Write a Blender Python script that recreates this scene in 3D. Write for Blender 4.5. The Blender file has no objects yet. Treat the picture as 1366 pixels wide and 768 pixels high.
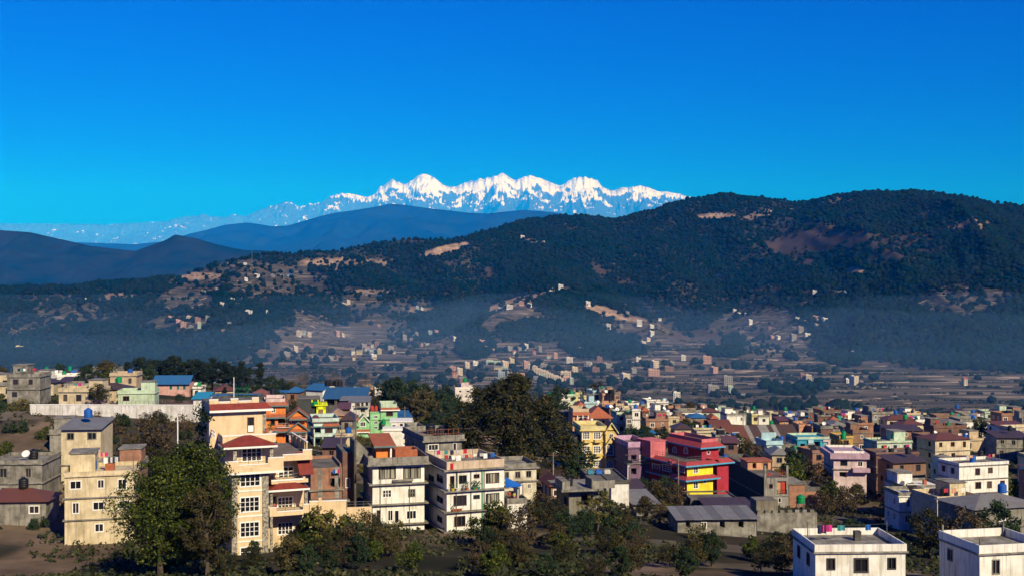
import bpy, bmesh, math, random
import numpy as np
from mathutils import Vector, Matrix

SC = bpy.context.scene
COL = SC.collection
R = math.radians
random.seed(7)
rng = np.random.default_rng(7)

# ------------------------------------------------------------------ camera, sky, sun, exposure
F = 1500.0                      # focal length in pixels of a 1366 x 768 frame
cam = bpy.data.cameras.new('camera')
cam.sensor_width = 36.0
cam.lens = 36.0 * F / 1366.0
cam.clip_start = 1.0
cam.clip_end = 300000.0
camo = bpy.data.objects.new('camera', cam)
camo.location = (0, 0, 0)
camo.rotation_euler = (R(90), 0, 0)
COL.objects.link(camo)
SC.camera = camo

SUN_AZ, SUN_EL = 148.0, 33.0    # compass bearing from +Y clockwise, elevation
world = bpy.data.worlds.new('World')
SC.world = world
world.use_nodes = True
wn = world.node_tree
bg = wn.nodes['Background']
sky = wn.nodes.new('ShaderNodeTexSky')
sky.sky_type = 'NISHITA'
sky.sun_disc = False
sky.sun_elevation = R(SUN_EL)
sky.sun_rotation = R(SUN_AZ)
sky.altitude = 1500
sky.air_density = 1.0
sky.dust_density = 0.0
sky.ozone_density = 4.0
tint = wn.nodes.new('ShaderNodeMix')
tint.data_type = 'RGBA'
tint.blend_type = 'MULTIPLY'
tint.inputs['Factor'].default_value = 1.0
tint.inputs[7].default_value = (0.0005, 0.050, 0.56, 1.0)
wn.links.new(sky.outputs['Color'], tint.inputs[6])
wn.links.new(tint.outputs[2], bg.inputs['Color'])
bg.inputs['Strength'].default_value = 0.13

sl = bpy.data.lights.new('sun', 'SUN')
sl.energy = 4.3
sl.angle = R(0.53)
sl.color = (1.0, 0.96, 0.90)
so = bpy.data.objects.new('sun', sl)
d = Vector((math.sin(R(SUN_AZ)) * math.cos(R(SUN_EL)), math.cos(R(SUN_AZ)) * math.cos(R(SUN_EL)), math.sin(R(SUN_EL))))
so.rotation_euler = d.to_track_quat('Z', 'Y').to_euler()
COL.objects.link(so)

vs = SC.view_settings
vs.view_transform = 'Standard'
vs.look = 'None'
vs.exposure = 0.5
vs.gamma = 1.0
vs.use_curve_mapping = False
SC.render.engine = 'CYCLES'
SC.cycles.use_denoising = True
SC.cycles.max_bounces = 5
SC.cycles.diffuse_bounces = 2
SC.cycles.glossy_bounces = 2
SC.cycles.transmission_bounces = 2
SC.cycles.volume_bounces = 2
SC.cycles.use_adaptive_sampling = True

# ------------------------------------------------------------------ noise
_perm = np.random.default_rng(3).permutation(512)
_perm = np.concatenate([_perm, _perm])
_val = np.random.default_rng(4).uniform(-1, 1, 512)
def vnoise(x, y):
    x = np.asarray(x, float); y = np.asarray(y, float)
    xi = np.floor(x).astype(int); yi = np.floor(y).astype(int)
    fx = x - xi; fy = y - yi
    fx = fx * fx * fx * (fx * (fx * 6 - 15) + 10); fy = fy * fy * fy * (fy * (fy * 6 - 15) + 10)
    def h(a, b): return _val[_perm[(_perm[a & 511] + b) & 511]]
    a = h(xi, yi); b = h(xi + 1, yi); c = h(xi, yi + 1); e = h(xi + 1, yi + 1)
    return (a * (1 - fx) + b * fx) * (1 - fy) + (c * (1 - fx) + e * fx) * fy
def fbm(x, y, o=4, g=0.5):
    s = 0; a = 1; t = 0
    for i in range(o):
        s = s + a * vnoise(x * 2 ** i + 17.3 * i, y * 2 ** i - 9.1 * i); t += a; a *= g
    return s / t
def ridged(x, y, o=5, g=0.5):
    s = 0; a = 1; t = 0
    for i in range(o):
        s = s + a * (1 - np.abs(vnoise(x * 2 ** i + 31.7 * i, y * 2 ** i + 5.3 * i)) * 2); t += a; a *= g
    return s / t
def sstep(a, b, x):
    t = np.clip((np.asarray(x, float) - a) / (b - a), 0, 1)
    return t * t * (3 - 2 * t)

# ------------------------------------------------------------------ pixel <-> place
def ray(px, py, y):             # point at depth y on the line of sight through a pixel of the photograph
    return Vector(((px - 683.0) / F * y, y, (384.0 - py) / F * y))
def proj(x, y, z):
    return 683.0 + F * x / y, 384.0 - F * z / y

# ------------------------------------------------------------------ ids
def tag(o, label=None, cat=None, group=None, kind=None):
    if label: o['label'] = label
    if cat: o['category'] = cat
    if group: o['group'] = group
    if kind: o['kind'] = kind
    return o
def link(name, me, parent=None):
    o = bpy.data.objects.new(name, me)
    COL.objects.link(o)
    if parent is not None: o.parent = parent
    return o
def np_mesh(name, v, f, mats=(), smooth=False, attrs=None, mi=None):
    me = bpy.data.meshes.new(name)
    v = np.asarray(v, np.float32); f = np.asarray(f, np.int32)
    n, k = f.shape
    me.vertices.add(len(v)); me.vertices.foreach_set('co', v.ravel())
    me.loops.add(n * k); me.loops.foreach_set('vertex_index', f.ravel())
    me.polygons.add(n)
    me.polygons.foreach_set('loop_start', np.arange(n, dtype=np.int32) * k)
    me.polygons.foreach_set('loop_total', np.full(n, k, np.int32))
    if smooth: me.polygons.foreach_set('use_smooth', np.ones(n, bool))
    if mi is not None: me.polygons.foreach_set('material_index', np.asarray(mi, np.int32))
    for m in mats: me.materials.append(m)
    if attrs:
        for an, arr in attrs.items():
            a = me.attributes.new(an, 'FLOAT_COLOR' if arr.ndim == 2 else 'FLOAT', 'POINT')
            a.data.foreach_set('color' if arr.ndim == 2 else 'value', np.asarray(arr, np.float32).ravel())
    me.update(calc_edges=True)
    return me

# ------------------------------------------------------------------ materials
MATS = {}
def nodes(name):
    m = bpy.data.materials.new(name); m.use_nodes = True
    nt = m.node_tree
    return m, nt, nt.nodes, nt.links, nt.nodes['Principled BSDF']
def col4(c): return (c[0], c[1], c[2], 1.0)
def paint(c, rough=0.75, dirt=0.35, scale=1.2, bump=0.0, metal=0.0, streak=0.0, key=None, spec=0.3):
    """weathered surface: base colour broken up by noise, grime and optional vertical rain streaks"""
    k = key or ('p', tuple(round(x, 3) for x in c), rough, dirt, scale, bump, metal, streak)
    if k in MATS: return MATS[k]
    m, nt, N, L, b = nodes('paint')
    tc = N.new('ShaderNodeTexCoord')
    oi = N.new('ShaderNodeObjectInfo')
    ad = N.new('ShaderNodeVectorMath'); ad.operation = 'MULTIPLY_ADD'
    cmb = N.new('ShaderNodeCombineXYZ')
    for i in range(3): L.new(oi.outputs['Random'], cmb.inputs[i])
    ad.inputs[1].default_value = (37, 53, 71)
    L.new(cmb.outputs[0], ad.inputs[0]); L.new(tc.outputs['Object'], ad.inputs[2])
    n1 = N.new('ShaderNodeTexNoise'); n1.inputs['Scale'].default_value = scale; n1.inputs['Detail'].default_value = 6; n1.inputs['Roughness'].default_value = 0.65
    L.new(ad.outputs[0], n1.inputs['Vector'])
    r1 = N.new('ShaderNodeValToRGB'); r1.color_ramp.elements[0].position = 0.36; r1.color_ramp.elements[1].position = 0.62
    L.new(n1.outputs['Fac'], r1.inputs[0])
    mx = N.new('ShaderNodeMix'); mx.data_type = 'RGBA'
    dk = [x * (1 - dirt) * w for x, w in zip(c, (1.0, 0.97, 0.9))]
    mx.inputs[6].default_value = col4(dk); mx.inputs[7].default_value = col4(c)
    L.new(r1.outputs[0], mx.inputs[0])
    out = mx.outputs[2]
    if streak > 0:
        mp = N.new('ShaderNodeMapping'); mp.inputs['Scale'].default_value = (3.2, 3.2, 0.22)
        L.new(ad.outputs[0], mp.inputs[0])
        n2 = N.new('ShaderNodeTexNoise'); n2.inputs['Scale'].default_value = 1.0; n2.inputs['Detail'].default_value = 5
        L.new(mp.outputs[0], n2.inputs['Vector'])
        r2 = N.new('ShaderNodeValToRGB'); r2.color_ramp.elements[0].position = 0.50; r2.color_ramp.elements[1].position = 0.72
        r2.color_ramp.elements[0].color = (0, 0, 0, 1); r2.color_ramp.elements[1].color = (streak,) * 3 + (1,)
        L.new(n2.outputs['Fac'], r2.inputs[0])
        m2 = N.new('ShaderNodeMix'); m2.data_type = 'RGBA'
        m2.inputs[7].default_value = col4([x * 0.34 * w for x, w in zip(c, (1.0, 0.95, 0.85))])
        L.new(out, m2.inputs[6]); L.new(r2.outputs[0], m2.inputs[0])
        out = m2.outputs[2]
    L.new(out, b.inputs['Base Color'])
    b.inputs['Roughness'].default_value = rough
    b.inputs['Metallic'].default_value = metal
    b.inputs['Specular IOR Level'].default_value = spec
    if bump > 0:
        bp = N.new('ShaderNodeBump'); bp.inputs['Strength'].default_value = bump; bp.inputs['Distance'].default_value = 0.05
        L.new(n1.outputs['Fac'], bp.inputs['Height']); L.new(bp.outputs[0], b.inputs['Normal'])
    MATS[k] = m
    return m
# ------------------------------------------------------------------ terrain: town slope, valley floor, wooded hills
# ground heights under the town, from things whose storeys give their distance: (px, py of the ground, depth)
GC = [(300, 752, 139), (100, 750, 140), (430, 703, 150), (480, 708, 153), (530, 716, 171), (630, 722, 158), (700, 692, 168), (800, 698, 180),
      (940, 708, 172), (1050, 712, 186), (1200, 735, 180), (1350, 730, 170), (-100, 745, 140), (250, 590, 212), (100, 590, 212), (265, 553, 234), (150, 553, 235), (40, 553, 235), (430, 612, 232),
      (500, 588, 300), (560, 600, 262), (240, 523, 330), (100, 520, 330), (-100, 525, 320), (380, 524, 350), (470, 540, 345), (560, 562, 340),
      (680, 632, 215), (800, 634, 245), (910, 662, 228), (1030, 684, 240), (1120, 655, 270), (1250, 670, 250), (1400, 660, 250),
      (800, 570, 345), (830, 548, 430), (900, 580, 380), (1000, 600, 350), (1080, 612, 330), (1250, 610, 330), (1400, 600, 330),
      (700, 560, 380), (620, 538, 420), (900, 559, 500), (1000, 560, 500), (1100, 562, 500), (1250, 560, 500), (1400, 558, 500),
      (400, 518, 460), (200, 514, 460), (0, 514, 460), (600, 530, 520), (750, 545, 520), (250, 770, 112), (450, 770, 112), (683, 775, 112), (900, 775, 115), (1100, 780, 115), (683, 800, 60)]
_gp = np.array([ray(*g)[:] for g in GC])
def _tps(r2): return np.where(r2 > 0, r2 * np.log(r2 + 1e-9), 0)
def _fit():
    P = _gp[:, :2] / 100.0; n = len(P)
    K = _tps(((P[:, None] - P[None]) ** 2).sum(-1)) + np.eye(n) * 0.25
    A = np.zeros((n + 3, n + 3)); A[:n, :n] = K; A[:n, n] = 1; A[:n, n + 1:] = P
    A[n, :n] = 1; A[n + 1:, :n] = P.T
    b = np.zeros(n + 3); b[:n] = _gp[:, 2]
    return P, np.linalg.solve(A, b)
_P, _W = _fit()
def town(x, y):
    x = np.asarray(x, float); y = np.asarray(y, float)
    q = np.stack([x.ravel(), y.ravel()], -1) / 100.0
    out = np.zeros(len(q))
    for i in range(0, len(q), 20000):
        s = q[i:i + 20000]
        out[i:i + 20000] = _tps(((s[:, None] - _P[None]) ** 2).sum(-1)) @ _W[:-3] + _W[-3] + s @ _W[-2:]
    return np.clip(out.reshape(x.shape), -75, -24)

RIDGE = np.array([(-400, 392), (-200, 385), (0, 388), (120, 380), (222, 372), (250, 366), (290, 352), (350, 339), (400, 337), (440, 336), (480, 329),
                  (540, 319), (600, 322), (650, 309), (700, 296), (740, 289), (780, 291), (820, 296), (850, 287), (880, 279), (920, 269), (960, 262),
                  (1000, 266), (1040, 269), (1070, 272), (1100, 266), (1144, 261), (1220, 256), (1300, 266), (1366, 278), (1500, 290), (1800, 300)], float)
RD = np.array([(-400, 2300), (222, 2450), (450, 2750), (600, 3000), (740, 3350), (820, 3450), (960, 3500), (1144, 3300), (1366, 3100), (1800, 2900)], float)
FD = np.array([(-400, 1500), (100, 1620), (222, 1720), (300, 1820), (350, 1990), (400, 2160), (500, 2300), (600, 2260), (640, 2420), (700, 2280),
               (760, 2200), (820, 2250), (880, 2380), (960, 2480), (1040, 2400), (1090, 2080), (1144, 1820), (1250, 1700), (1500, 1600), (1800, 1500)], float)
# crest lines of the side spurs: (px, py, depth)
SPURS = [[(700, 312, 3150), (722, 345, 2850), (748, 384, 2420), (700, 405, 2260), (660, 424, 2140)],
         [(748, 384, 2420), (800, 405, 2400), (850, 424, 2330), (880, 446, 2200)],
         [(880, 330, 3000), (905, 375, 2750), (935, 410, 2600), (960, 432, 2450)],
         [(470, 345, 2640), (480, 385, 2450), (470, 410, 2330)],
         [(330, 352, 2350), (310, 390, 2150), (280, 420, 2000)],
         [(1080, 330, 2900), (1100, 372, 2500), (1110, 410, 2230)]]
SPURS = [[ray(*p) for p in s] for s in SPURS]
def floor_z(x, y):
    return -123 + 0.016 * (y - 1100) + 3.0 * fbm(x / 420, y / 420, 3) - 5 * sstep(0, 500, x) * sstep(1500, 1100, y)
def height(x, y, detail=True):
    x = np.asarray(x, float); y = np.asarray(y, float)
    yy = np.maximum(y, 40)
    px = 683 + F * x / yy
    # hills
    rd = np.interp(px, RD[:, 0], RD[:, 1]); fd = np.interp(px, FD[:, 0], FD[:, 1])
    rz = (384 - np.interp(px, RIDGE[:, 0], RIDGE[:, 1])) / F * rd
    fl = floor_z(x, yy)
    wob = 90 * fbm(x / 500 + 3, y / 700, 3)
    s = (y + wob - fd) / (rd - fd)
    sc = np.clip(s, 0, 1)
    prof = 0.62 * sc + 0.38 * sc * sc * (3 - 2 * sc)
    z = fl + (rz - fl) * prof
    z = z - np.clip(s - 1, 0, None) * (rd - fd) * 0.42
    g = ridged(x / 430 + 0.25 * fbm(x / 300, y / 300, 2), y / 1500 + 2.2, 4, 0.55) - 0.35
    z = z + 84 * g * np.sin(np.pi * np.clip(sc, 0, 1)) ** 0.8 * (s < 1.0)
    for sp in SPURS:
        for a, b in zip(sp[:-1], sp[1:]):
            ax, ay, az = a; dx, dy, dz = b - a
            t = np.clip(((x - ax) * dx + (y - ay) * dy) / (dx * dx + dy * dy), 0, 1)
            dist = np.hypot(x - ax - t * dx, y - ay - t * dy)
            cz = az + t * dz - 0.45 * np.maximum(dist - 12, 0)
            k = 14.0
            h = np.clip(0.5 + 0.5 * (z - cz) / k, 0, 1)
            z = cz * (1 - h) + z * h + k * h * (1 - h)
    z = np.maximum(z, -260 + 0 * z)
    z = np.where(s > 1, np.maximum(z, -120), z)
    if detail:
        z = z + 2.0 * fbm(x / 60, y / 60, 3) * sstep(0, 0.15, s)
        st = 2.6                                             # cultivated terraces on the open lower ground
        w = z + 1.6 * fbm(x / 130, y / 130, 2)
        q = np.floor(w / st); fr = w / st - q
        zt = (q + sstep(0.78, 1.0, fr)) * st - (w - z)
        z = np.where(s < 0.9, z * 0.1 + zt * 0.9, z)
    # town slope in front, dropping to the valley behind it
    edge = 560 + 60 * fbm(x / 160, 3.1 + 0 * x, 2)
    m = sstep(edge - 30, edge + 420, y)
    tz = town(x, np.minimum(y, 640))
    return np.where(m >= 1, z, tz * (1 - m) + np.where(m > 0, z, 0) * m)
def gz(x, y): return float(height(np.array([x]), np.array([y]))[0])
_YS = np.concatenate([np.arange(60, 700, 2.0), np.arange(700, 4200, 5.0)])
def hit(px, py):                                             # where a line of sight meets the ground
    x = (px - 683) / F * _YS; z = (384 - py) / F * _YS
    h = height(x, _YS, False)
    k = np.argmax(h > z)
    if k == 0: return None
    y = _YS[k]
    return Vector((x[k], y, h[k]))

# ground cover, each patch where the photograph shows it: (px, py, rx, ry, tilt, kind, strength)
PATCH = [(262, 368, 34, 5, 0, 'scar', .9), (330, 372, 100, 30, 0, 'field', .78), (445, 351, 40, 7, 0, 'scar', .75), (590, 334, 34, 5, -14, 'scar', 1),
         (500, 350, 26, 4, 0, 'scar', .6), (250, 402, 40, 16, 0, 'field', .8), (240, 432, 40, 12, 0, 'field', .7), (470, 398, 44, 15, 0, 'field', .75), (500, 388, 30, 3, 0, 'scar', .5), (552, 408, 34, 14, 0, 'field', .7),
         (560, 412, 20, 4, 0, 'scar', .5), (555, 320, 40, 6, 0, 'field', .5), (1085, 322, 70, 17, -6, 'heath', .95), (1060, 342, 26, 8, 20, 'heath', .8),
         (955, 289, 24, 4, 0, 'scar', .95), (1010, 287, 24, 5, -15, 'scar', .6), (1142, 361, 14, 5, 10, 'scar', .9), (1050, 300, 60, 9, 0, 'field', .5), (1120, 268, 30, 4, 0, 'scar', .6),
         (1030, 272, 60, 6, 0, 'field', .4), (690, 402, 55, 6, -16, 'scar', .85), (715, 322, 20, 4, 0, 'scar', .7), (775, 388, 26, 5, 10, 'field', .6), (818, 418, 44, 6, 12, 'scar', .9),
         (870, 440, 40, 16, 0, 'field', .9), (935, 449, 40, 10, 0, 'heath', .9), (1010, 430, 60, 22, 0, 'field', .85), (1040, 395, 90, 16, 0, 'field', .6), (800, 362, 14, 6, 40, 'heath', .7), (830, 375, 12, 7, 0, 'heath', .6),
         (650, 360, 12, 14, 30, 'heath', .5), (625, 352, 16, 6, 0, 'field', .4), (690, 425, 40, 8, 0, 'field', .6), (400, 388, 40, 10, 0, 'field', .5), (420, 445, 60, 10, 0, 'field', .9), (930, 380, 16, 4, 0, 'field', .5),
         (1200, 330, 60, 20, 0, 'heath', .6), (1280, 400, 60, 20, 0, 'field', .7), (1300, 300, 40, 8, 0, 'scar', .5), (100, 420, 60, 14, 0, 'field', .7), (60, 398, 50, 8, 0, 'field', .6), (150, 395, 30, 5, 0, 'scar', .6)]
WOOD = [(800, 463, 55, 17, 0, 1), (728, 442, 75, 16, 0, 1), (632, 458, 26, 22, 0, 1), (275, 462, 75, 22, -4, 1), (978, 462, 13, 17, 0, 1), (965, 470, 26, 6, 0, .9), (1126, 445, 45, 42, 0, 1),
        (1230, 450, 90, 30, 0, 1), (120, 468, 120, 24, 0, 1), (1080, 372, 34, 14, 0, .9), (620, 420, 30, 26, 0, .8), (1060, 520, 50, 9, 0, .45), (1000, 545, 90, 3, 0, .5), (880, 405, 60, 22, 0, .8)]
def ell(px, py, p):
    a = R(p[4]); dx = px - p[0]; dy = py - p[1]
    u = (dx * math.cos(a) + dy * math.sin(a)) / p[2]; v = (-dx * math.sin(a) + dy * math.cos(a)) / p[3]
    return u * u + v * v
def cover(x, y, z):
    """returns tree density 0..1 and weights of field / heath / bare earth"""
    px, py = proj(x, y, z)
    n = 0.55 * fbm(x / 45, y / 90, 3)
    fd = np.interp(px, FD[:, 0], FD[:, 1])
    hill = sstep(-60, 60, y - fd + 120 * fbm(x / 150, y / 200, 3))
    tree = 0.006 + 0.994 * hill
    field = 1 - hill; heath = 0 * x; scar = 0 * x
    for p in PATCH:
        w = sstep(1.35, 0.65, ell(px, py, p) + n * 1.1) * p[6]
        tree = tree * (1 - w)
        if p[5] == 'scar': scar = np.maximum(scar, w)
        elif p[5] == 'heath': heath = np.maximum(heath, w)
        else: field = np.maximum(field, w)
    for p in WOOD:
        w = sstep(1.3, 0.75, ell(px, py, p) + n) * p[5]
        tree = np.maximum(tree, w); scar = scar * (1 - w); field = field * (1 - w)
    clump = sstep(0.12, 0.3, fbm(x / 110 + 40, y / 150, 3)) * 0.10 * (1 - hill)
    tree = np.maximum(tree, clump * (y > 1000))
    thin = sstep(0.1, 0.42, fbm(x / 90 - 20, y / 160, 3)) * hill * 0.34
    tree = np.where(tree > 0.9, tree - thin * 0.6, tree); field = np.maximum(field, thin)
    return np.clip(tree, 0, 1), field, heath, scar

def build_ground():
    us = np.linspace(-0.60, 0.60, 570)
    ys = np.concatenate([np.linspace(20, 120, 6)[:-1], np.arange(120, 620, 5.0), np.arange(620, 1060, 10.0), np.arange(1060, 2500, 4.6), np.arange(2500, 3700, 10), np.arange(3700, 5200, 60)])
    U, Y = np.meshgrid(us, ys)
    X = U * np.maximum(Y, 60) * np.where(Y < 200, 1 + (200 - Y) / 120, 1)
    Z = height(X, Y)
    v = np.stack([X, Y, Z], -1).reshape(-1, 3)
    nx = len(us); ny = len(ys)
    i = np.arange(ny - 1)[:, None] * nx + np.arange(nx - 1)[None]
    f = np.stack([i, i + 1, i + nx + 1, i + nx], -1).reshape(-1, 4)
    tr, fi, he, sca = cover(v[:, 0], np.maximum(v[:, 1], 1), v[:, 2])
    near = (v[:, 1] < 800)
    nx_, ny_ = v[:, 0], v[:, 1]; tr[near] = 0; fi[near] = (.55 + .45 * fbm(nx_ / 9, ny_ / 9, 3))[near]; he[near] = (.3 * sstep(0, .3, fbm(nx_ / 17 + 9, ny_ / 17, 3)))[near]; sca[near] = (.4 * sstep(.12, .35, fbm(nx_ / 13 - 9, ny_ / 26, 3)))[near]
    attr = np.stack([fi, he, sca, tr], -1)
    m, nt, N, L, b = nodes('ground')
    at = N.new('ShaderNodeAttribute'); at.attribute_name = 'cover'
    sep = N.new('ShaderNodeSeparateColor'); L.new(at.outputs['Color'], sep.inputs[0])
    geo = N.new('ShaderNodeNewGeometry')
    def noise(s, det=5, rough=0.6):
        n = N.new('ShaderNodeTexNoise'); n.inputs['Scale'].default_value = s; n.inputs['Detail'].default_value = det; n.inputs['Roughness'].default_value = rough
        L.new(geo.outputs['Position'], n.inputs['Vector']); return n.outputs['Fac']
    def ramp(fac, stops):
        r = N.new('ShaderNodeValToRGB'); e = r.color_ramp.elements
        e[0].position, e[0].color = stops[0][0], col4(stops[0][1]); e[1].position, e[1].color = stops[-1][0], col4(stops[-1][1])
        for p, c in stops[1:-1]:
            q = e.new(p); q.color = col4(c)
        L.new(fac, r.inputs[0]); return r.outputs[0]
    def mix(f_, a, c):
        x = N.new('ShaderNodeMix'); x.data_type = 'RGBA'
        L.new(f_, x.inputs[0]); L.new(a, x.inputs[6]); L.new(c, x.inputs[7]); return x.outputs[2]
    woods = ramp(noise(0.03), [(0.35, (.009, .014, .009)), (0.65, (.028, .029, .018))])
    # small plots: voronoi cells stretched along the contour, each its own crop or stubble colour
    mp = N.new('ShaderNodeMapping'); mp.inputs['Scale'].default_value = (0.0065, 0.040, 0.30); L.new(geo.outputs['Position'], mp.inputs[0])
    vo = N.new('ShaderNodeTexVoronoi'); vo.inputs['Scale'].default_value = 1.6; L.new(mp.outputs[0], vo.inputs['Vector'])
    sv = N.new('ShaderNodeSeparateColor'); L.new(vo.outputs['Color'], sv.inputs[0])
    plots = ramp(sv.outputs[0], [(0.05, (.022, .024, .018)), (0.3, (.075, .060, .050)), (0.5, (.14, .11, .09)), (0.62, (.030, .036, .022)), (0.8, (.10, .080, .066)), (0.97, (.27, .22, .18))])
    scrub = ramp(noise(0.11), [(0.3, (.022, .026, .016)), (0.7, (.09, .072, .055))])
    fine = N.new('ShaderNodeMath'); fine.operation = 'MULTIPLY'; fine.inputs[1].default_value = 0.75; L.new(noise(0.05), fine.inputs[0])
    fieldc = mix(fine.outputs[0], plots, scrub)
    heathc = ramp(noise(0.05), [(0.3, (.045, .034, .026)), (0.7, (.088, .060, .046))])
    scarc = ramp(noise(0.06, 6, 0.7), [(0.35, (.13, .09, .06)), (0.62, (.42, .29, .20))])
    c = mix(sep.outputs[0], woods, fieldc); c = mix(sep.outputs[1], c, heathc); c = mix(sep.outputs[2], c, scarc)
    L.new(c, b.inputs['Base Color']); b.inputs['Roughness'].default_value = 1.0; b.inputs['Specular IOR Level'].default_value = 0.0
    me = np_mesh('ground', v, f, [m], True, {'cover': attr})
    o = link('ground', me); tag(o, kind='structure')
    return o
build_ground()

# ---- the forest on the hills: one mass of small crowns
ICO_T = (1 + 5 ** 0.5) / 2
ICO_V = np.array([(-1, ICO_T, 0), (1, ICO_T, 0), (-1, -ICO_T, 0), (1, -ICO_T, 0), (0, -1, ICO_T), (0, 1, ICO_T), (0, -1, -ICO_T), (0, 1, -ICO_T), (ICO_T, 0, -1), (ICO_T, 0, 1), (-ICO_T, 0, -1), (-ICO_T, 0, 1)]) / math.hypot(1, ICO_T)
ICO_F = np.array([(0, 11, 5), (0, 5, 1), (0, 1, 7), (0, 7, 10), (0, 10, 11), (1, 5, 9), (5, 11, 4), (11, 10, 2), (10, 7, 6), (7, 1, 8), (3, 9, 4), (3, 4, 2), (3, 2, 6), (3, 6, 8), (3, 8, 9), (4, 9, 5), (2, 4, 11), (6, 2, 10), (8, 6, 7), (9, 8, 1)])
def leaf_mat(name, c1, c2, c3=None, trans=0.0, spec=0.12, stands=0.0):
    m, nt, N, L, b = nodes(name)
    geo = N.new('ShaderNodeNewGeometry')
    r = N.new('ShaderNodeValToRGB'); e = r.color_ramp.elements
    e[0].color = col4(c1); e[1].color = col4(c2)
    if c3:
        q = e.new(0.8); q.color = col4(c2); e[2].color = col4(c3)
    L.new(geo.outputs['Random Per Island'], r.inputs[0])
    oi = N.new('ShaderNodeObjectInfo')
    hs = N.new('ShaderNodeHueSaturation')
    if stands:                                               # stands of lighter and darker kinds
        ns = N.new('ShaderNodeTexNoise'); ns.inputs['Scale'].default_value = stands; ns.inputs['Detail'].default_value = 4; L.new(geo.outputs['Position'], ns.inputs['Vector'])
        rs = N.new('ShaderNodeMapRange'); rs.inputs[1].default_value = .35; rs.inputs[2].default_value = .65; rs.inputs[3].default_value = .88; rs.inputs[4].default_value = 1.5
        L.new(ns.outputs['Fac'], rs.inputs[0]); L.new(rs.outputs[0], hs.inputs['Saturation'])
    mr = N.new('ShaderNodeMapRange'); mr.inputs[3].default_value = 0.8; mr.inputs[4].default_value = 1.2
    L.new(oi.outputs['Random'], mr.inputs[0]); L.new(mr.outputs[0], hs.inputs['Value']); L.new(r.outputs[0], hs.inputs['Color'])
    L.new(hs.outputs[0], b.inputs['Base Color'])
    b.inputs['Roughness'].default_value = 0.7; b.inputs['Specular IOR Level'].default_value = spec
    if trans:
        t = N.new('ShaderNodeBsdfTranslucent'); L.new(hs.outputs[0], t.inputs['Color'])
        ms = N.new('ShaderNodeMixShader'); ms.inputs[0].default_value = trans
        L.new(b.outputs[0], ms.inputs[1]); L.new(t.outputs[0], ms.inputs[2])
        L.new(ms.outputs[0], N['Material Output'].inputs['Surface'])
    return m
def build_hedges():
    rg = np.random.default_rng(12); P = []; S = []
    for i in range(620):
        y = 1090 + 1350 * rg.uniform(0, 1) ** 1.2; x = rg.uniform(-.5, .5) * y; L = rg.uniform(25, 150); n = int(L / 3.2); t = np.linspace(0, 1, n)
        a = rg.normal(0, .16); xx = x + t * L; yy = y + t * L * a + 5 * np.sin(t * 3 + i)
        keep = rg.uniform(0, 1, n) < rg.uniform(.35, .95)
        P.append(np.stack([xx[keep], yy[keep]], -1)); S.append(np.full(keep.sum(), rg.choice((.8, 1.0, 1.3, 1.9))) * rg.uniform(.6, 1.3, keep.sum()))
    p = np.concatenate(P); s = np.concatenate(S); z = height(p[:, 0], p[:, 1]); t, fi, he, sca = cover(p[:, 0], p[:, 1], z)
    k = (t < .5); p, s, z = p[k], s[k], z[k]; n = len(p)
    jit = 1 + rg.uniform(-.3, .3, (n, 12)); v = ICO_V[None] * jit[..., None] * s[:, None, None] * np.array([1.7, 1.1, 1.0]) + np.stack([p[:, 0], p[:, 1], z + s * .7], -1)[:, None]
    f = (ICO_F[None] + (np.arange(n) * 12)[:, None, None]).reshape(-1, 3)
    o = link('hedgerow_scrub', np_mesh('hedgerow_scrub', v.reshape(-1, 3), f, [leaf_mat('hedge_leaves', (.006, .012, .008), (.018, .026, .014), (.05, .042, .026), 0.0, 0.0)]))
    tag(o, 'dark hedges and scrub along the field banks of the valley', 'scrub', kind='stuff'); print('hedge', n)
    # pale dry-stone banks and stacked straw along the terraces
    b_v = []; b_f = []; m = 0
    for i in range(420):
        y = 1090 + 1300 * rg.uniform(0, 1); x = rg.uniform(-.5, .5) * y; L = rg.uniform(6, 42); a = rg.normal(0, .1); hh = rg.uniform(.5, 1.3)
        q = np.array([(x, y), (x + L, y + a * L), (x + L, y + a * L + 1.2), (x, y + 1.2)]); zz = height(q[:, 0], q[:, 1])
        b_v += [(*c, z - .5) for c, z in zip(q, zz)] + [(*c, z + hh) for c, z in zip(q, zz)]
        b_f += [tuple(m + j for j in g) for g in ((0, 1, 5, 4), (1, 2, 6, 5), (2, 3, 7, 6), (3, 0, 4, 7), (4, 5, 6, 7))]; m += 8
    o = link('field_banks', np_mesh('field_banks', b_v, b_f, [paint((.26, .21, .17), .9, .5, .05)])); tag(o, 'pale earth and stone banks edging the valley terraces', 'field banks', kind='stuff')
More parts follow.
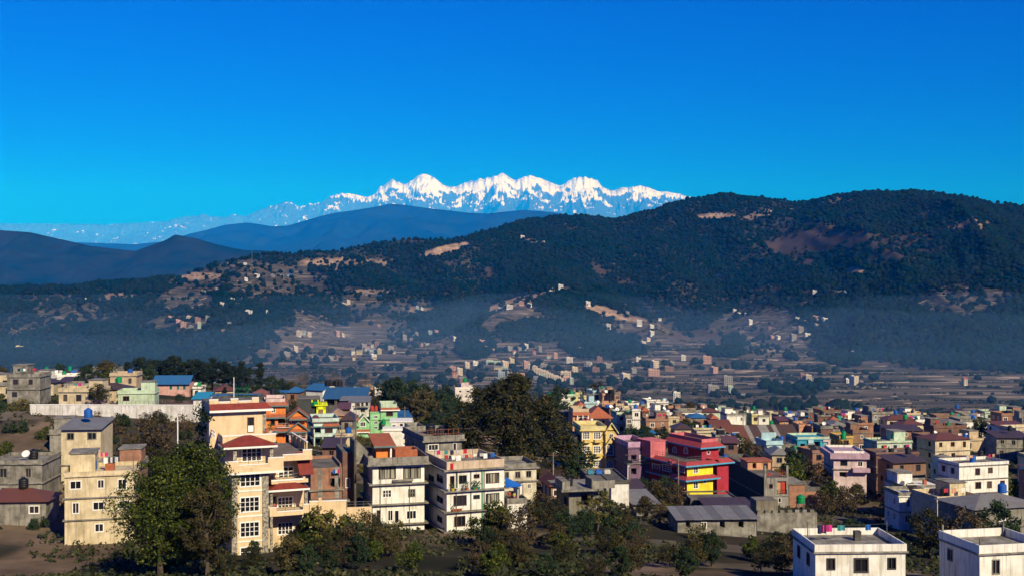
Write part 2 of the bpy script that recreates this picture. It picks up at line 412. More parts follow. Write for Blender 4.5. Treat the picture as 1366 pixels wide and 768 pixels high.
def build_forest():
    pts = []
    y = 960.0
    while y < 3620:
        sp = 6.6 + 0.7 * (y - 900) / 1000
        n = int(2 * 0.51 * y / sp)
        x = (np.arange(n) + rng.uniform(-.45, .45, n)) * sp - 0.51 * y
        pts.append(np.stack([x, y + rng.uniform(-.45, .45, n) * sp], -1)); y += sp
    p = np.concatenate(pts)
    z = height(p[:, 0], p[:, 1])
    t, fi, he, sca = cover(p[:, 0], p[:, 1], z)
    px, py = proj(p[:, 0], p[:, 1], z)
    rd = np.interp(px, RD[:, 0], RD[:, 1])
    keep = (rng.uniform(0, 1, len(p)) < t ** 1.3) & (p[:, 1] < rd + 60)
    p = p[keep]; z = z[keep]; px = px[keep]; py = py[keep]
    n = len(p)
    big = fbm(p[:, 0] / 60, p[:, 1] / 60, 2)
    h = (7.4 + 3.4 * big + rng.uniform(-2.6, 2.8, n)) * np.where(rng.uniform(0, 1, n) < .05, 1.35, 1)
    w = h * rng.uniform(.48, .78, n)
    jit = 1 + rng.uniform(-.2, .2, (n, 12))
    a = rng.uniform(0, 6.28, n); ca, sa = np.cos(a)[:, None], np.sin(a)[:, None]
    bx = ICO_V[None, :, 0] * jit; by = ICO_V[None, :, 1] * jit; bz = ICO_V[None, :, 2] * jit
    taper = 1 - 0.28 * bz
    X = (bx * ca - by * sa) * w[:, None] * taper + p[:, :1]
    Y = (bx * sa + by * ca) * w[:, None] * taper + p[:, 1:]
    Z = bz * (h * .52)[:, None] + (z + h * .48)[:, None]
    v = np.stack([X, Y, Z], -1).reshape(-1, 3)
    f = (ICO_F[None] + (np.arange(n) * 12)[:, None, None]).reshape(-1, 3)
    m = leaf_mat('forest_leaves', (.004, .0095, .007), (.0065, .0135, .008), (.011, .0155, .009), 0.0, 0.0, 0.012)
    o = link('forest', np_mesh('forest', v, f, [m], True))
    tag(o, 'dark mixed forest covering the hills beyond the valley', 'forest', kind='stuff')
    print('forest', n)
build_forest()
build_hedges()

# ---- farther hills and the snow range
def range_mesh(name, prof, d_crest, d_front, d_back, nx, ny, zbase, rough, mat, shape=1.0, seed=0.0, fine=1.0, jag=0.0, spur=0.0):
    prof = np.array(prof, float)
    px = np.linspace(prof[0, 0], prof[-1, 0], nx)
    crest = np.interp(px, prof[:, 0], prof[:, 1])
    yr = np.concatenate([np.linspace(d_front, d_crest, ny), np.linspace(d_crest, d_back, ny // 3)[1:]])
    PX, Y = np.meshgrid(px, yr)
    wl = d_crest * 0.016
    X = (PX - 683) / F * d_crest                       # parallel columns: the range keeps its own width in depth
    Zc = (384 - crest) / F * d_crest
    s = np.where(Y <= d_crest, (Y - d_front) / (d_crest - d_front), 1 - (Y - d_crest) / (d_back - d_crest))
    wx = X / wl + 0.35 * fbm(X / wl * .7 + seed, Y / wl * .7, 3)
    g = ridged(wx * fine + seed, Y / wl * 0.42 * fine + seed, 6, 0.56) - 0.25
    rel = (Zc - zbase)[None]
    sc = np.clip(s, 0, 1)
    env = (1 - sc) ** 0.3 * sc ** 0.5 * 1.25
    Z = zbase + rel * sc ** shape - rough * rel * np.clip(0.72 - g, 0, 1.2) * env
    if spur:
        sm = np.convolve(np.pad(crest, 6, 'edge'), np.ones(13) / 13, 'valid')        # summits and saddles of the smoothed skyline
        ex = [i for i in range(3, nx - 3) if (sm[i] - sm[i - 3]) * (sm[i + 3] - sm[i]) < 0 and (sm[i] - sm[i - 1]) * (sm[i + 1] - sm[i]) <= 0]
        ks = []; 
        for i in ex:
            if not ks or px[i] - px[ks[-1]] > 7: ks.append(i)
        val = [1.0 if sm[i] < sm[max(0, i - 5)] else 0.0 for i in ks]
        sx = px[None] + 9 * fbm(PX / 60 + 5, Y / (d_crest * .06), 3) * (1 - sc) * 2.2 + 14 * (1 - sc) * fbm(PX / 35, 0 * PX + 2, 2)
        cc = np.interp(sx, px[ks], val); cc = 1 - np.abs(1 - cc) ** .9
        Z = Z - spur * rel * (1 - cc) * (1 - sc) ** .45 * sc ** .35
    Z = Z - rel * jag * np.clip(.8 - ridged(X / wl * 2.6 + seed, Y / wl * 2.0, 4, .6), 0, 1) * sstep(.35, .9, s) * sstep(1.0, .985, s)
    Z = np.where(Y >= d_crest - 1e-6, np.minimum(Z, Zc[None]), Z)
    i0 = ny - 1
    Z[i0] = Zc
    v = np.stack([X, Y, Z], -1).reshape(-1, 3)
    nyy = len(yr)
    i = np.arange(nyy - 1)[:, None] * nx + np.arange(nx - 1)[None]
    f = np.stack([i, i + 1, i + nx + 1, i + nx], -1).reshape(-1, 4)
    o = link(name, np_mesh(name, v, f, [mat], True)); tag(o, kind='structure')
    return o
def rock_mat(name, c1, c2, sc):
    m, nt, N, L, b = nodes(name)
    geo = N.new('ShaderNodeNewGeometry')
    n = N.new('ShaderNodeTexNoise'); n.inputs['Scale'].default_value = sc; n.inputs['Detail'].default_value = 8; L.new(geo.outputs['Position'], n.inputs['Vector'])
    r = N.new('ShaderNodeValToRGB'); r.color_ramp.elements[0].color = col4(c1); r.color_ramp.elements[1].color = col4(c2)
    r.color_ramp.elements[0].position = .35; r.color_ramp.elements[1].position = .65
    L.new(n.outputs['Fac'], r.inputs[0]); L.new(r.outputs[0], b.inputs['Base Color'])
    b.inputs['Roughness'].default_value = 1; b.inputs['Specular IOR Level'].default_value = 0.0
    return m
near_prof = [(-900, 372), (-500, 350), (-300, 330), (-100, 300), (40, 310), (120, 328), (180, 335), (222, 320), (233, 313), (245, 315), (262, 318), (285, 325), (310, 331), (330, 334), (350, 334), (380, 338), (430, 345), (520, 352), (700, 360), (1000, 365), (1800, 370)]
range_mesh('far_hill', near_prof, 6200, 5000, 8600, 620, 60, -150, .16, rock_mat('far_hill', (.004, .014, .012), (.016, .022, .020), 0.006), 0.9, 3.0, .5)
blue_prof = [(-1400, 330), (-600, 300), (-300, 322), (-100, 305), (60, 322), (180, 326), (222, 322), (252, 312), (275, 307), (300, 300), (330, 297), (345, 299), (362, 302), (385, 301), (405, 295), (425, 289), (447, 284), (470, 281), (495, 277), (520, 272), (535, 273), (550, 275), (580, 279), (600, 281), (625, 284), (650, 285), (680, 282), (700, 280), (735, 283), (780, 290), (900, 296), (1100, 290), (1500, 285), (2400, 300)]
range_mesh('blue_ridge', blue_prof, 19000, 12500, 26000, 700, 80, -200, .20, rock_mat('blue_ridge', (.003, .012, .012), (.010, .02, .02), 0.002), 0.8, 8.0, .5)
snow_prof = [(-260, 306), (-100, 301), (0, 298), (150, 299), (222, 295), (231, 292), (240, 290), (248, 289), (255, 288), (264, 288), (272, 285), (276, 287), (281, 289), (292, 289), (300, 290), (308, 287), (313, 286), (319, 287), (326, 289), (335, 285), (345, 281), (350, 279), (358, 276), (365, 274), (372, 272), (378, 270), (383, 268.5), (388, 270), (393, 273), (400, 277), (404, 274), (408, 275), (413, 271), (418, 273), (424, 270), (428, 271), (434, 266), (440, 262), (445, 261), (448, 259), (452, 260), (456, 257), (460, 259), (464, 258), (470, 259), (476, 260), (483, 262), (490, 263), (496, 261), (501, 258), (505, 252), (508, 248), (511, 249), (514, 246), (519, 242), (522, 239.5), (524, 238.5), (527, 241), (529, 243), (532, 242.5), (536, 245), (541, 246), (547, 242), (551, 240), (554, 237), (557, 234.5), (561, 233.5), (565, 232), (569, 232.5), (574, 234.5), (579, 236.5), (585, 242), (589, 245), (593, 247.5), (600, 249.5), (605, 248.5), (609, 249), (615, 246), (619, 244), (624, 243), (629, 240.5), (633, 242), (637, 240), (641, 237.5), (645, 240), (650, 236.5), (655, 237.5), (659, 234.5), (663, 235), (666, 232.5), (670, 230.5), (673, 232), (677, 235), (681, 237), (686, 240.5), (690, 240), (694, 238.5), (700, 235), (703, 235.5), (707, 233.5), (711, 235), (716, 237), (721, 237.5), (727, 240.5), (733, 242.5), (740, 246), (747, 248), (751, 246.5), (756, 243), (760, 240.5), (766, 237), (770, 238), (773, 235.5), (777, 237), (781, 235.5), (785, 238.5), (789, 237.5), (793, 240), (797, 240.5), (800, 245), (804, 250), (809, 252), (815, 254.5), (820, 254), (826, 251), (831, 250), (838, 250.5), (845, 249), (850, 248.5), (855, 247.5), (860, 249), (866, 250.5), (872, 253), (878, 255.5), (884, 256), (889, 255.5), (895, 257), (901, 258), (908, 259), (916, 262), (930, 264), (960, 272), (1010, 284), (1100, 292), (1180, 300)]
def snow_mat():
    m, nt, N, L, b = nodes('snow_range')
    geo = N.new('ShaderNodeNewGeometry')
    sp = N.new('ShaderNodeSeparateXYZ'); L.new(geo.outputs['Position'], sp.inputs[0])
    sn = N.new('ShaderNodeSeparateXYZ'); L.new(geo.outputs['Normal'], sn.inputs[0])
    mpz = N.new('ShaderNodeMapping'); mpz.inputs['Scale'].default_value = (1.0, .8, .9); L.new(geo.outputs['Position'], mpz.inputs[0])
    n = N.new('ShaderNodeTexNoise'); n.inputs['Scale'].default_value = 0.0016; n.inputs['Detail'].default_value = 9; n.inputs['Roughness'].default_value = 0.62
    L.new(mpz.outputs[0], n.inputs['Vector'])
    # snow holds where it is high enough and not too steep
    a = N.new('ShaderNodeMapRange'); a.inputs[1].default_value = 3700; a.inputs[2].default_value = 5300; a.inputs[3].default_value = -0.60; a.inputs[4].default_value = 0.46
    L.new(sp.outputs[2], a.inputs[0])
    s = N.new('ShaderNodeMapRange'); s.inputs[1].default_value = 0.35; s.inputs[2].default_value = 0.85; s.inputs[3].default_value = -0.25; s.inputs[4].default_value = 0.25
    L.new(sn.outputs[2], s.inputs[0])
    t = N.new('ShaderNodeMapRange'); t.inputs[1].default_value = 0.3; t.inputs[2].default_value = 0.7; t.inputs[3].default_value = -0.62; t.inputs[4].default_value = 0.62
    L.new(n.outputs['Fac'], t.inputs[0])
    ad = N.new('ShaderNodeMath'); ad.operation = 'ADD'; L.new(a.outputs[0], ad.inputs[0]); L.new(s.outputs[0], ad.inputs[1])
    ae = N.new('ShaderNodeMath'); ae.operation = 'ADD'; L.new(ad.outputs[0], ae.inputs[0]); L.new(t.outputs[0], ae.inputs[1])
    k = N.new('ShaderNodeMapRange'); k.interpolation_type = 'SMOOTHSTEP'; k.inputs[1].default_value = -0.08; k.inputs[2].default_value = 0.10
    L.new(ae.outputs[0], k.inputs[0])
    mx = N.new('ShaderNodeMix'); mx.data_type = 'RGBA'
    mx.inputs[6].default_value = (.05, .055, .06, 1); mx.inputs[7].default_value = (.72, .735, .75, 1)
    L.new(k.outputs[0], mx.inputs[0]); L.new(mx.outputs[2], b.inputs['Base Color'])
    bp = N.new('ShaderNodeBump'); bp.inputs['Strength'].default_value = 0.8; bp.inputs['Distance'].default_value = 420
    n3 = N.new('ShaderNodeTexNoise'); n3.inputs['Scale'].default_value = 0.0022; n3.inputs['Detail'].default_value = 6; n3.inputs['Roughness'].default_value = .6
    L.new(mpz.outputs[0], n3.inputs['Vector']); L.new(n3.outputs['Fac'], bp.inputs['Height']); L.new(bp.outputs[0], b.inputs['Normal'])
    b.inputs['Roughness'].default_value = .9; b.inputs['Specular IOR Level'].default_value = 0.0
    return m
range_mesh('snow_mountains', snow_prof, 58000, 47000, 66000, 1600, 120, 1500, .24, snow_mat(), 0.85, 1.0, .55, .10, .34)

# ---- the air itself
def build_haze():
    bm = bmesh.new(); bmesh.ops.create_cube(bm, size=1)
    me = bpy.data.meshes.new('haze'); bm.to_mesh(me); bm.free()
    o = link('haze', me); tag(o, 'thin blue air between the town and the mountains', 'haze', kind='stuff')
    x, y0, y1, z0, z1 = 160000, -9000, 75000, -280, 6600
    o.scale = (x, y1 - y0, z1 - z0); o.location = (0, (y0 + y1) / 2, (z0 + z1) / 2)
    m = bpy.data.materials.new('haze'); m.use_nodes = True
    nt = m.node_tree; nt.nodes.clear()
    out = nt.nodes.new('ShaderNodeOutputMaterial'); pv = nt.nodes.new('ShaderNodeVolumePrincipled')
    pv.inputs['Color'].default_value = (0.003, 0.25, 1.0, 1)
    pv.inputs['Absorption Color'].default_value = (1, 1, 1, 1)
    pv.inputs['Density'].default_value = 3.8e-5
    pv.inputs['Anisotropy'].default_value = -0.3
    nt.links.new(pv.outputs[0], out.inputs['Volume'])
    me.materials.append(m)
build_haze()
def build_mist():
    """smoky morning mist lying level in the valley bottom: it thins out up the hillsides, its underside is below the ground"""
    xs = np.linspace(-1500, 1500, 90); ys = np.linspace(760, 2750, 70); X, Y = np.meshgrid(xs, ys); G = height(X, Y, False)
    th = 72 * sstep(5, -108, G) * sstep(790, 1020, Y) * sstep(2740, 2500, Y) * (np.abs(X) < 1480) * (1 + .35 * fbm(X / 260, Y / 260, 2)); T = G - 4 * (th < 4) + th; B = np.minimum(G - 9, T - 4)
    nx, ny = len(xs), len(ys); n = nx * ny
    v = np.concatenate([np.stack([X, Y, T], -1).reshape(-1, 3), np.stack([X, Y, B], -1).reshape(-1, 3)])
    i = (np.arange(ny - 1)[:, None] * nx + np.arange(nx - 1)[None]).ravel()
    f = [np.stack([i, i + 1, i + nx + 1, i + nx], -1), np.stack([i + n, i + nx + n, i + nx + 1 + n, i + 1 + n], -1)]
    def side(a, b): return np.stack([b, a, a + n, b + n], -1)
    j = np.arange(nx - 1); k = np.arange(ny - 1) * nx
    f += [side(j, j + 1), side(j + 1 + (ny - 1) * nx, j + (ny - 1) * nx), side(k + nx, k), side(k + nx - 1, k + 2 * nx - 1)]
    m = bpy.data.materials.new('valley_mist'); m.use_nodes = True; nt = m.node_tree; nt.nodes.clear()
    out = nt.nodes.new('ShaderNodeOutputMaterial'); pv = nt.nodes.new('ShaderNodeVolumePrincipled')
    pv.inputs['Color'].default_value = (0.27, 0.56, 1.0, 1); pv.inputs['Absorption Color'].default_value = (1, 1, 1, 1); pv.inputs['Density'].default_value = 2.0e-4
    nt.links.new(pv.outputs[0], out.inputs['Volume'])
    o = link('valley_mist', np_mesh('valley_mist', v, np.concatenate(f), [m])); tag(o, 'pale blue mist lying over the valley floor', 'mist', kind='stuff')
build_mist()
# ------------------------------------------------------------------ mesh helpers
class MB:
    def __init__(s): s.v = []; s.f = []; s.m = []
    def face(s, pts, mi=0):
        n = len(s.v); s.v += [tuple(p) for p in pts]; s.f.append(tuple(range(n, n + len(pts)))); s.m.append(mi); return s
    def box(s, x0, x1, y0, y1, z0, z1, mi=0):
        n = len(s.v)
        s.v += [(x0, y0, z0), (x1, y0, z0), (x1, y1, z0), (x0, y1, z0), (x0, y0, z1), (x1, y0, z1), (x1, y1, z1), (x0, y1, z1)]
        s.f += [tuple(n + i for i in q) for q in ((0, 3, 2, 1), (4, 5, 6, 7), (0, 1, 5, 4), (1, 2, 6, 5), (2, 3, 7, 6), (3, 0, 4, 7))]
        s.m += [mi] * 6; return s
    def prism(s, poly, axis, a0, a1, mi=0):
        """polygon in the plane across `axis` ('x': (y,z) points, 'y': (x,z), 'z': (x,y)) extruded from a0 to a1"""
        def P(p, a): return (a, p[0], p[1]) if axis == 'x' else (p[0], a, p[1]) if axis == 'y' else (p[0], p[1], a)
        n = len(s.v); k = len(poly)
        s.v += [P(p, a0) for p in poly] + [P(p, a1) for p in poly]
        s.f += [tuple(range(n, n + k)), tuple(range(n + 2 * k - 1, n + k - 1, -1))]; s.m += [mi] * 2
        for i in range(k):
            j = (i + 1) % k; s.f.append((n + i, n + k + i, n + k + j, n + j)); s.m.append(mi)
        return s
    def tube(s, a, b, r0, r1=None, n=6, mi=0):
        r1 = r0 if r1 is None else r1
        a = Vector(a); b = Vector(b); d = (b - a).normalized()
        u = d.orthogonal().normalized(); w = d.cross(u)
        k = len(s.v)
        for c, r in ((a, r0), (b, r1)):
            for i in range(n):
                t = 2 * math.pi * i / n; s.v.append(tuple(c + (u * math.cos(t) + w * math.sin(t)) * r))
        for i in range(n):
            j = (i + 1) % n; s.f.append((k + i, k + j, k + n + j, k + n + i)); s.m.append(mi)
        s.f += [tuple(range(k + n - 1, k - 1, -1)), tuple(range(k + n, k + 2 * n))]; s.m += [mi] * 2
        return s
    def lathe(s, prof, n=14, mi=0, c=(0, 0)):
        k = len(s.v)
        for r, z in prof:
            for i in range(n):
                t = 2 * math.pi * i / n; s.v.append((c[0] + r * math.cos(t), c[1] + r * math.sin(t), z))
        for q in range(len(prof) - 1):
            for i in range(n):
                j = (i + 1) % n; s.f.append((k + q * n + i, k + q * n + j, k + q * n + n + j, k + q * n + n + i)); s.m.append(mi)
        return s
    def mesh(s, name, mats):
        me = bpy.data.meshes.new(name); me.from_pydata(s.v, [], s.f)
        for m in mats: me.materials.append(m)
        if len(mats) > 1: me.polygons.foreach_set('material_index', s.m)
        me.update(); return me
def mats(m): return list(m) if isinstance(m, (list, tuple)) else [m]
def part(name, mb, m, parent, loc=None, rz=None):
    o = link(name, mb.mesh(name, mats(m)), parent)
    if loc: o.location = loc
    if rz: o.rotation_euler = (0, 0, rz)
    return o
def empty(name, loc, rz=0.0):
    o = link(name, None); o.location = loc; o.rotation_euler = (0, 0, rz); o.empty_display_size = 0.5; return o

# ------------------------------------------------------------------ town materials
def brick(c1, c2, mortar, key):
    k = ('brick', key)
    if k in MATS: return MATS[k]
    m, nt, N, L, b = nodes('brick')
    tc = N.new('ShaderNodeTexCoord'); sp = N.new('ShaderNodeSeparateXYZ'); L.new(tc.outputs['Object'], sp.inputs[0])
    ad = N.new('ShaderNodeMath'); L.new(sp.outputs[0], ad.inputs[0]); L.new(sp.outputs[1], ad.inputs[1])
    cb = N.new('ShaderNodeCombineXYZ'); L.new(ad.outputs[0], cb.inputs[0]); L.new(sp.outputs[2], cb.inputs[1])
    br = N.new('ShaderNodeTexBrick'); br.inputs['Scale'].default_value = 1.0; br.inputs['Brick Width'].default_value = .24; br.inputs['Row Height'].default_value = .08; br.inputs['Mortar Size'].default_value = .012
    br.inputs['Color1'].default_value = col4(c1); br.inputs['Color2'].default_value = col4(c2); br.inputs['Mortar'].default_value = col4(mortar)
    L.new(cb.outputs[0], br.inputs['Vector'])
    n = N.new('ShaderNodeTexNoise'); n.inputs['Scale'].default_value = .9; n.inputs['Detail'].default_value = 6; L.new(tc.outputs['Object'], n.inputs['Vector'])
    r = N.new('ShaderNodeMapRange'); r.inputs[1].default_value = .3; r.inputs[2].default_value = .7; r.inputs[3].default_value = .6; r.inputs[4].default_value = 1.1; L.new(n.outputs['Fac'], r.inputs[0])
    mx = N.new('ShaderNodeVectorMath'); mx.operation = 'SCALE'; L.new(br.outputs['Color'], mx.inputs[0]); L.new(r.outputs[0], mx.inputs['Scale'])
    L.new(mx.outputs[0], b.inputs['Base Color']); b.inputs['Roughness'].default_value = .9
    MATS[k] = m; return m
def cells(c1, c2, c3, scale, key, rough=.9):
    k = ('cells', key)
    if k in MATS: return MATS[k]
    m, nt, N, L, b = nodes(key)
    tc = N.new('ShaderNodeTexCoord')
    vo = N.new('ShaderNodeTexVoronoi'); vo.inputs['Scale'].default_value = scale; L.new(tc.outputs['Object'], vo.inputs['Vector'])
    sv = N.new('ShaderNodeSeparateColor'); L.new(vo.outputs['Color'], sv.inputs[0])
    r = N.new('ShaderNodeValToRGB'); e = r.color_ramp.elements; e[0].color = col4(c1); e[1].color = col4(c3); q = e.new(.5); q.color = col4(c2)
    L.new(sv.outputs[0], r.inputs[0]); L.new(r.outputs[0], b.inputs['Base Color']); b.inputs['Roughness'].default_value = rough
    bp = N.new('ShaderNodeBump'); bp.inputs['Strength'].default_value = .6; bp.inputs['Distance'].default_value = .05; L.new(vo.outputs['Distance'], bp.inputs['Height']); L.new(bp.outputs[0], b.inputs['Normal'])
    MATS[k] = m; return m
def glass():
    if 'glass' in MATS: return MATS['glass']
    m, nt, N, L, b = nodes('window_glass')
    oi = N.new('ShaderNodeObjectInfo'); r = N.new('ShaderNodeValToRGB'); r.color_ramp.interpolation = 'CONSTANT'
    e = r.color_ramp.elements; e[0].color = (.010, .010, .014, 1); e[1].color = (.03, .022, .03, 1); e[1].position = .45
    q = e.new(.75); q.color = (.10, .08, .07, 1); q = e.new(.88); q.color = (.018, .02, .026, 1)
    L.new(oi.outputs['Random'], r.inputs[0]); L.new(r.outputs[0], b.inputs['Base Color'])
    b.inputs['Roughness'].default_value = .12; b.inputs['Specular IOR Level'].default_value = .35
    MATS['glass'] = m; return m
def curtain():
    if 'curtain' in MATS: return MATS['curtain']
    m, nt, N, L, b = nodes('curtained_glass')
    tc = N.new('ShaderNodeTexCoord'); oi = N.new('ShaderNodeObjectInfo'); w = N.new('ShaderNodeTexNoise'); mp = N.new('ShaderNodeMapping'); mp.inputs['Scale'].default_value = (3.2, 0, .12)
    ad = N.new('ShaderNodeVectorMath'); L.new(tc.outputs['Object'], ad.inputs[0]); L.new(oi.outputs['Location'], ad.inputs[1]); L.new(ad.outputs[0], mp.inputs[0]); L.new(mp.outputs[0], w.inputs['Vector']); w.inputs['Scale'].default_value = 1.0
    r = N.new('ShaderNodeValToRGB'); r.color_ramp.elements[0].position = .42; r.color_ramp.elements[1].position = .60; r.color_ramp.elements[0].color = (.02, .02, .022, 1); r.color_ramp.elements[1].color = (.34, .32, .25, 1)
    L.new(w.outputs['Fac'], r.inputs[0]); L.new(r.outputs[0], b.inputs['Base Color']); b.inputs['Roughness'].default_value = .2
    MATS['curtain'] = m; return m
def corr(c, key, rust=0.4):
    """corrugated sheet"""
    k = ('corr', key)
    if k in MATS: return MATS[k]
    m, nt, N, L, b = nodes('corrugated_sheet')
    tc = N.new('ShaderNodeTexCoord'); n = N.new('ShaderNodeTexNoise'); n.inputs['Scale'].default_value = .8; n.inputs['Detail'].default_value = 7; n.inputs['Roughness'].default_value = .7
    L.new(tc.outputs['Object'], n.inputs['Vector'])
    r = N.new('ShaderNodeValToRGB'); e = r.color_ramp.elements; e[0].position = .38; e[1].position = .62
    e[0].color = col4([c[0] * (1 - rust) + .10 * rust, c[1] * (1 - rust) + .04 * rust, c[2] * (1 - rust) + .02 * rust]); e[1].color = col4(c)
    L.new(n.outputs['Fac'], r.inputs[0]); L.new(r.outputs[0], b.inputs['Base Color'])
    w = N.new('ShaderNodeTexWave'); w.inputs['Scale'].default_value = 2.2; w.bands_direction = 'X'; L.new(tc.outputs['Object'], w.inputs['Vector'])
    bp = N.new('ShaderNodeBump'); bp.inputs['Strength'].default_value = .7; bp.inputs['Distance'].default_value = .04; L.new(w.outputs['Fac'], bp.inputs['Height']); L.new(bp.outputs[0], b.inputs['Normal'])
    b.inputs['Roughness'].default_value = .55
    MATS[k] = m; return m
def wallp(c, streak=.45, dirt=.22): return paint([x * .92 for x in c], .85, min(.6, dirt * 1.35), .7, 0, 0, min(.9, streak * 1.35))
WHITE = (.78, .77, .72); CREAM = (.74, .57, .36); RED = (.21, .035, .025); CONC = (.30, .285, .25); DARKC = (.13, .125, .115)
M_white = wallp((.82, .81, .76), .5, .14); M_trim = paint((.80, .79, .76), .6, .12, 1.0); M_cream = wallp(CREAM, .22, .10)
M_conc = wallp(CONC, .8, .45); M_dconc = wallp(DARKC, .7, .5); M_roofc = paint((.17, .155, .135), .9, .55, .35)
M_tile = paint(RED, .6, .30, 1.6, .3); M_terr = paint((.36, .11, .05), .7, .35, 1.8, .3)
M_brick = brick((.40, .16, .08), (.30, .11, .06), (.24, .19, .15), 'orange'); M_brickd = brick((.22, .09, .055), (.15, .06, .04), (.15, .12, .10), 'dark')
M_stone = cells((.10, .09, .07), (.24, .22, .18), (.42, .38, .31), 5.0, 'stone_cladding')
M_frame = paint((.80, .79, .78), .5, .08, 2.0); M_wood = paint((.13, .06, .04), .6, .3, 3.0); M_darkf = paint((.05, .05, .055), .5, .2, 3.0)
M_glass = glass(); M_metal = paint((.22, .22, .22), .45, .3, 3.0, 0, .6); M_black = paint((.012, .012, .014), .55, .2, 2.0)
M_dark = paint((.015, .014, .014), .9, .2, 1.0, key='dark_opening')

# ------------------------------------------------------------------ houses
WCACHE = {}
def window_mesh(w, h, style, nx, nz, fm):
    """frame with bars round an opening, facing -Y, centred on x, standing on z = 0"""
    k = (w, h, style, nx, nz, fm.name)
    if k in WCACHE: return WCACHE[k]
    b = MB(); t = min(.16, .09 * min(w, h) + .02) if style not in ('thin', 'curtain') else .06
    y0, y1 = -.05, .14
    if style == 'arch':
        r = w / 2; zc = h - r; n = 8; outer = [(r * math.cos(math.pi * i / n), zc + r * math.sin(math.pi * i / n)) for i in range(n + 1)]
        ri = r - t; inner = [(ri * math.cos(math.pi * i / n), zc + ri * math.sin(math.pi * i / n)) for i in range(n + 1)]
        for i in range(n):
            b.prism([outer[i], outer[i + 1], inner[i + 1], inner[i]], 'y', y0, y1)
        b.box(-r, -ri, y0, y1, 0, zc); b.box(ri, r, y0, y1, 0, zc); b.box(-ri, ri, y0, y1, 0, t)
        top = h - t
    else:
        b.box(-w / 2, -w / 2 + t, y0, y1, 0, h); b.box(w / 2 - t, w / 2, y0, y1, 0, h)
        b.box(-w / 2 + t, w / 2 - t, y0, y1, 0, t); b.box(-w / 2 + t, w / 2 - t, y0, y1, h - t, h); top = h - t
    bt = .09 if style in ('grid', 'arch') else .06
    for i in range(1, nx):
        x = -w / 2 + t + (w - 2 * t) * i / nx; b.box(x - bt / 2, x + bt / 2, .02, .11, t, top)
    zz = t
    for j in range(1, nz):
        z = t + (top - t) * j / nz
        for i in range(nx):
            xa = -w / 2 + t + (w - 2 * t) * i / nx + bt / 2; xb = -w / 2 + t + (w - 2 * t) * (i + 1) / nx - bt / 2
            b.box(xa, xb, .035, .10, z - .025, z + .025)
    me = b.mesh('window', [fm])
    pb = MB()
    if style == 'arch':
        pb.prism([(-w / 2 + .02, .02), (w / 2 - .02, .02)] + [((r - .02) * math.cos(math.pi * i / 8), zc + (r - .02) * math.sin(math.pi * i / 8)) for i in range(9)], 'y', .125, .2)
    else: pb.box(-w / 2 + .02, w / 2 - .02, .125, .2, .02, h - .02)
    WCACHE[k] = (me, pb.mesh('pane', [curtain() if style == 'curtain' else M_glass])); return WCACHE[k]
class Block:
    def __init__(s, H, x0, x1, y0, y1, z0, z1, m, name, roof):
        s.H, s.b, s.m, s.name, s.roof = H, (x0, x1, y0, y1, z0, z1), m, name, roof; s.holes = {'F': [], 'L': [], 'R': []}; s.obj = None
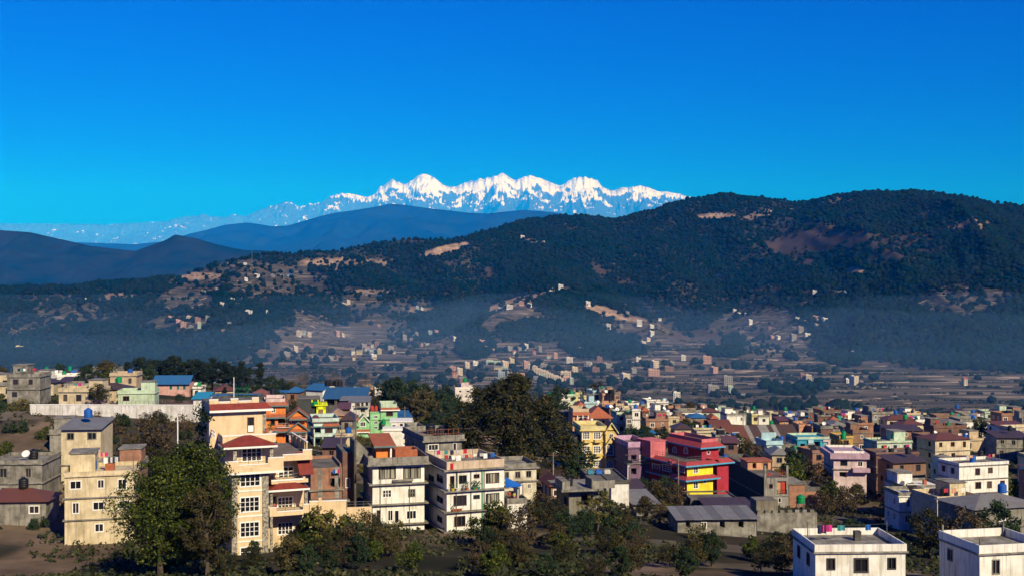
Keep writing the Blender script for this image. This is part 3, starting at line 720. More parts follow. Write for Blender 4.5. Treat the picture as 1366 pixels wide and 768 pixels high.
class House:
    def __init__(s, name, label, cat, px, d, rz=0.0, group=None):
        s.px, s.d, s.rz = px, d, R(rz)
        x = (px - 683) / F * d
        s.c, s.s = math.cos(s.rz), math.sin(s.rz)
        s.O = Vector((x, d, gz(x, d)))
        s.root = tag(empty(name, s.O, s.rz), label, cat, group)
        s.blocks = []; s.wins = []; s.base = None
    def dirl(s, px, py):
        u = (px - 683) / F; w = (384 - py) / F
        return Vector((u * s.c + s.s, -u * s.s + s.c, w)), Vector((-s.O.x * s.c - s.O.y * s.s, s.O.x * s.s - s.O.y * s.c, -s.O.z))
    def q(s, px, py, y=0.0):            # (x, z) on the local plane y
        d, o = s.dirl(px, py); t = (y - o.y) / d.y; return o.x + d.x * t, o.z + d.z * t
    def qs(s, px, py, x):               # (y, z) on the local plane x
        d, o = s.dirl(px, py); t = (x - o.x) / d.x; return o.y + d.y * t, o.z + d.z * t
    def X(s, px, y=0.0): return s.q(px, 600, y)[0]
    def Z(s, py, px=None, y=0.0): return s.q(s.px if px is None else px, py, y)[1]
    def block(s, x0, x1, y0, y1, z0, z1, m, name='wall', roof=None):
        b = Block(s, x0, x1, y0, y1, z0, z1, m, name, roof or M_roofc); s.blocks.append(b); return b
    def win(s, b, face, a0, a1, z0, z1, style='plain', nx=2, nz=1, fm=None, sill=False):
        x0, x1, y0, y1, zb, zt = b.b
        lo, hi = (x0, x1) if face == 'F' else (y0, y1)
        a0, a1 = max(lo + .08, min(a0, a1)), min(hi - .08, max(a0, a1)); z0, z1 = max(zb + .05, min(z0, z1)), min(zt - .08, max(z0, z1))
        if a1 - a0 < .3 or z1 - z0 < .3: return
        w, h = round(a1 - a0, 1), round(z1 - z0, 1); c = (a0 + a1) / 2
        if c - w / 2 < lo + .03 or c + w / 2 > hi - .03: w = round(w - .1, 1)
        if z0 + h > zt - .03: h = round(h - .1, 1)
        if w < .25 or h < .25: return
        for q in b.holes[face]:
            if c - w / 2 < q[1] + .06 and c + w / 2 > q[0] - .06 and z0 < q[3] + .06 and z0 + h > q[2] - .06: return
        b.holes[face].append((c - w / 2, c + w / 2, z0, z0 + h, style))
        if style == 'open': return
        s.wins.append((b, face, c, z0, w, h, style, nx, nz, fm or M_frame))
    def wpx(s, b, px0, px1, py0, py1, style='plain', nx=2, nz=1, fm=None, face='F'):
        if face == 'F':
            y = b.b[2]; a0, z1 = s.q(px0, py0, y); a1, z0 = s.q(px1, py1, y)
        else:
            x = b.b[0] if face == 'L' else b.b[1]; a0, z1 = s.qs(px0, py0, x); a1, z0 = s.qs(px1, py1, x)
        s.win(b, face, a0, a1, z0, z1, style, nx, nz, fm)
    def part(s, name, mb, m, parent=None): return part(name, mb, m, parent or s.root)
    def bx(s, name, x0, x1, y0, y1, z0, z1, m, parent=None): return s.part(name, MB().box(x0, x1, y0, y1, z0, z1), m, parent)
    def plate(s, b, z, th=.16, out=.35, m=None, name='floor_slab', sides='FLR'):
        x0, x1, y0, y1 = b.b[:4]
        return s.bx(name, x0 - (out if 'L' in sides else -.01), x1 + (out if 'R' in sides else -.01), y0 - (out if 'F' in sides else -.01), y1 - .013, z - th / 2, z + th / 2, m or M_conc)
    def rim(s, x0, x1, y0, y1, z0, z1, th, m, name='parapet', front=True):
        b = MB()
        if front: b.box(x0, x1, y0, y0 + th, z0, z1)
        b.box(x0, x1, y1 - th, y1, z0, z1); b.box(x0, x0 + th, y0 + th, y1 - th, z0, z1); b.box(x1 - th, x1, y0 + th, y1 - th, z0, z1)
        return s.part(name, b, m)
    def skirt(s, x0, x1, y0, y1, z, out, drop, m, trim=None, faces='FLR', name='roof_skirt'):
        """a sloping band of roof round the top of a storey"""
        b = MB(); zl = z - drop
        A = {'F': [(x0, y0, z), (x1, y0, z), (x1 + out * ('R' in faces), y0 - out, zl), (x0 - out * ('L' in faces), y0 - out, zl)],
             'L': [(x0, y1, z), (x0, y0, z), (x0 - out, y0 - out * ('F' in faces), zl), (x0 - out, y1, zl)],
             'R': [(x1, y0, z), (x1, y1, z), (x1 + out, y1, zl), (x1 + out, y0 - out * ('F' in faces), zl)]}
        for f in faces:
            p = [Vector(q) for q in A[f]]
            n = (p[1] - p[0]).cross(p[3] - p[0]).normalized()
            if n.z < 0: n = -n
            lo = [q - Vector((0, 0, .13)) for q in p]
            k = len(b.v); b.v += [tuple(q) for q in p + lo]
            b.f += [(k, k + 1, k + 2, k + 3), (k + 7, k + 6, k + 5, k + 4), (k, k + 4, k + 5, k + 1), (k + 1, k + 5, k + 6, k + 2), (k + 2, k + 6, k + 7, k + 3), (k + 3, k + 7, k + 4, k)]; b.m += [0] * 6
        o = s.part(name, b, m)
        if trim:
            xl = x0 - out * ('L' in faces); xr = x1 + out * ('R' in faces); t = MB()
            if 'F' in faces: t.box(xl - .04, xr + .04, y0 - out - .06, y0 - out + .05, zl - .30, zl - .02)
            if 'L' in faces: t.box(x0 - out - .06, x0 - out + .05, y0 - out + .06, y1, zl - .30, zl - .02)
            if 'R' in faces: t.box(x1 + out - .05, x1 + out + .06, y0 - out + .06, y1, zl - .30, zl - .02)
            s.part('fascia', t, trim, o)
        return o
    def gable(s, x0, x1, y0, y1, z, h, m, wallm, out=.4, trim=None, name='roof'):
        """ridge running front to back, with the gable end facing the front"""
        xc = (x0 + x1) / 2; k = h / ((x1 - x0) / 2); b = MB(); e = out * k
        b.prism([(x0 - out, z - e), (xc, z + h), (xc, z + h + .16), (x0 - out, z - e + .16)], 'y', y0 - out, y1)
        b.prism([(xc, z + h), (x1 + out, z - e), (x1 + out, z - e + .16), (xc, z + h + .16)], 'y', y0 - out, y1)
        o = s.part(name, b, m)
        s.part('gable', MB().prism([(x0, z), (x1, z), (xc, z + h - .02)], 'y', y0 - .02, y0 + .25), wallm, o)
        if trim:
            t = MB()
            t.prism([(x0 - out, z - e - .1), (xc, z + h - .1), (xc, z + h + .19), (x0 - out, z - e + .19)], 'y', y0 - out - .06, y0 - out - .003)
            t.prism([(xc, z + h - .1), (x1 + out, z - e - .1), (x1 + out, z - e + .19), (xc, z + h + .19)], 'y', y0 - out - .06, y0 - out - .003)
            s.part('fascia', t, trim, o)
        return o
    def hip(s, x0, x1, y0, y1, z, h, m, trim=None, inset=None, name='roof'):
        xc, yc = (x0 + x1) / 2, (y0 + y1) / 2; i = min((x1 - x0) / 2, (y1 - y0) / 2) if inset is None else inset
        b = MB(); c = [(x0, y0, z), (x1, y0, z), (x1, y1, z), (x0, y1, z)]
        if x1 - x0 >= y1 - y0: r0, r1 = (x0 + i, yc, z + h), (x1 - i, yc, z + h)
        else: r0, r1 = (xc, y0 + i, z + h), (xc, y1 - i, z + h)
        if x1 - x0 >= y1 - y0: fs = [[c[0], c[1], r1, r0], [c[2], c[3], r0, r1], [c[1], c[2], r1], [c[3], c[0], r0]]
        else: fs = [[c[0], c[1], r0], [c[2], c[3], r1], [c[1], c[2], r1, r0], [c[3], c[0], r0, r1]]
        for f in fs: b.face(f)
        b.face([(x0, y0, z - .02), (x0, y1, z - .02), (x1, y1, z - .02), (x1, y0, z - .02)])
        o = s.part(name, b, m)
        if trim: s.part('fascia', MB().box(x0 - .05, x1 + .05, y0 - .05, y1 + .05, z - .26, z - .025), trim, o)
        return o
    def rail(s, pts, h, m, n=8, name='railing', r=.035):
        b = MB()
        for a, c in zip(pts[:-1], pts[1:]):
            a = Vector(a); c = Vector(c); L_ = (c - a).length; k = max(1, int(L_ / .9))
            for z in (h, h * .5): b.tube(a + Vector((0, 0, z)), c + Vector((0, 0, z)), r, None, 4)
            for i in range(k + 1):
                p = a.lerp(c, i / k); b.tube(p, p + Vector((0, 0, h)), r, None, 4)
        return s.part(name, b, m)
    def done(s):
        for b in s.blocks:
            x0, x1, y0, y1, z0, z1 = b.b; mb = MB()
            def fc(face, a0, a1, P, n):
                hs = b.holes[face]
                A = sorted({a0, a1} | {v for h in hs for v in h[:2]}); Z = sorted({z0, z1} | {v for h in hs for v in h[2:4]})
                for i in range(len(A) - 1):
                    for j in range(len(Z) - 1):
                        ca, cz = (A[i] + A[i + 1]) / 2, (Z[j] + Z[j + 1]) / 2
                        if any(h[0] < ca < h[1] and h[2] < cz < h[3] for h in hs): continue
                        mb.face([P(A[i], 0, Z[j]), P(A[i + 1], 0, Z[j]), P(A[i + 1], 0, Z[j + 1]), P(A[i], 0, Z[j + 1])][::n])
                for h in hs:
                    dp = 1.2 if h[4] == 'open' else .22
                    c = [(h[0], h[2]), (h[1], h[2]), (h[1], h[3]), (h[0], h[3])]
                    for i in range(4):
                        p, q = c[i], c[(i + 1) % 4]; mb.face([P(p[0], 0, p[1]), P(q[0], 0, q[1]), P(q[0], dp, q[1]), P(p[0], dp, p[1])][::n])
                    mb.face([P(c_[0], dp, c_[1]) for c_ in c][::n], 2)
                    if h[4] == 'arch':
                        r = (h[1] - h[0]) / 2; cx = (h[0] + h[1]) / 2; zc = h[3] - r
                        for sgn in (-1, 1):
                            arc = [(cx + sgn * r * math.cos(math.pi / 2 * i / 5), zc + r * math.sin(math.pi / 2 * i / 5)) for i in range(6)]
                            poly = [P(a, .004, z) for a, z in arc] + [P(cx + sgn * r, .004, h[3])]
                            mb.face(poly)
            fc('F', x0, x1, lambda a, t, z: (a, y0 + t, z), 1)
            fc('L', y0, y1, lambda a, t, z: (x0 + t, a, z), -1)
            fc('R', y0, y1, lambda a, t, z: (x1 - t, a, z), 1)
            mb.face([(x1, y1, z0), (x0, y1, z0), (x0, y1, z1), (x1, y1, z1)]); mb.face([(x0, y0, z1), (x1, y0, z1), (x1, y1, z1), (x0, y1, z1)], 1)
            b.obj = s.part(b.name, mb, [b.m, b.roof, M_dark])
        for b, face, c, z, w, h, style, nx, nz, fm in s.wins:
            me, pm = window_mesh(w, h, style, nx, nz, fm)
            o = link('window', me, s.root); pn = link('pane', pm, o)
            x0, x1, y0, y1 = b.b[:4]
            o.location = (c, y0, z) if face == 'F' else (x0, c, z) if face == 'L' else (x1, c, z)
            o.rotation_euler = (0, 0, 0 if face == 'F' else -math.pi / 2 if face == 'L' else math.pi / 2)
        return s
    def world(s, x, y, z): return Vector((s.O.x + x * s.c - y * s.s, s.O.y + x * s.s + y * s.c, s.O.z + z))

OCC = []                                # plan footprints already taken: (x, y, radius)
# ------------------------------------------------------------------ small things
TANKS = {}
TCOL = {'black': (.012, .012, .014), 'green': (.0, .24, .075), 'blue': (.01, .10, .42), 'red': (.45, .05, .03), 'teal': (.03, .28, .24), 'steel': (.42, .44, .46)}
def tank(loc, colour, r, h, where):
    k = colour
    if k not in TANKS:
        m = paint(TCOL[colour], .45, .25, 1.5, metal=.7 if colour == 'steel' else 0)
        pf = [(.0, 0), (.98, 0), (1, .06)]
        for i in range(4): z = .1 + i * .17; pf += [(1, z), (1.05, z + .04), (1.05, z + .1), (1, z + .14)]
        pf += [(.97, .8), (.6, .9), (.35, .93)]
        TANKS[k] = (MB().lathe(pf, 16).mesh('body', [m]), MB().lathe([(.36, .92), (.36, 1.0), (.0, 1.01)], 12).mesh('lid', [m]))
    o = tag(empty('water_tank', loc), '%s water tank %s' % ('shiny steel' if colour == 'steel' else colour + ' plastic', where), 'water tank', 'roof water tanks')
    for nm, me in zip(('body', 'lid'), TANKS[k]):
        q = link(nm, me, o); q.scale = (r, r, h)
    return o
def pole(loc, h, r, label, m=None, name='pole', cat='pole', top=None):
    o = tag(empty(name, loc), label, cat)
    part('shaft', MB().tube((0, 0, 0), (0, 0, h), r, r * .7, 8), m or M_metal, o)
    part('foot', MB().tube((0, 0, 0), (0, 0, .25), r * 2, r * 1.5, 8), M_conc, o)
    if top == 'lamp':
        part('solar_panel', MB().prism([(-.55, 0), (.55, .35), (.55, .42), (-.55, .07)], 'x', -.8, .8), M_black, o, (0, 0, h))
        part('arm', MB().tube((0, 0, h - .6), (0, -1.0, h - .35), .04), M_metal, o)
        part('lamp_head', MB().box(-.15, .15, -1.5, -.95, h - .4, h - .28), M_trim, o)
    return o
# ------------------------------------------------------------------ the town: houses measured from the photograph
def occ(H, x0, x1, y0, y1):
    c = H.world((x0 + x1) / 2, (y0 + y1) / 2, 0); OCC.append((c.x, c.y, .5 * math.hypot(x1 - x0, y1 - y0)))
def std(name, label, px0, px1, pyt, d, rz, depth, m, wins=(), side=(), slabs=(), out=.35, slabm=None, par=None, roof=None, cat='house', group=None, sillz=True, bot=None):
    H = House(name, label, cat, px0, d, rz, group)
    w = H.X(px1); z = H.Z(pyt)
    b = H.block(0, w, 0, depth, -1.5 if bot is None else H.Z(bot), z, m, roof=roof)
    for q in wins: H.wpx(b, *q)
    for q in side: H.wpx(b, *q, face='L')
    for py in slabs: H.plate(b, H.Z(py), .17, out, slabm)
    if par: H.rim(-.02, w + .02, -.02, depth + .02, z + .003, z + par[0], par[1], par[2])
    occ(H, 0, w, 0, depth)
    return H, b, w, z
G44 = ('grid', 4, 3); G22 = ('plain', 2, 1); G33 = ('grid', 3, 2)
M_orange = wallp((.80, .24, .05), .2); M_peach = wallp((.62, .33, .19), .35); M_cyan = wallp((.55, .72, .70), .35); M_green = wallp((.30, .62, .32), .3)
M_lime = wallp((.72, .80, .01), .1, .08); M_yell = wallp((.78, .60, .22), .35); M_ylw = wallp((.85, .72, .04), .2); M_crim = wallp((.42, .03, .055), .2); M_pink = wallp((.62, .17, .20), .3)
M_lilac_shade = wallp((.20, .12, .20), .4); M_turq = wallp((.05, .34, .48), .3); M_lblue = wallp((.42, .62, .70), .3); M_bluer = corr((.015, .12, .30), 'blue', .2); M_grey = corr((.19, .195, .185), 'grey', .35); M_rust = corr((.13, .045, .028), 'rust', .6); M_dkr = corr((.055, .035, .03), 'darkrust', .3)  # lilac is darkened so that the wall colour carries shade
M_tealt = paint((.10, .17, .18), .6, .2); M_beige = wallp((.56, .44, .30), .4); M_brown = wallp((.26, .15, .10), .4); M_pgreen = wallp((.52, .66, .50), .35); M_pyell = wallp((.68, .62, .32), .35); M_pinkw = wallp((.66, .52, .52), .4)

# -- cream house with stone pilasters and red hip roofs
def cream_house():
    H = House('cream_house', 'tall cream house with red hip roofs, stone pilasters and white trim', 'house', 309, 139, 22)
    X, Z = H.X, H.Z
    xr = X(358); xw = X(414, 1.5)
    zt = Z(627)                                   # underside of the terrace over the second floor
    b = H.block(0, xr, 0, 9, -1.5, zt, M_cream)
    for p in ((319.8, 347.6, 629.5, 648), (319.3, 347, 662, 681.7), (319.3, 347, 696, 715), (319.3, 347, 729, 748)): H.wpx(b, *p, 'grid', 4, 3)
    for a, c in ((309, 316.5), (350, 358)): H.bx('stone_pilaster', X(a), X(c), -.14, .12, -1.4, zt - .02, M_stone)
    for py in (655.5, 689.5, 723): H.bx('string_course', X(316.7), X(349.8), -.07, .05, Z(py) - .09, Z(py) + .09, M_trim)
    for j, py in enumerate((640, 674, 707, 740)):                      # dark side balconies on the left
        H.bx('side_balcony', -1.1, -.01, 1.5, 6.5, Z(py + 9) - .1, Z(py + 9) + .1, M_cream)
    # terrace band over the second floor
    zb = Z(624); H.bx('terrace_slab', X(300), X(377), -.75, 9, zb - .55, zb, M_cream); t0 = zb + .003
    H.part('terrace_parapet', MB().box(X(300), X(317.5), -.75, -.6, t0, Z(615)).box(X(317.6), X(356), -.75, -.6, t0, Z(620)).box(X(356.2), X(376.8), -.75, -.6, t0, Z(612.5)), M_cream)
    H.part('coping', MB().box(X(300) - .05, X(317.5), -.8, -.55, Z(615) + .002, Z(615) + .14).box(X(317.6), X(356), -.8, -.55, Z(620) + .002, Z(620) + .12).box(X(356.2) + .02, X(376.8) + .05, -.8, -.55, Z(612.5) + .002, Z(612.5) + .14), M_trim)
    H.part('white_band', MB().box(X(300) - .06, X(377) + .06, -.83, -.70, zb - .75, zb - .5), M_trim)
    H.rail([(X(317.6), -.68, Z(620)), (X(356), -.68, Z(620))], .8, M_metal)
    # third floor behind a porch with a red hip roof
    y2 = 1.3; ze = Z(593, None, y2)
    b2 = H.block(X(316, y2), X(362, y2), y2, 9, t0, ze, M_cream); H.wpx(b2, 322, 349.5, 596.5, 614.5, 'grid', 4, 3)
    H.block(X(302, 2.5), X(315.8, y2), 2.5, 8.8, t0, ze, M_cream)
    for a, c in ((311, 316), (360, 364.5)): H.bx('porch_column', X(a, -.3), X(c, -.3), -.3, .15, t0, ze - .05, M_stone)
    H.hip(X(297, -.7), X(369.8, -.7), -.7, 3.4, ze, 1.15, M_tile, M_trim, 2.9)
    # wall and terrace of the floor above
    yt = 1.9; zf = Z(589, None, yt)
    H.part('roof_terrace_parapet', MB().box(X(297, yt), X(368, yt), yt, yt + .16, ze + .02, Z(581.5, None, yt)).box(X(297, yt), X(297, yt) + .16, yt + .16, 9, ze + .02, Z(581.5, None, yt)), M_cream)
    H.part('coping', MB().box(X(297, yt) - .05, X(368, yt) + .05, yt - .06, yt + .2, Z(581.5, None, yt) + .002, Z(581.5, None, yt) + .16), M_trim)
    H.bx('roof_terrace', X(297, yt) + .17, X(368, yt) - .01, yt + .17, 14.5, ze + .01, zf + .25, M_roofc)
    y3 = 6.2; zt3 = Z(546, None, y3); x30, x31 = X(279, y3), X(355, y3)
    b3 = H.block(x30, x31, y3, 14.5, -1.0, zt3, M_cream); H.wpx(b3, 330, 339, 555.5, 576, 'door', 1, 1, M_wood)
    dz = H.q(334, 576, y3)[1]
    H.bx('door_panel', X(330.8, y3), X(338.4, y3), y3 - .02, y3 + .09, H.q(334, 575.5, y3)[1], H.q(334, 567, y3)[1], M_trim)
    H.bx('stone_pilaster', X(350.5, y3), X(354.6, y3), y3 - .12, y3 - .003, zf, zt3 - .1, M_stone)
    H.skirt(x30, x31, y3, 14.5, Z(537.5, None, y3), .75, .75, M_tile, M_trim, 'FR')
    zp = Z(537.5, None, y3) - .02
    H.block(x30 + .02, x31 - .02, y3 + .02, 14.4, zt3 - .1, zp, M_cream, 'attic')
    pp = MB(); q = [(279, 291.5, 532.5), (291.6, 307.4, 535.8), (307.5, 318, 532.2), (318.1, 336, 535.5), (336.1, 345.5, 531.8)]
    for a, c, py in q: pp.box(X(a, y3) + .03, X(c, y3), y3 + .05, y3 + .2, zp + .003, Z(py, None, y3))
    H.part('parapet', pp, M_cream)
    cp = MB()
    for a, c, py in q: cp.box(X(a, y3), X(c, y3) - .01, y3, y3 + .25, Z(py, None, y3) + .002, Z(py, None, y3) + .13)
    H.part('coping', cp, M_trim)
    H.bx('water_heater_panel', X(283, y3), X(291, y3), y3 + 1.2, y3 + 2.4, zp + .9, zp + 1.0, M_bluer); H.bx('water_heater_panel', X(293, y3), X(306, y3), y3 + 1.2, y3 + 2.4, zp + .9, zp + 1.0, M_bluer)
    H.rail([(x30 + .3, yt + .6, zf + .3), (x30 + .3, y3 - .2, zf + .3)], .9, M_trim, r=.06)
    # right wing: terrace, recessed bay, porch with hip roof
    yw = 1.0; xa, xb = X(362, yw), X(412, yw)
    bw = H.block(xa, xb, 3.2, 9.0, -1.5, Z(618.5, None, 3.2), M_cream)
    H.wpx(bw, 370.3, 392.5, 621.5, 639, 'grid', 3, 3); H.wpx(bw, 369.6, 391.5, 661.8, 678, 'grid', 4, 3); H.wpx(bw, 363.5, 369, 662, 682, 'open'); H.wpx(bw, 369.6, 391.5, 696, 712, 'grid', 4, 3)
    zw = Z(612, None, yw); H.bx('terrace_slab', xa, X(416, yw), yw - .3, 13.5, zw - .55, zw, M_cream)
    H.part('terrace_parapet', MB().box(X(377.2, yw - .3), X(403.8, yw - .3), yw - .3, yw - .14, zw + .002, Z(610, None, yw)).box(X(404, yw - .3), X(416, yw - .3), yw - .3, yw - .14, zw + .002, Z(605, None, yw)).box(X(416, yw) - .3, X(416, yw) - .14, yw + 2.0, 13.3, zw + .002, zw + 1.35), M_cream)
    H.part('coping', MB().box(X(377.2, yw - .3), X(403.8, yw - .3), yw - .35, yw - .1, Z(610, None, yw) + .004, Z(610, None, yw) + .12).box(X(404, yw - .3), X(416, yw - .3) + .05, yw - .35, yw - .1, Z(605, None, yw) + .004, Z(605, None, yw) + .14).box(X(416, yw) - .34, X(416, yw) - .1, yw + 1.9, 13.4, zw + 1.36, zw + 1.48), M_trim)
    for k in range(4): H.bx('wall_pier', X(416, yw) - .46, X(416, yw) - .31, yw + 2.4 + 2.6 * k, yw + 2.8 + 2.6 * k, zw + .003, zw + 1.33, M_cream)
    H.rail([(X(404, yw), yw - .2, Z(610, None, yw)), (X(392, yw), yw - .2, Z(610, None, yw))], .7, M_metal)
    H.bx('floor_tiles', xa + .1, X(416, yw) - .5, yw + .1, 13.2, zw + .004, zw + .03, paint((.17, .14, .125), .8, .3, .6))
    zm = Z(645, None, yw); H.bx('balcony', xa, X(411, yw), yw - .1, 3.19, zm - .35, zm + .1, M_cream); H.bx('balcony_trim', xa - .04, X(404, yw), yw - .18, yw - .102, zm + .0, zm + .22, M_trim)
    H.rail([(xa + .1, yw, zm + .1), (X(402, yw), yw, zm + .1)], .75, M_metal)
    fx = X(404, yw)
    H.part('wing_wall', MB().prism([(yw - .1, zm + .1), (3.19, zm + .1), (3.19, zw - .56), (2.4, zw - .56), (yw - .1, Z(637, None, yw))], 'x', fx, fx + .3), M_cream)
    H.part('wing_roof', MB().prism([(yw - .5, Z(638, None, yw)), (2.9, zw + .1), (2.9, zw + .28), (yw - .5, Z(638, None, yw) + .18)], 'x', fx - .55, fx + 1.3), M_tile)
    yp = .2; zp = Z(656, None, yp)
    H.hip(X(358.5, yp - .4), X(413, yp - .4), yp - .4, 3.15, zp, .95, M_tile, M_trim, 2.3)
    for a, c in ((360.5, 364), (406.5, 410.5)): H.bx('porch_column', X(a, yp), X(c, yp), yp, yp + .4, -1.4, zp - .28, M_stone)
    zq = Z(687, None, yp)
    H.part('balcony', MB().box(X(359.5, yp), X(412, yp), yp - .15, 3.19, zq - .5, zq).box(X(359.5, yp), X(369, yp), yp - .15, yp - .02, zq, Z(681, None, yp)).box(X(404, yp), X(412, yp), yp - .15, yp - .02, zq, Z(679.5, None, yp)), M_cream)
    H.part('coping', MB().box(X(359.5, yp) - .04, X(369, yp), yp - .2, yp + .03, Z(681, None, yp) + .003, Z(681, None, yp) + .12).box(X(369.1, yp), X(403.9, yp), yp - .2, yp + .0, zq + .003, zq + .12).box(X(404, yp), X(412, yp) + .04, yp - .2, yp + .03, Z(679.5, None, yp) + .003, Z(679.5, None, yp) + .12), M_trim)
    H.rail([(X(369, yp), yp - .08, zq + .1), (X(404, yp), yp - .08, zq + .1)], .75, M_metal)
    H.done(); occ(H, -1, xw, 0, 14)
    return H, yp, zq
CH, yp_, zq_ = cream_house()

# -- white house with four curtained and barred windows, orange rooftop room
def white_a():
    H, b, w, z = std('white_house', 'stained white house with an orange rooftop room and concrete ledges', 497, 566, 621, 163, 15, 10.5, M_white,
        wins=[(505.4, 528, 622.5, 637.7, 'curtain', 3, 1, M_darkf), (538, 561, 622.5, 637.2, 'curtain', 3, 1, M_darkf), (509.8, 522.8, 652.7, 663, 'grid', 3, 2), (544.3, 554.3, 651.5, 662, 'grid', 3, 2, M_conc),
              (517, 524.5, 680, 694, 'plain', 2, 1), (526, 532.5, 680, 697, 'plain', 1, 1), (541.5, 556, 680, 692, 'plain', 3, 1), (502.3, 508, 680, 699, 'plain', 1, 1, M_wood), (509, 523, 708, 722, 'plain', 2, 1), (541, 555, 708, 722, 'plain', 2, 1)],
        side=[(489, 494, 655, 668, 'plain', 2, 1)], slabs=(646, 673, 700), out=.55)
    zt = H.Z(619.5); H.plate(b, zt, .2, .9)
    H.rim(-.75, w + .5, -.75, 10.4, zt + .103, H.Z(609.5), .15, M_conc)
    H.bx('plant_shelf', 2.9, 5.9, -.45, -.003, H.Z(642.5), H.Z(640.5), M_conc)
    H.part('drain_pipe', MB().tube((1.1, -.1, -1), (1.1, -.1, zt - .15), .06), M_metal); H.part('drain_pipe', MB().tube((w * .71, -.1, -1), (w * .71, -.1, H.Z(648)), .05), M_metal)
    y = 3.2; q = H.block(H.X(502, y), H.X(521.6, y), y, 8.5, zt + .1, H.Z(594, None, y), M_orange, 'rooftop_room')
    zr = H.Z(594, None, y)
    H.part('rooftop_room_roof', MB().prism([(y - 1.0, zr - .05), (9, zr + .95), (9, zr + 1.1), (y - 1.0, zr + .1)], 'x', H.X(497.5, y), H.X(527, y)), M_terr)
    H.bx('roof_trim', H.X(497.3, y), H.X(527.2, y), y - 1.08, y - 1.003, zr - .2, zr + .05, M_tealt)
    H.bx('post', H.X(519.5, y), H.X(521.5, y), y - .8, y - .6, zt + .1, zr - .1, M_trim)
    st = MB()                                                            # outside stair up to the rooftop tank stand
    for k in range(10): st.box(-1.9 + .28 * k, -1.9 + .28 * (k + 1) - .004, 4.2, 5.4, zt - .4, zt + 3.0 - .28 * k)
    H.part('stair', st, M_conc)
    H.bx('stair_wall', -2.2, -1.91, 3.6, 9.2, -1.4, zt + 3.0, M_dconc)
    H.rim(H.X(527.5, 4.5), H.X(557, 4.5), 4.5, 8, zt + .104, zt + 1.4, .14, M_terr, 'planter_wall')
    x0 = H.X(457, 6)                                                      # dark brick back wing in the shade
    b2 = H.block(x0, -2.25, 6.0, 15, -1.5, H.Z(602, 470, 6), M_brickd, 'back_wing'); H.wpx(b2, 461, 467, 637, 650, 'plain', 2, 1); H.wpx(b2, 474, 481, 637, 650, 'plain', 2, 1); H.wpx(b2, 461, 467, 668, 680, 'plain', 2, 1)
    H.done(); return H
WA = white_a()

# -- white house with the laundry on its roof
def white_b():
    H, b, w, z = std('white_apartment_house', 'white flat-roofed apartment house with laundry and cream parapet on its roof', 596, 672.5, 627, 161, 21, 11, M_white,
        wins=[(600, 606.5, 634.5, 651.5, 'door', 1, 1, M_wood), (612, 622.7, 634, 644, 'thin', 2, 1, M_darkf), (632, 639.5, 631.5, 637, 'thin', 2, 1, M_wood), (648, 666, 630.5, 643.2, 'curtain', 4, 1, M_wood),
              (604.7, 622.7, 660.8, 673.3, 'thin', 3, 1, M_darkf), (631.3, 640, 659.5, 664.6, 'thin', 2, 1, M_darkf), (648, 666, 658, 670.3, 'curtain', 3, 1, M_darkf), (605.7, 620.8, 688, 701, 'thin', 3, 1, M_wood), (648, 666, 686, 699, 'thin', 3, 1, M_wood), (605, 622, 718, 730, 'thin', 3, 1, M_darkf), (648, 666, 715, 727, 'thin', 3, 1, M_darkf)],
        side=[(583, 591, 631, 645, 'thin', 2, 1, M_darkf), (583, 591, 659, 672, 'thin', 2, 1, M_darkf), (583.5, 590, 686, 698, 'thin', 2, 1, M_darkf), (572, 579, 631, 643, 'thin', 2, 1, M_darkf)], slabs=(655, 682.5, 709), out=.6)
    H.plate(b, z - .02, .2, .55)
    H.rim(-.02, w + .02, -.02, 11, z + .083, H.Z(615.5), .16, wallp((.60, .48, .36), .5), 'parapet')
    for px in (628, 645.7, 608.5): H.bx('pilaster', H.X(px) - .07, H.X(px) + .07, -.07, -.003, -1, z - .13, M_dconc)
    H.part('drain_pipe', MB().tube((H.X(643), -.12, -1), (H.X(643), -.12, z - .13), .07), paint(TCOL['green'], .5, .2))
    H.part('drain_pipe', MB().tube((H.X(609.8), -.12, H.Z(655)), (H.X(609.8), -.12, z - .13), .05), paint(TCOL['green'], .5, .2))
    for px, py in ((607, 607.5), (619.5, 606)): pass
    H.done(); return H, w, z
WB, wb_w, wb_z = white_b()
# clothes lines, laundry and pots on that roof and its ledges
def cloth(loc, w, h, c, label, rz, group):
    n = 6; b = MB()
    ph = random.uniform(0, 6)
    for i in range(n):
        a, q = i / n, (i + 1) / n
        y0, y1 = .05 * math.sin(ph + 9 * a), .05 * math.sin(ph + 9 * q)
        b.face([(a * w - w / 2, y0 * 1.6, -h * (1 + .04 * math.sin(7 * a))), (q * w - w / 2, y1 * 1.6, -h * (1 + .04 * math.sin(7 * q))), (q * w - w / 2, y1, 0), (a * w - w / 2, y0, 0)])
    o = link('laundry', b.mesh('laundry', [paint(c, .9, .15, 2.5)])); o.location = loc; o.rotation_euler = (0, 0, rz)
    so_ = o.modifiers.new('thickness', 'SOLIDIFY'); so_.thickness = .012
    tag(o, label, 'laundry', group); return o
LC = [('white', (.8, .8, .78)), ('crimson', (.45, .03, .05)), ('blue', (.02, .13, .45)), ('pale grey', (.5, .5, .5)), ('navy', (.02, .025, .07)), ('peach', (.6, .32, .2)), ('teal', (.04, .25, .25)), ('magenta', (.5, .03, .2))]
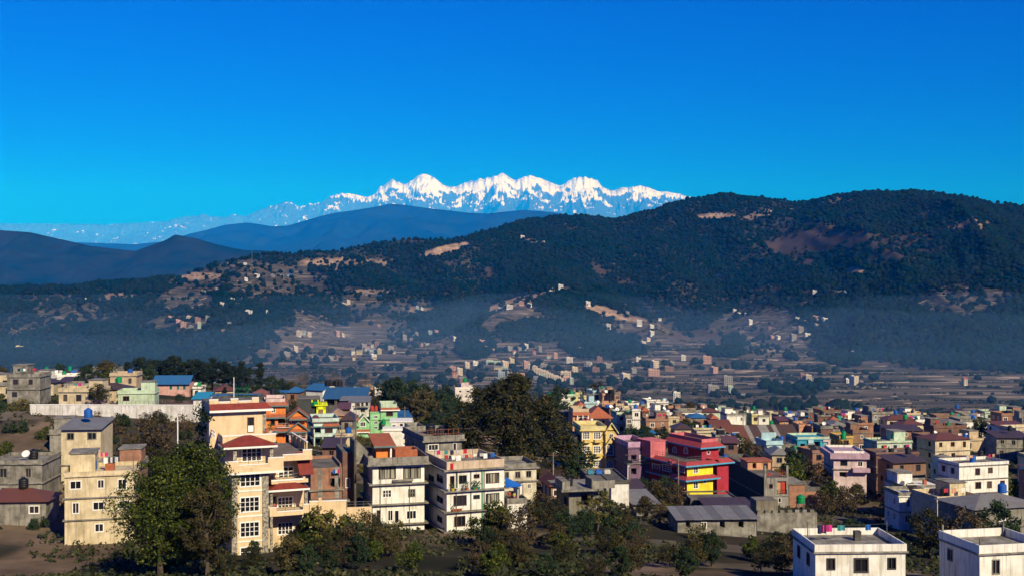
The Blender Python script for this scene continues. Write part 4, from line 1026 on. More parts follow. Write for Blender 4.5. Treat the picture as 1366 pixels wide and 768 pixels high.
def washing_line(H, p0, p1, zr, h, items, where, group, extra=''):
    a = H.world(p0[0], p0[1], zr); c = H.world(p1[0], p1[1], zr)
    o = tag(empty('clothes_line', a), ('clothes line %s %s' % (where, extra or 'with %s washing' % LC[items[0][3]][0])).strip(), 'clothes line', 'clothes lines on roofs')
    v = c - a; b = MB(); b.tube((0, 0, 0), (0, 0, h + .25), .05, .04, 6); part('post', b, M_metal, o)
    part('post', MB().tube(v, v + Vector((0, 0, h + .25)), .05, .04, 6), M_metal, o)
    ln = MB()
    for k in range(6):
        s0, s1 = k / 6, (k + 1) / 6; ln.tube(v * s0 + Vector((0, 0, h - .5 * s0 * (1 - s0))), v * s1 + Vector((0, 0, h - .5 * s1 * (1 - s1))), .012, None, 4)
    part('line', ln, M_metal, o)
    rz = math.atan2(v.y, v.x)
    for t, w, hh, ci in items:
        w *= .66; hh *= .62
        p = a + v * t + Vector((0, 0, h - .5 * t * (1 - t) - .01)); cloth(p, w, hh, LC[ci][1], '%s washing on the line %s' % (LC[ci][0], where), rz, group)
zr = wb_z + .12
washing_line(WB, (.4, 2.2), (wb_w * .62, 2.2), zr, 1.75, [(.05, .7, .9, 1), (.16, .5, .8, 4), (.27, .8, 1.0, 0), (.42, 1.1, 1.3, 0), (.55, .6, .7, 3), (.66, .7, .7, 1), (.8, .8, .8, 5), (.92, .7, .6, 0)], 'on the cream parapet roof', 'roof laundry', 'with eight pieces of washing')
washing_line(WB, (wb_w * .66, 2.6), (wb_w * .98, 2.6), zr, 1.75, [(.15, .8, .7, 3), (.35, .9, 1.2, 0), (.55, .6, .9, 4), (.78, .9, 1.0, 2)], 'on the cream parapet roof', 'roof laundry', 'with a blue garment at one end')
washing_line(WB, (.2, 6.5), (wb_w * .7, 6.5), zr, 1.9, [(.1, .7, 1.0, 7), (.3, .9, .9, 6), (.45, .8, 1.1, 4), (.6, .9, .8, 3), (.8, .9, 1.0, 1)], 'on the cream parapet roof', 'roof laundry', 'behind the other lines')
tag_red = cloth(WB.world(.75, -.09, wb_z + 1.0), .45, .9, (.5, .02, .03), 'red garment drying over the cream roof parapet', WB.rz, None)
POTM = {}
def pot(loc, c, r, h, label, plant=True, group=None):
    o = tag(empty('flower_pot', loc), label, 'flower pot', group)
    part('pot', MB().lathe([(0, 0), (r * .72, 0), (r, h * .9), (r * 1.1, h * .9), (r * 1.1, h), (r * .9, h), (r * .85, h * .9), (0, h * .88)], 10), paint(c, .7, .2), o)
    if plant:
        b = MB()
        for k in range(26):
            a = random.uniform(0, 6.28); t = random.uniform(.1, 1); rr = r * 1.6 * random.random(); z0 = h + t * r * 3.2
            p = Vector((rr * math.cos(a), rr * math.sin(a), z0)); u = Vector((random.uniform(-1, 1), random.uniform(-1, 1), random.uniform(-.5, 1))).normalized() * r * .6; v = u.orthogonal().normalized() * r * .35
            b.face([p - v, p + u - v * .2, p + u * 1.5, p + v])
        part('plant', b, leaf_small(), o)
    return o
def leaf_small():
    if 'leafs' not in MATS: MATS['leafs'] = leaf_mat('pot_leaves', (.02, .05, .015), (.07, .12, .03), None)
    return MATS['leafs']
zl = WB.Z(655) + .09
for i, (t, c, nm) in enumerate([(.02, (.5, .5, .45), 'pale'), (.09, (.6, .45, .02), 'yellow'), (.17, (.7, .7, .68), 'white'), (.27, (.16, .16, .15), 'grey'), (.34, (.4, .14, .07), 'terracotta'), (.46, (.02, .25, .08), 'green'), (.5, (.35, .12, .06), 'brown'), (.54, (.02, .25, .2), 'teal')]):
    pot(WB.world(wb_w * t, -.34, zl), c, .2 + .05 * (i % 3), .34, '%s potted plant on the upper ledge of the laundry house' % nm, i not in (0, 2))
zl = WB.Z(682.5) + .09
for i, t in enumerate((.10, .14, .19, .23)):
    pot(WB.world(wb_w * t, -.34, zl), (.36, .12, .06), .2, .34, 'terracotta flower pot on the lower ledge of the laundry house', i == 0, 'terracotta pots in a row')
for i, t in enumerate((.32, .36, .45)): pot(CH.world(CH.X(335) + t * 9, 5.3, CH.Z(589, None, 1.9) + .3), ((.5, .12, .02), (.6, .58, .5), (.2, .2, .2))[i], .3, .45, ('orange', 'pale', 'dark grey')[i] + ' plant pot beside the rooftop door of the cream house', i == 1)

# -- cream-white house behind it
H, b, w, z = std('house', 'low cream-white house beside the laundry house, flat mossy roof', 672.8, 715.5, 624.5, 181, 14, 8, wallp((.72, .66, .52), .7, .35),
    wins=[(673.5, 679, 629, 637.5, 'plain', 2, 1, M_conc), (687, 694.3, 628.5, 637, 'plain', 2, 1, M_conc), (701.6, 708.8, 627.5, 636, 'plain', 2, 1, M_conc), (703.5, 708.5, 645, 651, 'plain', 2, 1)], slabs=(642,), out=.3)
H.plate(b, z, .22, .4); H.rim(0, w, 0, 8, z + .113, z + .75, .15, M_conc); H.done()
# blue tarpaulin over a yard
def tarp():
    a = ray(673.5, 635.5, 165.5); c = ray(697, 646.5, 166.5); e = ray(674, 649.5, 163.5); g = ray(692, 649, 164.5)
    o = tag(empty('tarpaulin', (a.x, a.y, gz(a.x, a.y))), 'bright blue tarpaulin slung beside the laundry house', 'tarpaulin')
    b = MB(); n = 6; off = Vector(o.location); P = lambda u, v: (a.lerp(c, u)).lerp(e.lerp(g, u), v) - Vector((0, 0, .5 * math.sin(math.pi * u) * math.sin(math.pi * v))) - off
    for i in range(n):
        for j in range(n): b.face([P(i / n, j / n), P((i + 1) / n, j / n), P((i + 1) / n, (j + 1) / n), P(i / n, (j + 1) / n)])
    q = part('sheet', b, paint((.01, .10, .42), .5, .15), o); q.modifiers.new('thickness', 'SOLIDIFY').thickness = .02
    for p in (c, g):
        l = p - off; part('pole', MB().tube((l.x, l.y, -1), (l.x, l.y, l.z + .1), .05), M_metal, o)
tarp()
H, b, w, z = std('low_white_building', 'low white building with a roof terrace under the blue tarpaulin', 677, 703, 672, 163.5, 14, 6, M_white, wins=[(692, 698, 679, 690, 'open')]); H.rim(-.02, w + .02, -.02, 6, z + .003, z + .8, .15, M_conc); H.block(H.X(691, 3), H.X(697.5, 3), 3.2, 5.8, z + .002, z + 2.3, M_white, 'roof_room'); H.done()
YARD = H; YZ = z
# -- brick building left of the white house, cream garden wall
H, b, w, z = std('brick_building', 'unplastered brick building with concrete columns beside the red-roofed cream house', 414.5, 456, 624, 160, 16, 9, M_brick,
    wins=[(440.5, 448, 637.5, 649, 'open'), (450, 454, 637, 649, 'open')], side=(), slabs=(654,), out=.3)
for px in (427, 449.3): H.bx('concrete_column', H.X(px) - .3, H.X(px) + .3, -.06, .1, -1.2, z - .01, M_conc)
H.bx('balcony_slab', H.X(436), w + 1, -1.2, -.003, H.Z(668) - .1, H.Z(668) + .1, M_conc); H.rail([(H.X(416), -.9, H.Z(669)), (w + .5, -.9, H.Z(669))], .9, M_metal)
H.rim(.05, w - .05, .05, 8.95, z + .003, z + .45, .2, M_brick, 'broken_parapet', False); H.done()
washing_line(H, (H.X(441), -.7), (w - .3, -.7), z - 2.0, 1.9, [(.3, .6, .9, 2), (.55, .6, .8, 3), (.8, .6, .9, 7)], 'on the brick balcony', 'brick balcony laundry')
H, b, w, z = std('garden_wall', 'cream plastered garden wall with a gate pier at the brick building', 413, 462, 669, 150, 10, .3, M_cream, cat='wall'); H.bx('gate_pier', H.X(425), H.X(429), -.1, .4, -1, z + .5, M_cream); H.bx('coping', -.05, w + .05, -.06, .36, z + .002, z + .12, M_trim); H.done()
H, b, w, z = std('garden_wall', 'low cream wall with an iron gate below the white house', 463, 496, 676, 153, 10, .3, M_cream, cat='wall'); H.rail([(0, .15, z), (w, .15, z)], .7, M_metal); H.done()

# -- orange house with two tiled gables
def orange_house():
    H = House('orange_house', 'orange house with two red-tiled gables, balconies and teal trim', 'house', 354, 230, 12)
    X, Z = H.X, H.Z; w = X(381)
    b = H.block(0, w, 0, 9, -1.5, Z(541), M_orange); H.wpx(b, 361.5, 367.5, 541.8, 550, 'grid', 2, 2); H.wpx(b, 361, 367, 558, 567, 'plain', 1, 1, M_wood); H.wpx(b, 371, 380, 556, 566, 'open')
    H.skirt(0, w, 0, 9, Z(536), .6, .6, M_terr, M_tealt, 'FLR'); H.block(.02, w - .02, .02, 8.9, Z(541) - .1, Z(536) - .02, M_orange, 'attic')
    H.rim(.1, w - .1, .1, 8.8, Z(536), Z(531.5), .15, M_pinkw)
    H.skirt(0, w, 0, 9, Z(552), .8, .55, M_terr, M_tealt, 'F'); H.skirt(0, w + 1.5, 0, 9, Z(569.5), 1.4, .7, M_terr, M_tealt, 'FL')
    y = -1.4; xa, xb = X(386, y), X(409.5, y)
    c = H.block(xa, xb, y + .9, 8, -1.5, Z(556, None, y), M_orange); H.wpx(c, 388.7, 397.5, 557.5, 564.5, 'grid', 3, 2); H.wpx(c, 388.5, 398, 576, 583, 'grid', 3, 2); H.wpx(c, 402, 406, 576, 584, 'open')
    for pe, pa in ((555.8, 546.5), (573, 564)):
        ze = Z(pe, None, y); H.gable(xa, xb, y, y + (5 if pe < 560 else .88), ze, Z(pa, None, y) - ze, M_terr, M_orange, .55, M_tealt)
        H.skirt(xa, xb, y + .02, y + .9, ze - .06, .45, .42, M_terr, M_tealt, 'F', 'eave_roof')
    H.bx('balcony', xa, xb, y, y + .88, Z(587, None, y), Z(585.6, None, y), M_pinkw); H.rail([(xa, y + .1, Z(585.6, None, y)), (xb, y + .1, Z(585.6, None, y))], .75, M_pinkw, r=.06)
    H.skirt(xa, xb, y, y + .9, Z(587, None, y), .45, .5, M_terr, M_tealt, 'F')
    for px in (386.5, 399.5, 408.5): H.bx('porch_column', X(px, y) - .14, X(px, y) + .14, y + .05, y + .33, -1, Z(574, None, y) - .4, M_pinkw)
    H.bx('balcony', X(369), xa - .02, -1.0, -.003, Z(570), Z(569), M_pinkw); H.rail([(X(369), -.95, Z(569)), (xa - .1, -.95, Z(569))], .8, M_pinkw)
    H.done(); occ(H, 0, xb, 0, 9)
orange_house()
# -- pale cyan house
def cyan_house():
    H, b, w, z = std('cyan_house', 'pale cyan and white house with a red roof strip and balconies', 418.5, 450, 562.5, 238, 14, 9, M_cyan,
        wins=[(433.3, 443.8, 571, 577, 'plain', 4, 1, M_wood), (420, 428, 569.5, 577, 'open'), (420, 428, 585, 594, 'open'), (433, 440, 588, 594, 'plain', 2, 1)], slabs=(568.6, 583), out=.7, slabm=M_tealt)
    H.rim(-.3, w + .3, -.3, 9, z + .09, H.Z(557.5), .15, M_cyan); H.skirt(H.X(431), w + .3, -.32, 8, H.Z(564.5), .45, .45, M_terr, None, 'F'); H.plate(b, z, .17, .4)
    H.bx('balcony', 0, w + .2, -1.1, -.003, H.Z(581.5), H.Z(577.5), M_cyan)
    for px in (419, 430): H.bx('porch_column', H.X(px) - .13, H.X(px) + .13, -1.0, -.75, -1, H.Z(582), M_cyan)
    y = .5; x = H.X(421.5, y); zz = z + .1                                   # round purple awning dormer on the roof
    H.part('roof_arch', MB().prism([(x - .7 + .0, zz)] + [(x + .8 * math.cos(math.pi * (1 - i / 8)), zz + .5 + .75 * math.sin(math.pi * i / 8)) for i in range(9)] + [(x + .7, zz)], 'y', y, y + 1.2), paint((.10, .03, .06), .7, .2))
    H.done()
cyan_house()
# -- dark wall building with lime green stair head
def lime():
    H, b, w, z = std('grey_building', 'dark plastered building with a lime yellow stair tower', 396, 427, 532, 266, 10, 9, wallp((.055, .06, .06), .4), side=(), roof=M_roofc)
    y = -.8; X, Z = H.X, H.Z
    s = MB().box(X(422, y), X(424.5, y), y, y + .5, Z(554, None, y), Z(541, None, y)).box(X(431, y), X(434.5, y), y, y + .5, Z(558, None, y), Z(541, None, y)).box(X(422, y), X(434.5, y), y, y + .5, Z(546, None, y) + .005, Z(541, None, y)).box(X(422, y) - .4, X(437, y), y - .3, y + 3, Z(541, None, y) + .003, Z(539.5, None, y))
    H.part('stair_tower', s, M_lime); H.part('stair_block', MB().box(X(424.6, y), X(430.9, y), y + .1, y + 2.5, -1, Z(546, None, y)), M_brown)
    H.part('stair_flight', MB().prism([(X(430, y), Z(559, None, y)), (X(438, y), Z(559, None, y)), (X(434.5, y), Z(551, None, y)), (X(431, y), Z(551, None, y))], 'y', y - .9, y - .02), M_lime)
    H.part('parapet_frame', MB().box(X(415.5), X(425), .05, .3, z + .003, Z(533)).box(X(415.5), X(417), -.2, .045, Z(541), Z(533)).box(X(423.6), X(425), -.2, .045, Z(541), Z(533)), M_lime)
    H.rail([(X(424.6, y), y, Z(539.5, None, y)), (X(436, y), y, Z(539.5, None, y))], .55, M_lime, r=.07)
    H.done(); tank(H.world(X(420), -.15, Z(541.2)), 'green', .72, 1.1, 'below the lime yellow frame')
lime()
# -- mint green house
def green_house():
    H = House('green_house', 'mint green house with a small gable, red roof strips and stair tower', 'house', 494, 290, 10)
    X, Z = H.X, H.Z
    t = H.block(0, X(507.6), 0, 7, -1.5, Z(548.5), M_green); H.wpx(t, 499, 504, 553.5, 557.5, 'grid', 2, 1); H.wpx(t, 499, 504, 561, 565, 'grid', 2, 1); H.wpx(t, 499, 504, 568, 571.5, 'grid', 2, 1)
    for py in (549.5, 559.3): H.bx('ledge', -.15, X(507.6), -.2, -.003, Z(py) - .1, Z(py) + .1, M_green)
    m = H.block(X(507.7), X(530), -.3, 8, -1.5, Z(545.5), M_green); H.wpx(m, 515, 524.3, 547, 554.5, 'plain', 3, 1, M_wood)
    H.skirt(X(507.7), X(530), -.3, 8, Z(543, 510), .6, .5, M_terr, M_trim, 'FR'); H.block(X(507.9), X(529.8), -.28, 7.9, Z(545.5) - .1, Z(543, 510) - .02, M_green, 'attic'); H.rim(X(508), X(529.5), -.2, 7.8, Z(543, 510), Z(538, 510), .14, M_pgreen); H.plate(m, Z(558.5, 510), .15, .35, M_green)
    y = -1.6; xa, xb = X(475, y), X(493.2, y)
    g = H.block(xa, xb, y, 6, -1.5, Z(560, None, y), M_green); H.wpx(g, 480, 488, 561.8, 568.5, 'plain', 3, 1)
    H.gable(X(479.5, y), X(491, y), y - .05, 3, Z(559.8, None, y), Z(553.5, None, y) - Z(559.8, None, y), M_green, M_green, .4, M_trim); H.skirt(xa, X(479, y), y, 6, Z(557, None, y), .4, .5, M_terr, None, 'FL'); H.skirt(xa, xb, y, 6, Z(572, None, y), .6, .5, M_terr, M_trim, 'F')
    H.bx('porch_column', xa, xa + .4, y - .9, y - .5, -1, Z(575, None, y), M_pyell)
    H.done(); occ(H, xa, X(530), y, 8)
    tank(H.world(X(496.6), 1.2, Z(548.5)), 'red', .5, 1.5, 'on the mint green stair tower'); tank(H.world(X(502), 1.2, Z(548.5)), 'red', .42, 1.4, 'on the mint green stair tower')
    tank(H.world(X(511.3), -1.4, Z(564.5, 511)), 'green', .55, 1.4, 'on the mint green house front ledge'); H.bx('tank_shelf', X(508.5), X(514), -2.1, -.303, Z(564.5, 511) - .15, Z(564.5, 511) - .004, M_conc)
green_house()
# -- white flat-roofed house and its terrace
H, b, w, z = std('flat_white_house', 'small white flat-roofed house above a broad white terrace wall', 521.5, 550, 562, 262, 6, 7, wallp((.80, .78, .75), .25), wins=[(523.5, 527.5, 566, 573, 'plain', 1, 1, M_conc), (533.5, 537.5, 564.5, 573, 'plain', 1, 1, M_wood), (543.5, 550, 568, 573, 'plain', 1, 1, M_terr)]); H.plate(b, z, .2, .25, M_trim); H.done()
H, b, w, z = std('terrace_wall', 'broad white retaining wall below the small flat-roofed house', 511.5, 561, 574, 252, 6, 4, wallp((.80, .78, .75), .35), cat='wall'); H.bx('coping', -.2, w + .2, -.25, 4, z + .003, z + .5, M_trim); H.done()
# -- grey concrete house left of the great tree
H, b, w, z = std('concrete_house', 'bare grey concrete house with a flat slab roof beside the great brown tree', 567.5, 616, 588, 207, 20, 15, M_conc, wins=[(571, 585, 592, 600, 'plain', 3, 1), (604, 609, 590, 600, 'plain', 1, 1)], side=[(549, 556, 590, 600, 'open')], slabs=(605,), out=.3)
H.plate(b, z, .3, .7); H.rim(-.5, w + .4, -.5, 14.8, z + .153, z + 1.0, .16, M_conc); H.rail([(0, 2, z + .2), (w, 2, z + .2)], 1.6, M_terr); H.done()
tank(H.world(w * .5, 9, z + .155), 'black', .9, 2.0, 'on the bare concrete house'); tank(H.world(w * .62, 5, z + .155), 'black', .8, 1.8, 'on the bare concrete house')

# -- half-built concrete house and the white-sided one behind it
H, b, w, z = std('unfinished_house', 'half-built grey concrete house with an empty doorway and stub walls', 759, 788, 652, 176, 12, 8, wallp((.24, .225, .19), .85), wins=[(775, 786, 658, 674, 'open')], side=[(752, 757, 660, 675, 'open')])
H.plate(b, z, .3, 1.6); t = z + .16
H.part('roof_wall', MB().box(-1.4, -.2, -1.3, 3.5, t, t + 1.3).box(w - .2, w + .05, -1.3, 2.5, t, t + 1.5).box(w + .06, w + 3.6, -1.2, -1.0, t, t + 1.2).box(-.1, w * .4, 4.2, 4.4, t, t + .8), M_conc)
H.block(w + .05, w + 3.3, 1.0, 8, -1.5, z - .16, M_conc, 'side_wing'); H.done(); tank(H.world(.6, 2.4, t), 'black', .62, 1.5, 'on the half-built concrete house'); UH = H
H, b, w, z = std('white_sided_house', 'dark flat-roofed house with a blank white wall by the half-built one', 815.5, 839, 643, 190, 6, 13, wallp((.80, .79, .76), .3)); x0 = H.X(785, 4)
b2 = H.block(x0, -.02, 2.0, 13, -1.5, z - .1, M_dconc, 'dark_wing'); H.rim(x0, w, 0.05, 13.1, z + .003, z + .35, .2, M_dconc); H.plate(b, z - .05, .2, .25, M_dconc); H.done()
for i, (px, c) in enumerate(((779, (.04, .2, .3)), (784, (.02, .1, .4)), (789, (.5, .5, .45)))):
    p = ray(px, 632, 202); o = link('plastic_sheet_bundle', MB().prism([(-.7, 0), (.8, 0), (.9, .5), (.3, .9), (-.5, .7)], 'x', -.6, .6).mesh('plastic_sheet_bundle', [paint(c, .6, .3)])); o.location = H.world(x0 + 1.2 + 1.5 * i, 9.0, z - .09); o.modifiers.new('soft', 'BEVEL').width = .2
    tag(o, '%s bundle of sheeting stored on the dark flat roof' % ('teal', 'blue', 'pale')[i], 'bundle')
for i in range(4):
    c = ((.03, .03, .035), (.3, .3, .32), (.04, .05, .09), (.25, .24, .22))[i]

# -- yellow house with bays and gables
def yellow_house():
    H = House('yellow_house', 'yellow three-storey house with white lattice windows, bays and tiled gables', 'house', 776, 245, 6)
    X, Z = H.X, H.Z; w = X(807); z = Z(574)
    b = H.block(0, w, 0, 10, -1.5, z, M_yell)
    for py in (575.5, 594, 612.5):
        H.wpx(b, 777, 787, py, py + 10, 'grid', 4, 3); H.wpx(b, 791.5, 801.5, py, py + 10, 'grid', 4, 3)
    for py in (588, 606.5, 625):
        H.plate(b, Z(py), .2, .3, M_yell, 'floor_band', 'F')
        for a, c in ((777, 787.5), (791, 802)):
            xa, xb = X(a), X(c); H.part('bay_balcony', MB().prism([(xa, -.31), (xb, -.31), (xb - .35, -.85), (xa + .35, -.85)], 'z', Z(py + 1.5), Z(py - 2)), M_yell)
    H.plate(b, z + .1, .25, .5, M_yell); H.rim(-.3, w + .3, -.3, 9.9, z + .24, Z(567.5), .16, M_pyell)
    y = -1.0; xa, xb = X(808, y), X(822.5, y)
    c = H.block(xa, xb, y, 9, -1.5, Z(575, None, y), M_yell)
    H.wpx(c, 812, 819, 577, 587.5, 'arch', 2, 3); H.wpx(c, 808.8, 818.3, 591, 607, 'arch', 3, 3); H.wpx(c, 808.8, 818.3, 613, 624, 'arch', 3, 3)
    for pe, pa, dp in ((573.5, 564, 6), (591, 581.5, .9)):
        ze = Z(pe, None, y); H.gable(xa + .2, xb - .1, y - (0 if dp > 1 else .5), y + (dp if dp > 1 else -.003), ze, (Z(pa, None, y) - ze), M_terr, M_yell, .5, M_pyell)
    H.bx('tiled_eave', xa - .3, xb + .3, y - .7, y - .003, Z(609.5, None, y), Z(607.8, None, y), M_terr)
    xe = X(836, .5); e = H.block(xb + .02, xe, .5, 8, -1.5, Z(607, None, .5), M_yell); H.wpx(e, 826, 833, 611, 621, 'arch', 2, 3); H.skirt(xb + .02, xe, .5, 8, Z(604, None, .5), .5, .6, M_terr, None, 'FR'); H.gable(X(827, .4), X(836, .4), .45, 3, Z(607, None, .4), 1.1, M_terr, M_yell, .3)
    e2 = H.block(xb + .02, X(829, 2), 2.2, 8, -1.5, Z(588, None, 2), M_yell); H.skirt(xb + .02, X(829, 2), 2.2, 8, Z(584, None, 2), .5, .8, M_terr, None, 'FR')
    g = H.block(-2.6, -.02, 1.5, 9, -1.5, z - 1.2, M_dconc, 'side_wing')
    H.done(); occ(H, -2, xe, -1, 10)
yellow_house()
# -- red tile hip roof and terracotta-topped rooms behind it
H, b, w, z = std('tile_roof_house', 'house with a broad orange tile hip roof above the yellow house', 785, 813, 557, 300, 5, 8, M_pinkw, wins=[(787, 793, 559, 566, 'open'), (803, 808, 560, 566, 'open')]); H.hip(-.9, w + .9, -1.6, 8.6, z + .05, 2.9, M_terr, None, 3.0); H.done()
H, b, w, z = std('peach_house', 'peach house with a terracotta roof strip and white cloth by the tile roof', 764, 786, 553, 288, 5, 8, M_peach, wins=[(772, 783, 555.5, 563, 'plain', 1, 1, M_trim)]); H.skirt(0, w, 0, 8, z + .75, .6, .75, M_terr, None, 'FR'); H.block(.1, w - .1, .1, 7.9, z, z + .74, M_peach, 'attic'); H.rim(.1, w - .1, .1, 7.9, z + .75, z + 1.6, .14, M_beige)
for px in (770, 777, 784): H.bx('post', H.X(px) - .1, H.X(px) + .1, -.9, -.7, -1, z - .02, M_trim)
H.done()
washing_line(H, (.5, -1.5), (w + 1.5, -1.5), H.Z(566), 1.8, [(.2, .8, 1, 4), (.4, .8, .9, 1), (.6, .7, 1, 7), (.8, 1.0, 1.1, 0)], 'below the peach house', 'peach house laundry')
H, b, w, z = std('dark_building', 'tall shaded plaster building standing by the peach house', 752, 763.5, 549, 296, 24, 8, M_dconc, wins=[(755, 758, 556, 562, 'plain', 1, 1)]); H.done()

# -- pink, crimson and yellow house
def pink_house():
    H = House('pink_house', 'crimson and yellow corner house with tiled skirt roofs and blue eaves', 'house', 916.6, 225, 28)
    X, Z = H.X, H.Z; w = X(951); L_ = H.qs(867, 600, 0)[0]
    b = H.block(0, w, 0, L_, -1.5, Z(618), M_ylw)
    H.wpx(b, 924.5, 931.5, 621, 630.5, 'arch', 2, 3); H.wpx(b, 924.5, 931.5, 640.5, 651, 'arch', 2, 3); H.wpx(b, 938.5, 942, 640, 644, 'plain', 1, 1)
    H.part('crimson_render', MB().box(-.06, -.004, .02, L_, -1.2, Z(618)), M_crim)
    for py in (619, 640):
        for a, c in ((870.5, 881), (884, 896), (904, 914)):
            y0, zt = H.qs(a, py + (916 - a) * -.05, 0); y1, zb = H.qs(c, py + 11.5 + (916 - c) * -.05, 0)
            o = MB(); lo, hi = sorted((y0, y1)); lo = max(lo, .3); hi = min(hi, L_ - .3)
            if hi - lo > .5:
                me, pm = window_mesh(round(hi - lo, 1), round(zt - zb, 1), 'grid', 3, 3, M_frame); wo = link('window', me, H.root); wo.location = (-.12, (lo + hi) / 2, zb); wo.rotation_euler = (0, 0, -math.pi / 2); link('pane', pm, wo)
    for py in (615.5, 634.8): H.skirt(-.07, w + .05, -.05, L_, Z(py), 1.0, .62, M_pinkt, M_btrim, 'FLR')
    for py in (620, 637):
        yb = H.qs(901, py, 0)[0]; H.part('round_balcony', MB().lathe([(0, Z(py) - .9), (.7, Z(py) - .8), (1.0, Z(py) - .4), (1.05, Z(py) + .5), (.9, Z(py) + .5), (.9, Z(py) - .2), (0, Z(py) - .2)], 12, 0, (-.3, yb)), M_pink)
    # set-back top storey
    y = 2.2; xa, xb = X(936, y), X(958.5, y); xl = xa
    t = H.block(xa, xb, y, L_ + 1, Z(618) - .1, Z(595.5, 936, y), M_crim); H.wpx(t, 943, 947, 601, 605, 'plain', 1, 1); H.wpx(t, 897, 903, 594, 604, 'arch', 2, 3, face='L'); H.wpx(t, 912, 918, 595, 605, 'arch', 2, 3, face='L')
    zt = Z(590, 936, y); H.skirt(xa, xb, y, L_ + 1, zt, 1.0, .85, M_pinkt, M_btrim, 'FLR'); H.block(xa + .02, xb - .02, y + .02, L_ + .9, Z(595.5, 936, y) - .05, zt - .02, M_crim, 'attic'); H.rim(xa + .1, xb - .1, y + .1, L_ + .8, zt, zt + .7, .14, M_pink)
    H.skirt(xb + .02, xb + 3.0, y + .5, L_, Z(612, 952, y), .9, .8, M_pinkt, M_btrim, 'FR'); H.block(xb + .02, xb + 3.0, y + .5, L_, -1.5, Z(612, 952, y) - .02, M_crim, 'side_wing')
    H.rail([(.2, .2, Z(615.5)), (w, .2, Z(615.5))], .9, M_metal); H.rail([(.0, .2, Z(615.5)), (.0, L_, Z(615.5))], .9, M_metal)
    y0 = H.qs(890, 600, 1.2)[0]; x0, z0 = 1.2, 0                            # lit pink stair head at the back corner
    s = H.block(-1.4, 2.4, L_ - 2.2, L_ + 3, Z(618) - .1, H.qs(880, 588.5, 0)[1], M_pink, 'stair_head'); H.plate(s, s.b[5], .16, .15, M_pink)
    H.done(); occ(H, 0, w, 0, L_)
M_pinkt = paint((.33, .05, .055), .65, .3, 1.6, .3); M_btrim = paint((.08, .33, .55), .6, .2)
pink_house()
H, b, w, z = std('lilac_house', 'lilac flat-roofed house in shade beside the crimson one', 838, 868, 596, 236, 14, 11, M_lilac_shade, wins=[(842, 849, 606, 614, 'open'), (853, 861, 606, 614, 'plain', 3, 1), (842, 849, 624, 632, 'open')], slabs=(618,), par=(1.1, .18, wallp((.55, .36, .55), .3))); H.rail([(0, -.2, H.Z(618)), (w, -.2, H.Z(618))], .9, M_metal); H.plate(b, z - .15, .15, .3, M_lilac_shade); H.done()  # shade put into the dark wall colour, parapet painted paler as if lit
# -- narrow grey house with the long dark side wall
def grey_house():
    H, b, w, z = std('grey_row_house', 'narrow grey plastered house with a long dark side wall and salmon rooftop room', 1019.5, 1052, 637, 240, 7, 29, wallp((.30, .29, .27), .9), wins=[(1025.8, 1031, 645, 651, 'plain', 1, 1, M_wood), (1037, 1049, 641, 658.5, 'open'), (1029, 1034, 664, 671, 'plain', 1, 1), (1038, 1042, 663, 670, 'plain', 1, 1)], slabs=(661.5,), out=.15)
    H.part('side_shade_sheet', MB().box(-.05, -.003, .05, 28.9, -1.3, z - .02), wallp((.035, .036, .04), .5))  # near-black sheet paints the shade of the left side onto the grey wall
    H.bx('salmon_door_wall', H.X(1037.3), H.X(1042.5), .5, .62, H.Z(658.5) + .01, H.Z(641) - .01, M_peach); H.bx('red_shutter', H.X(1042.7), H.X(1048.8), .35, .5, H.Z(658.5) + .01, H.Z(641) - .01, wallp((.5, .05, .03), .2))
    H.rail([(H.X(1037), -.1, H.Z(659)), (H.X(1049.5), -.1, H.Z(659))], 1.0, M_darkf)
    for px in (1021, 1050.5): H.bx('concrete_column', H.X(px) - .22, H.X(px) + .22, .02, .46, z + .003, z + 2.6, M_conc)
    H.rail([(.3, .2, z), (w - .3, .2, z)], 1.0, M_terr); H.rail([(w - .2, .3, z), (w - .2, 8, z)], 1.2, M_terr)
    y = 11; r = H.block(.1, H.X(1028.5, y), y, 16, z + .003, H.Z(614.5, 998, y), M_peach, 'rooftop_room'); H.wpx(r, 1018, 1024.5, 616.5, 625, 'plain', 2, 1, M_wood); H.wpx(r, 1004, 1009, 617, 624, 'open'); H.plate(r, r.b[5], .18, .4, M_terr)
    H.rim(.05, w - .02, 16.2, 28.8, z + .003, z + .9, .2, M_dconc); H.done()
    return H
GH = grey_house()
cloth(GH.world(1.2, .3, GH.Z(637) + .95), .6, .5, (.5, .04, .05), 'red towel over the rail of the grey row house roof', GH.rz, None)
tank(GH.world(-1.2, 23, GH.Z(637) + .0), 'blue', .6, 1.7, 'behind the salmon rooftop room')
H, b, w, z = std('brick_house', 'low orange brick house with flat concrete top beside the grey row house', 1052.8, 1074, 645, 242, 5, 9, M_brick, wins=()); H.plate(b, z, .2, .3); H.done()
H, b, w, z = std('brick_house', 'low orange brick annex with a grey coping and one small window', 1074.3, 1100, 655, 245, 5, 8, M_brick, wins=[(1087, 1092, 662, 666, 'plain', 1, 1)]); H.rim(-.02, w + .02, -.02, 8, z + .003, z + 1.0, .2, M_dconc); H.done()
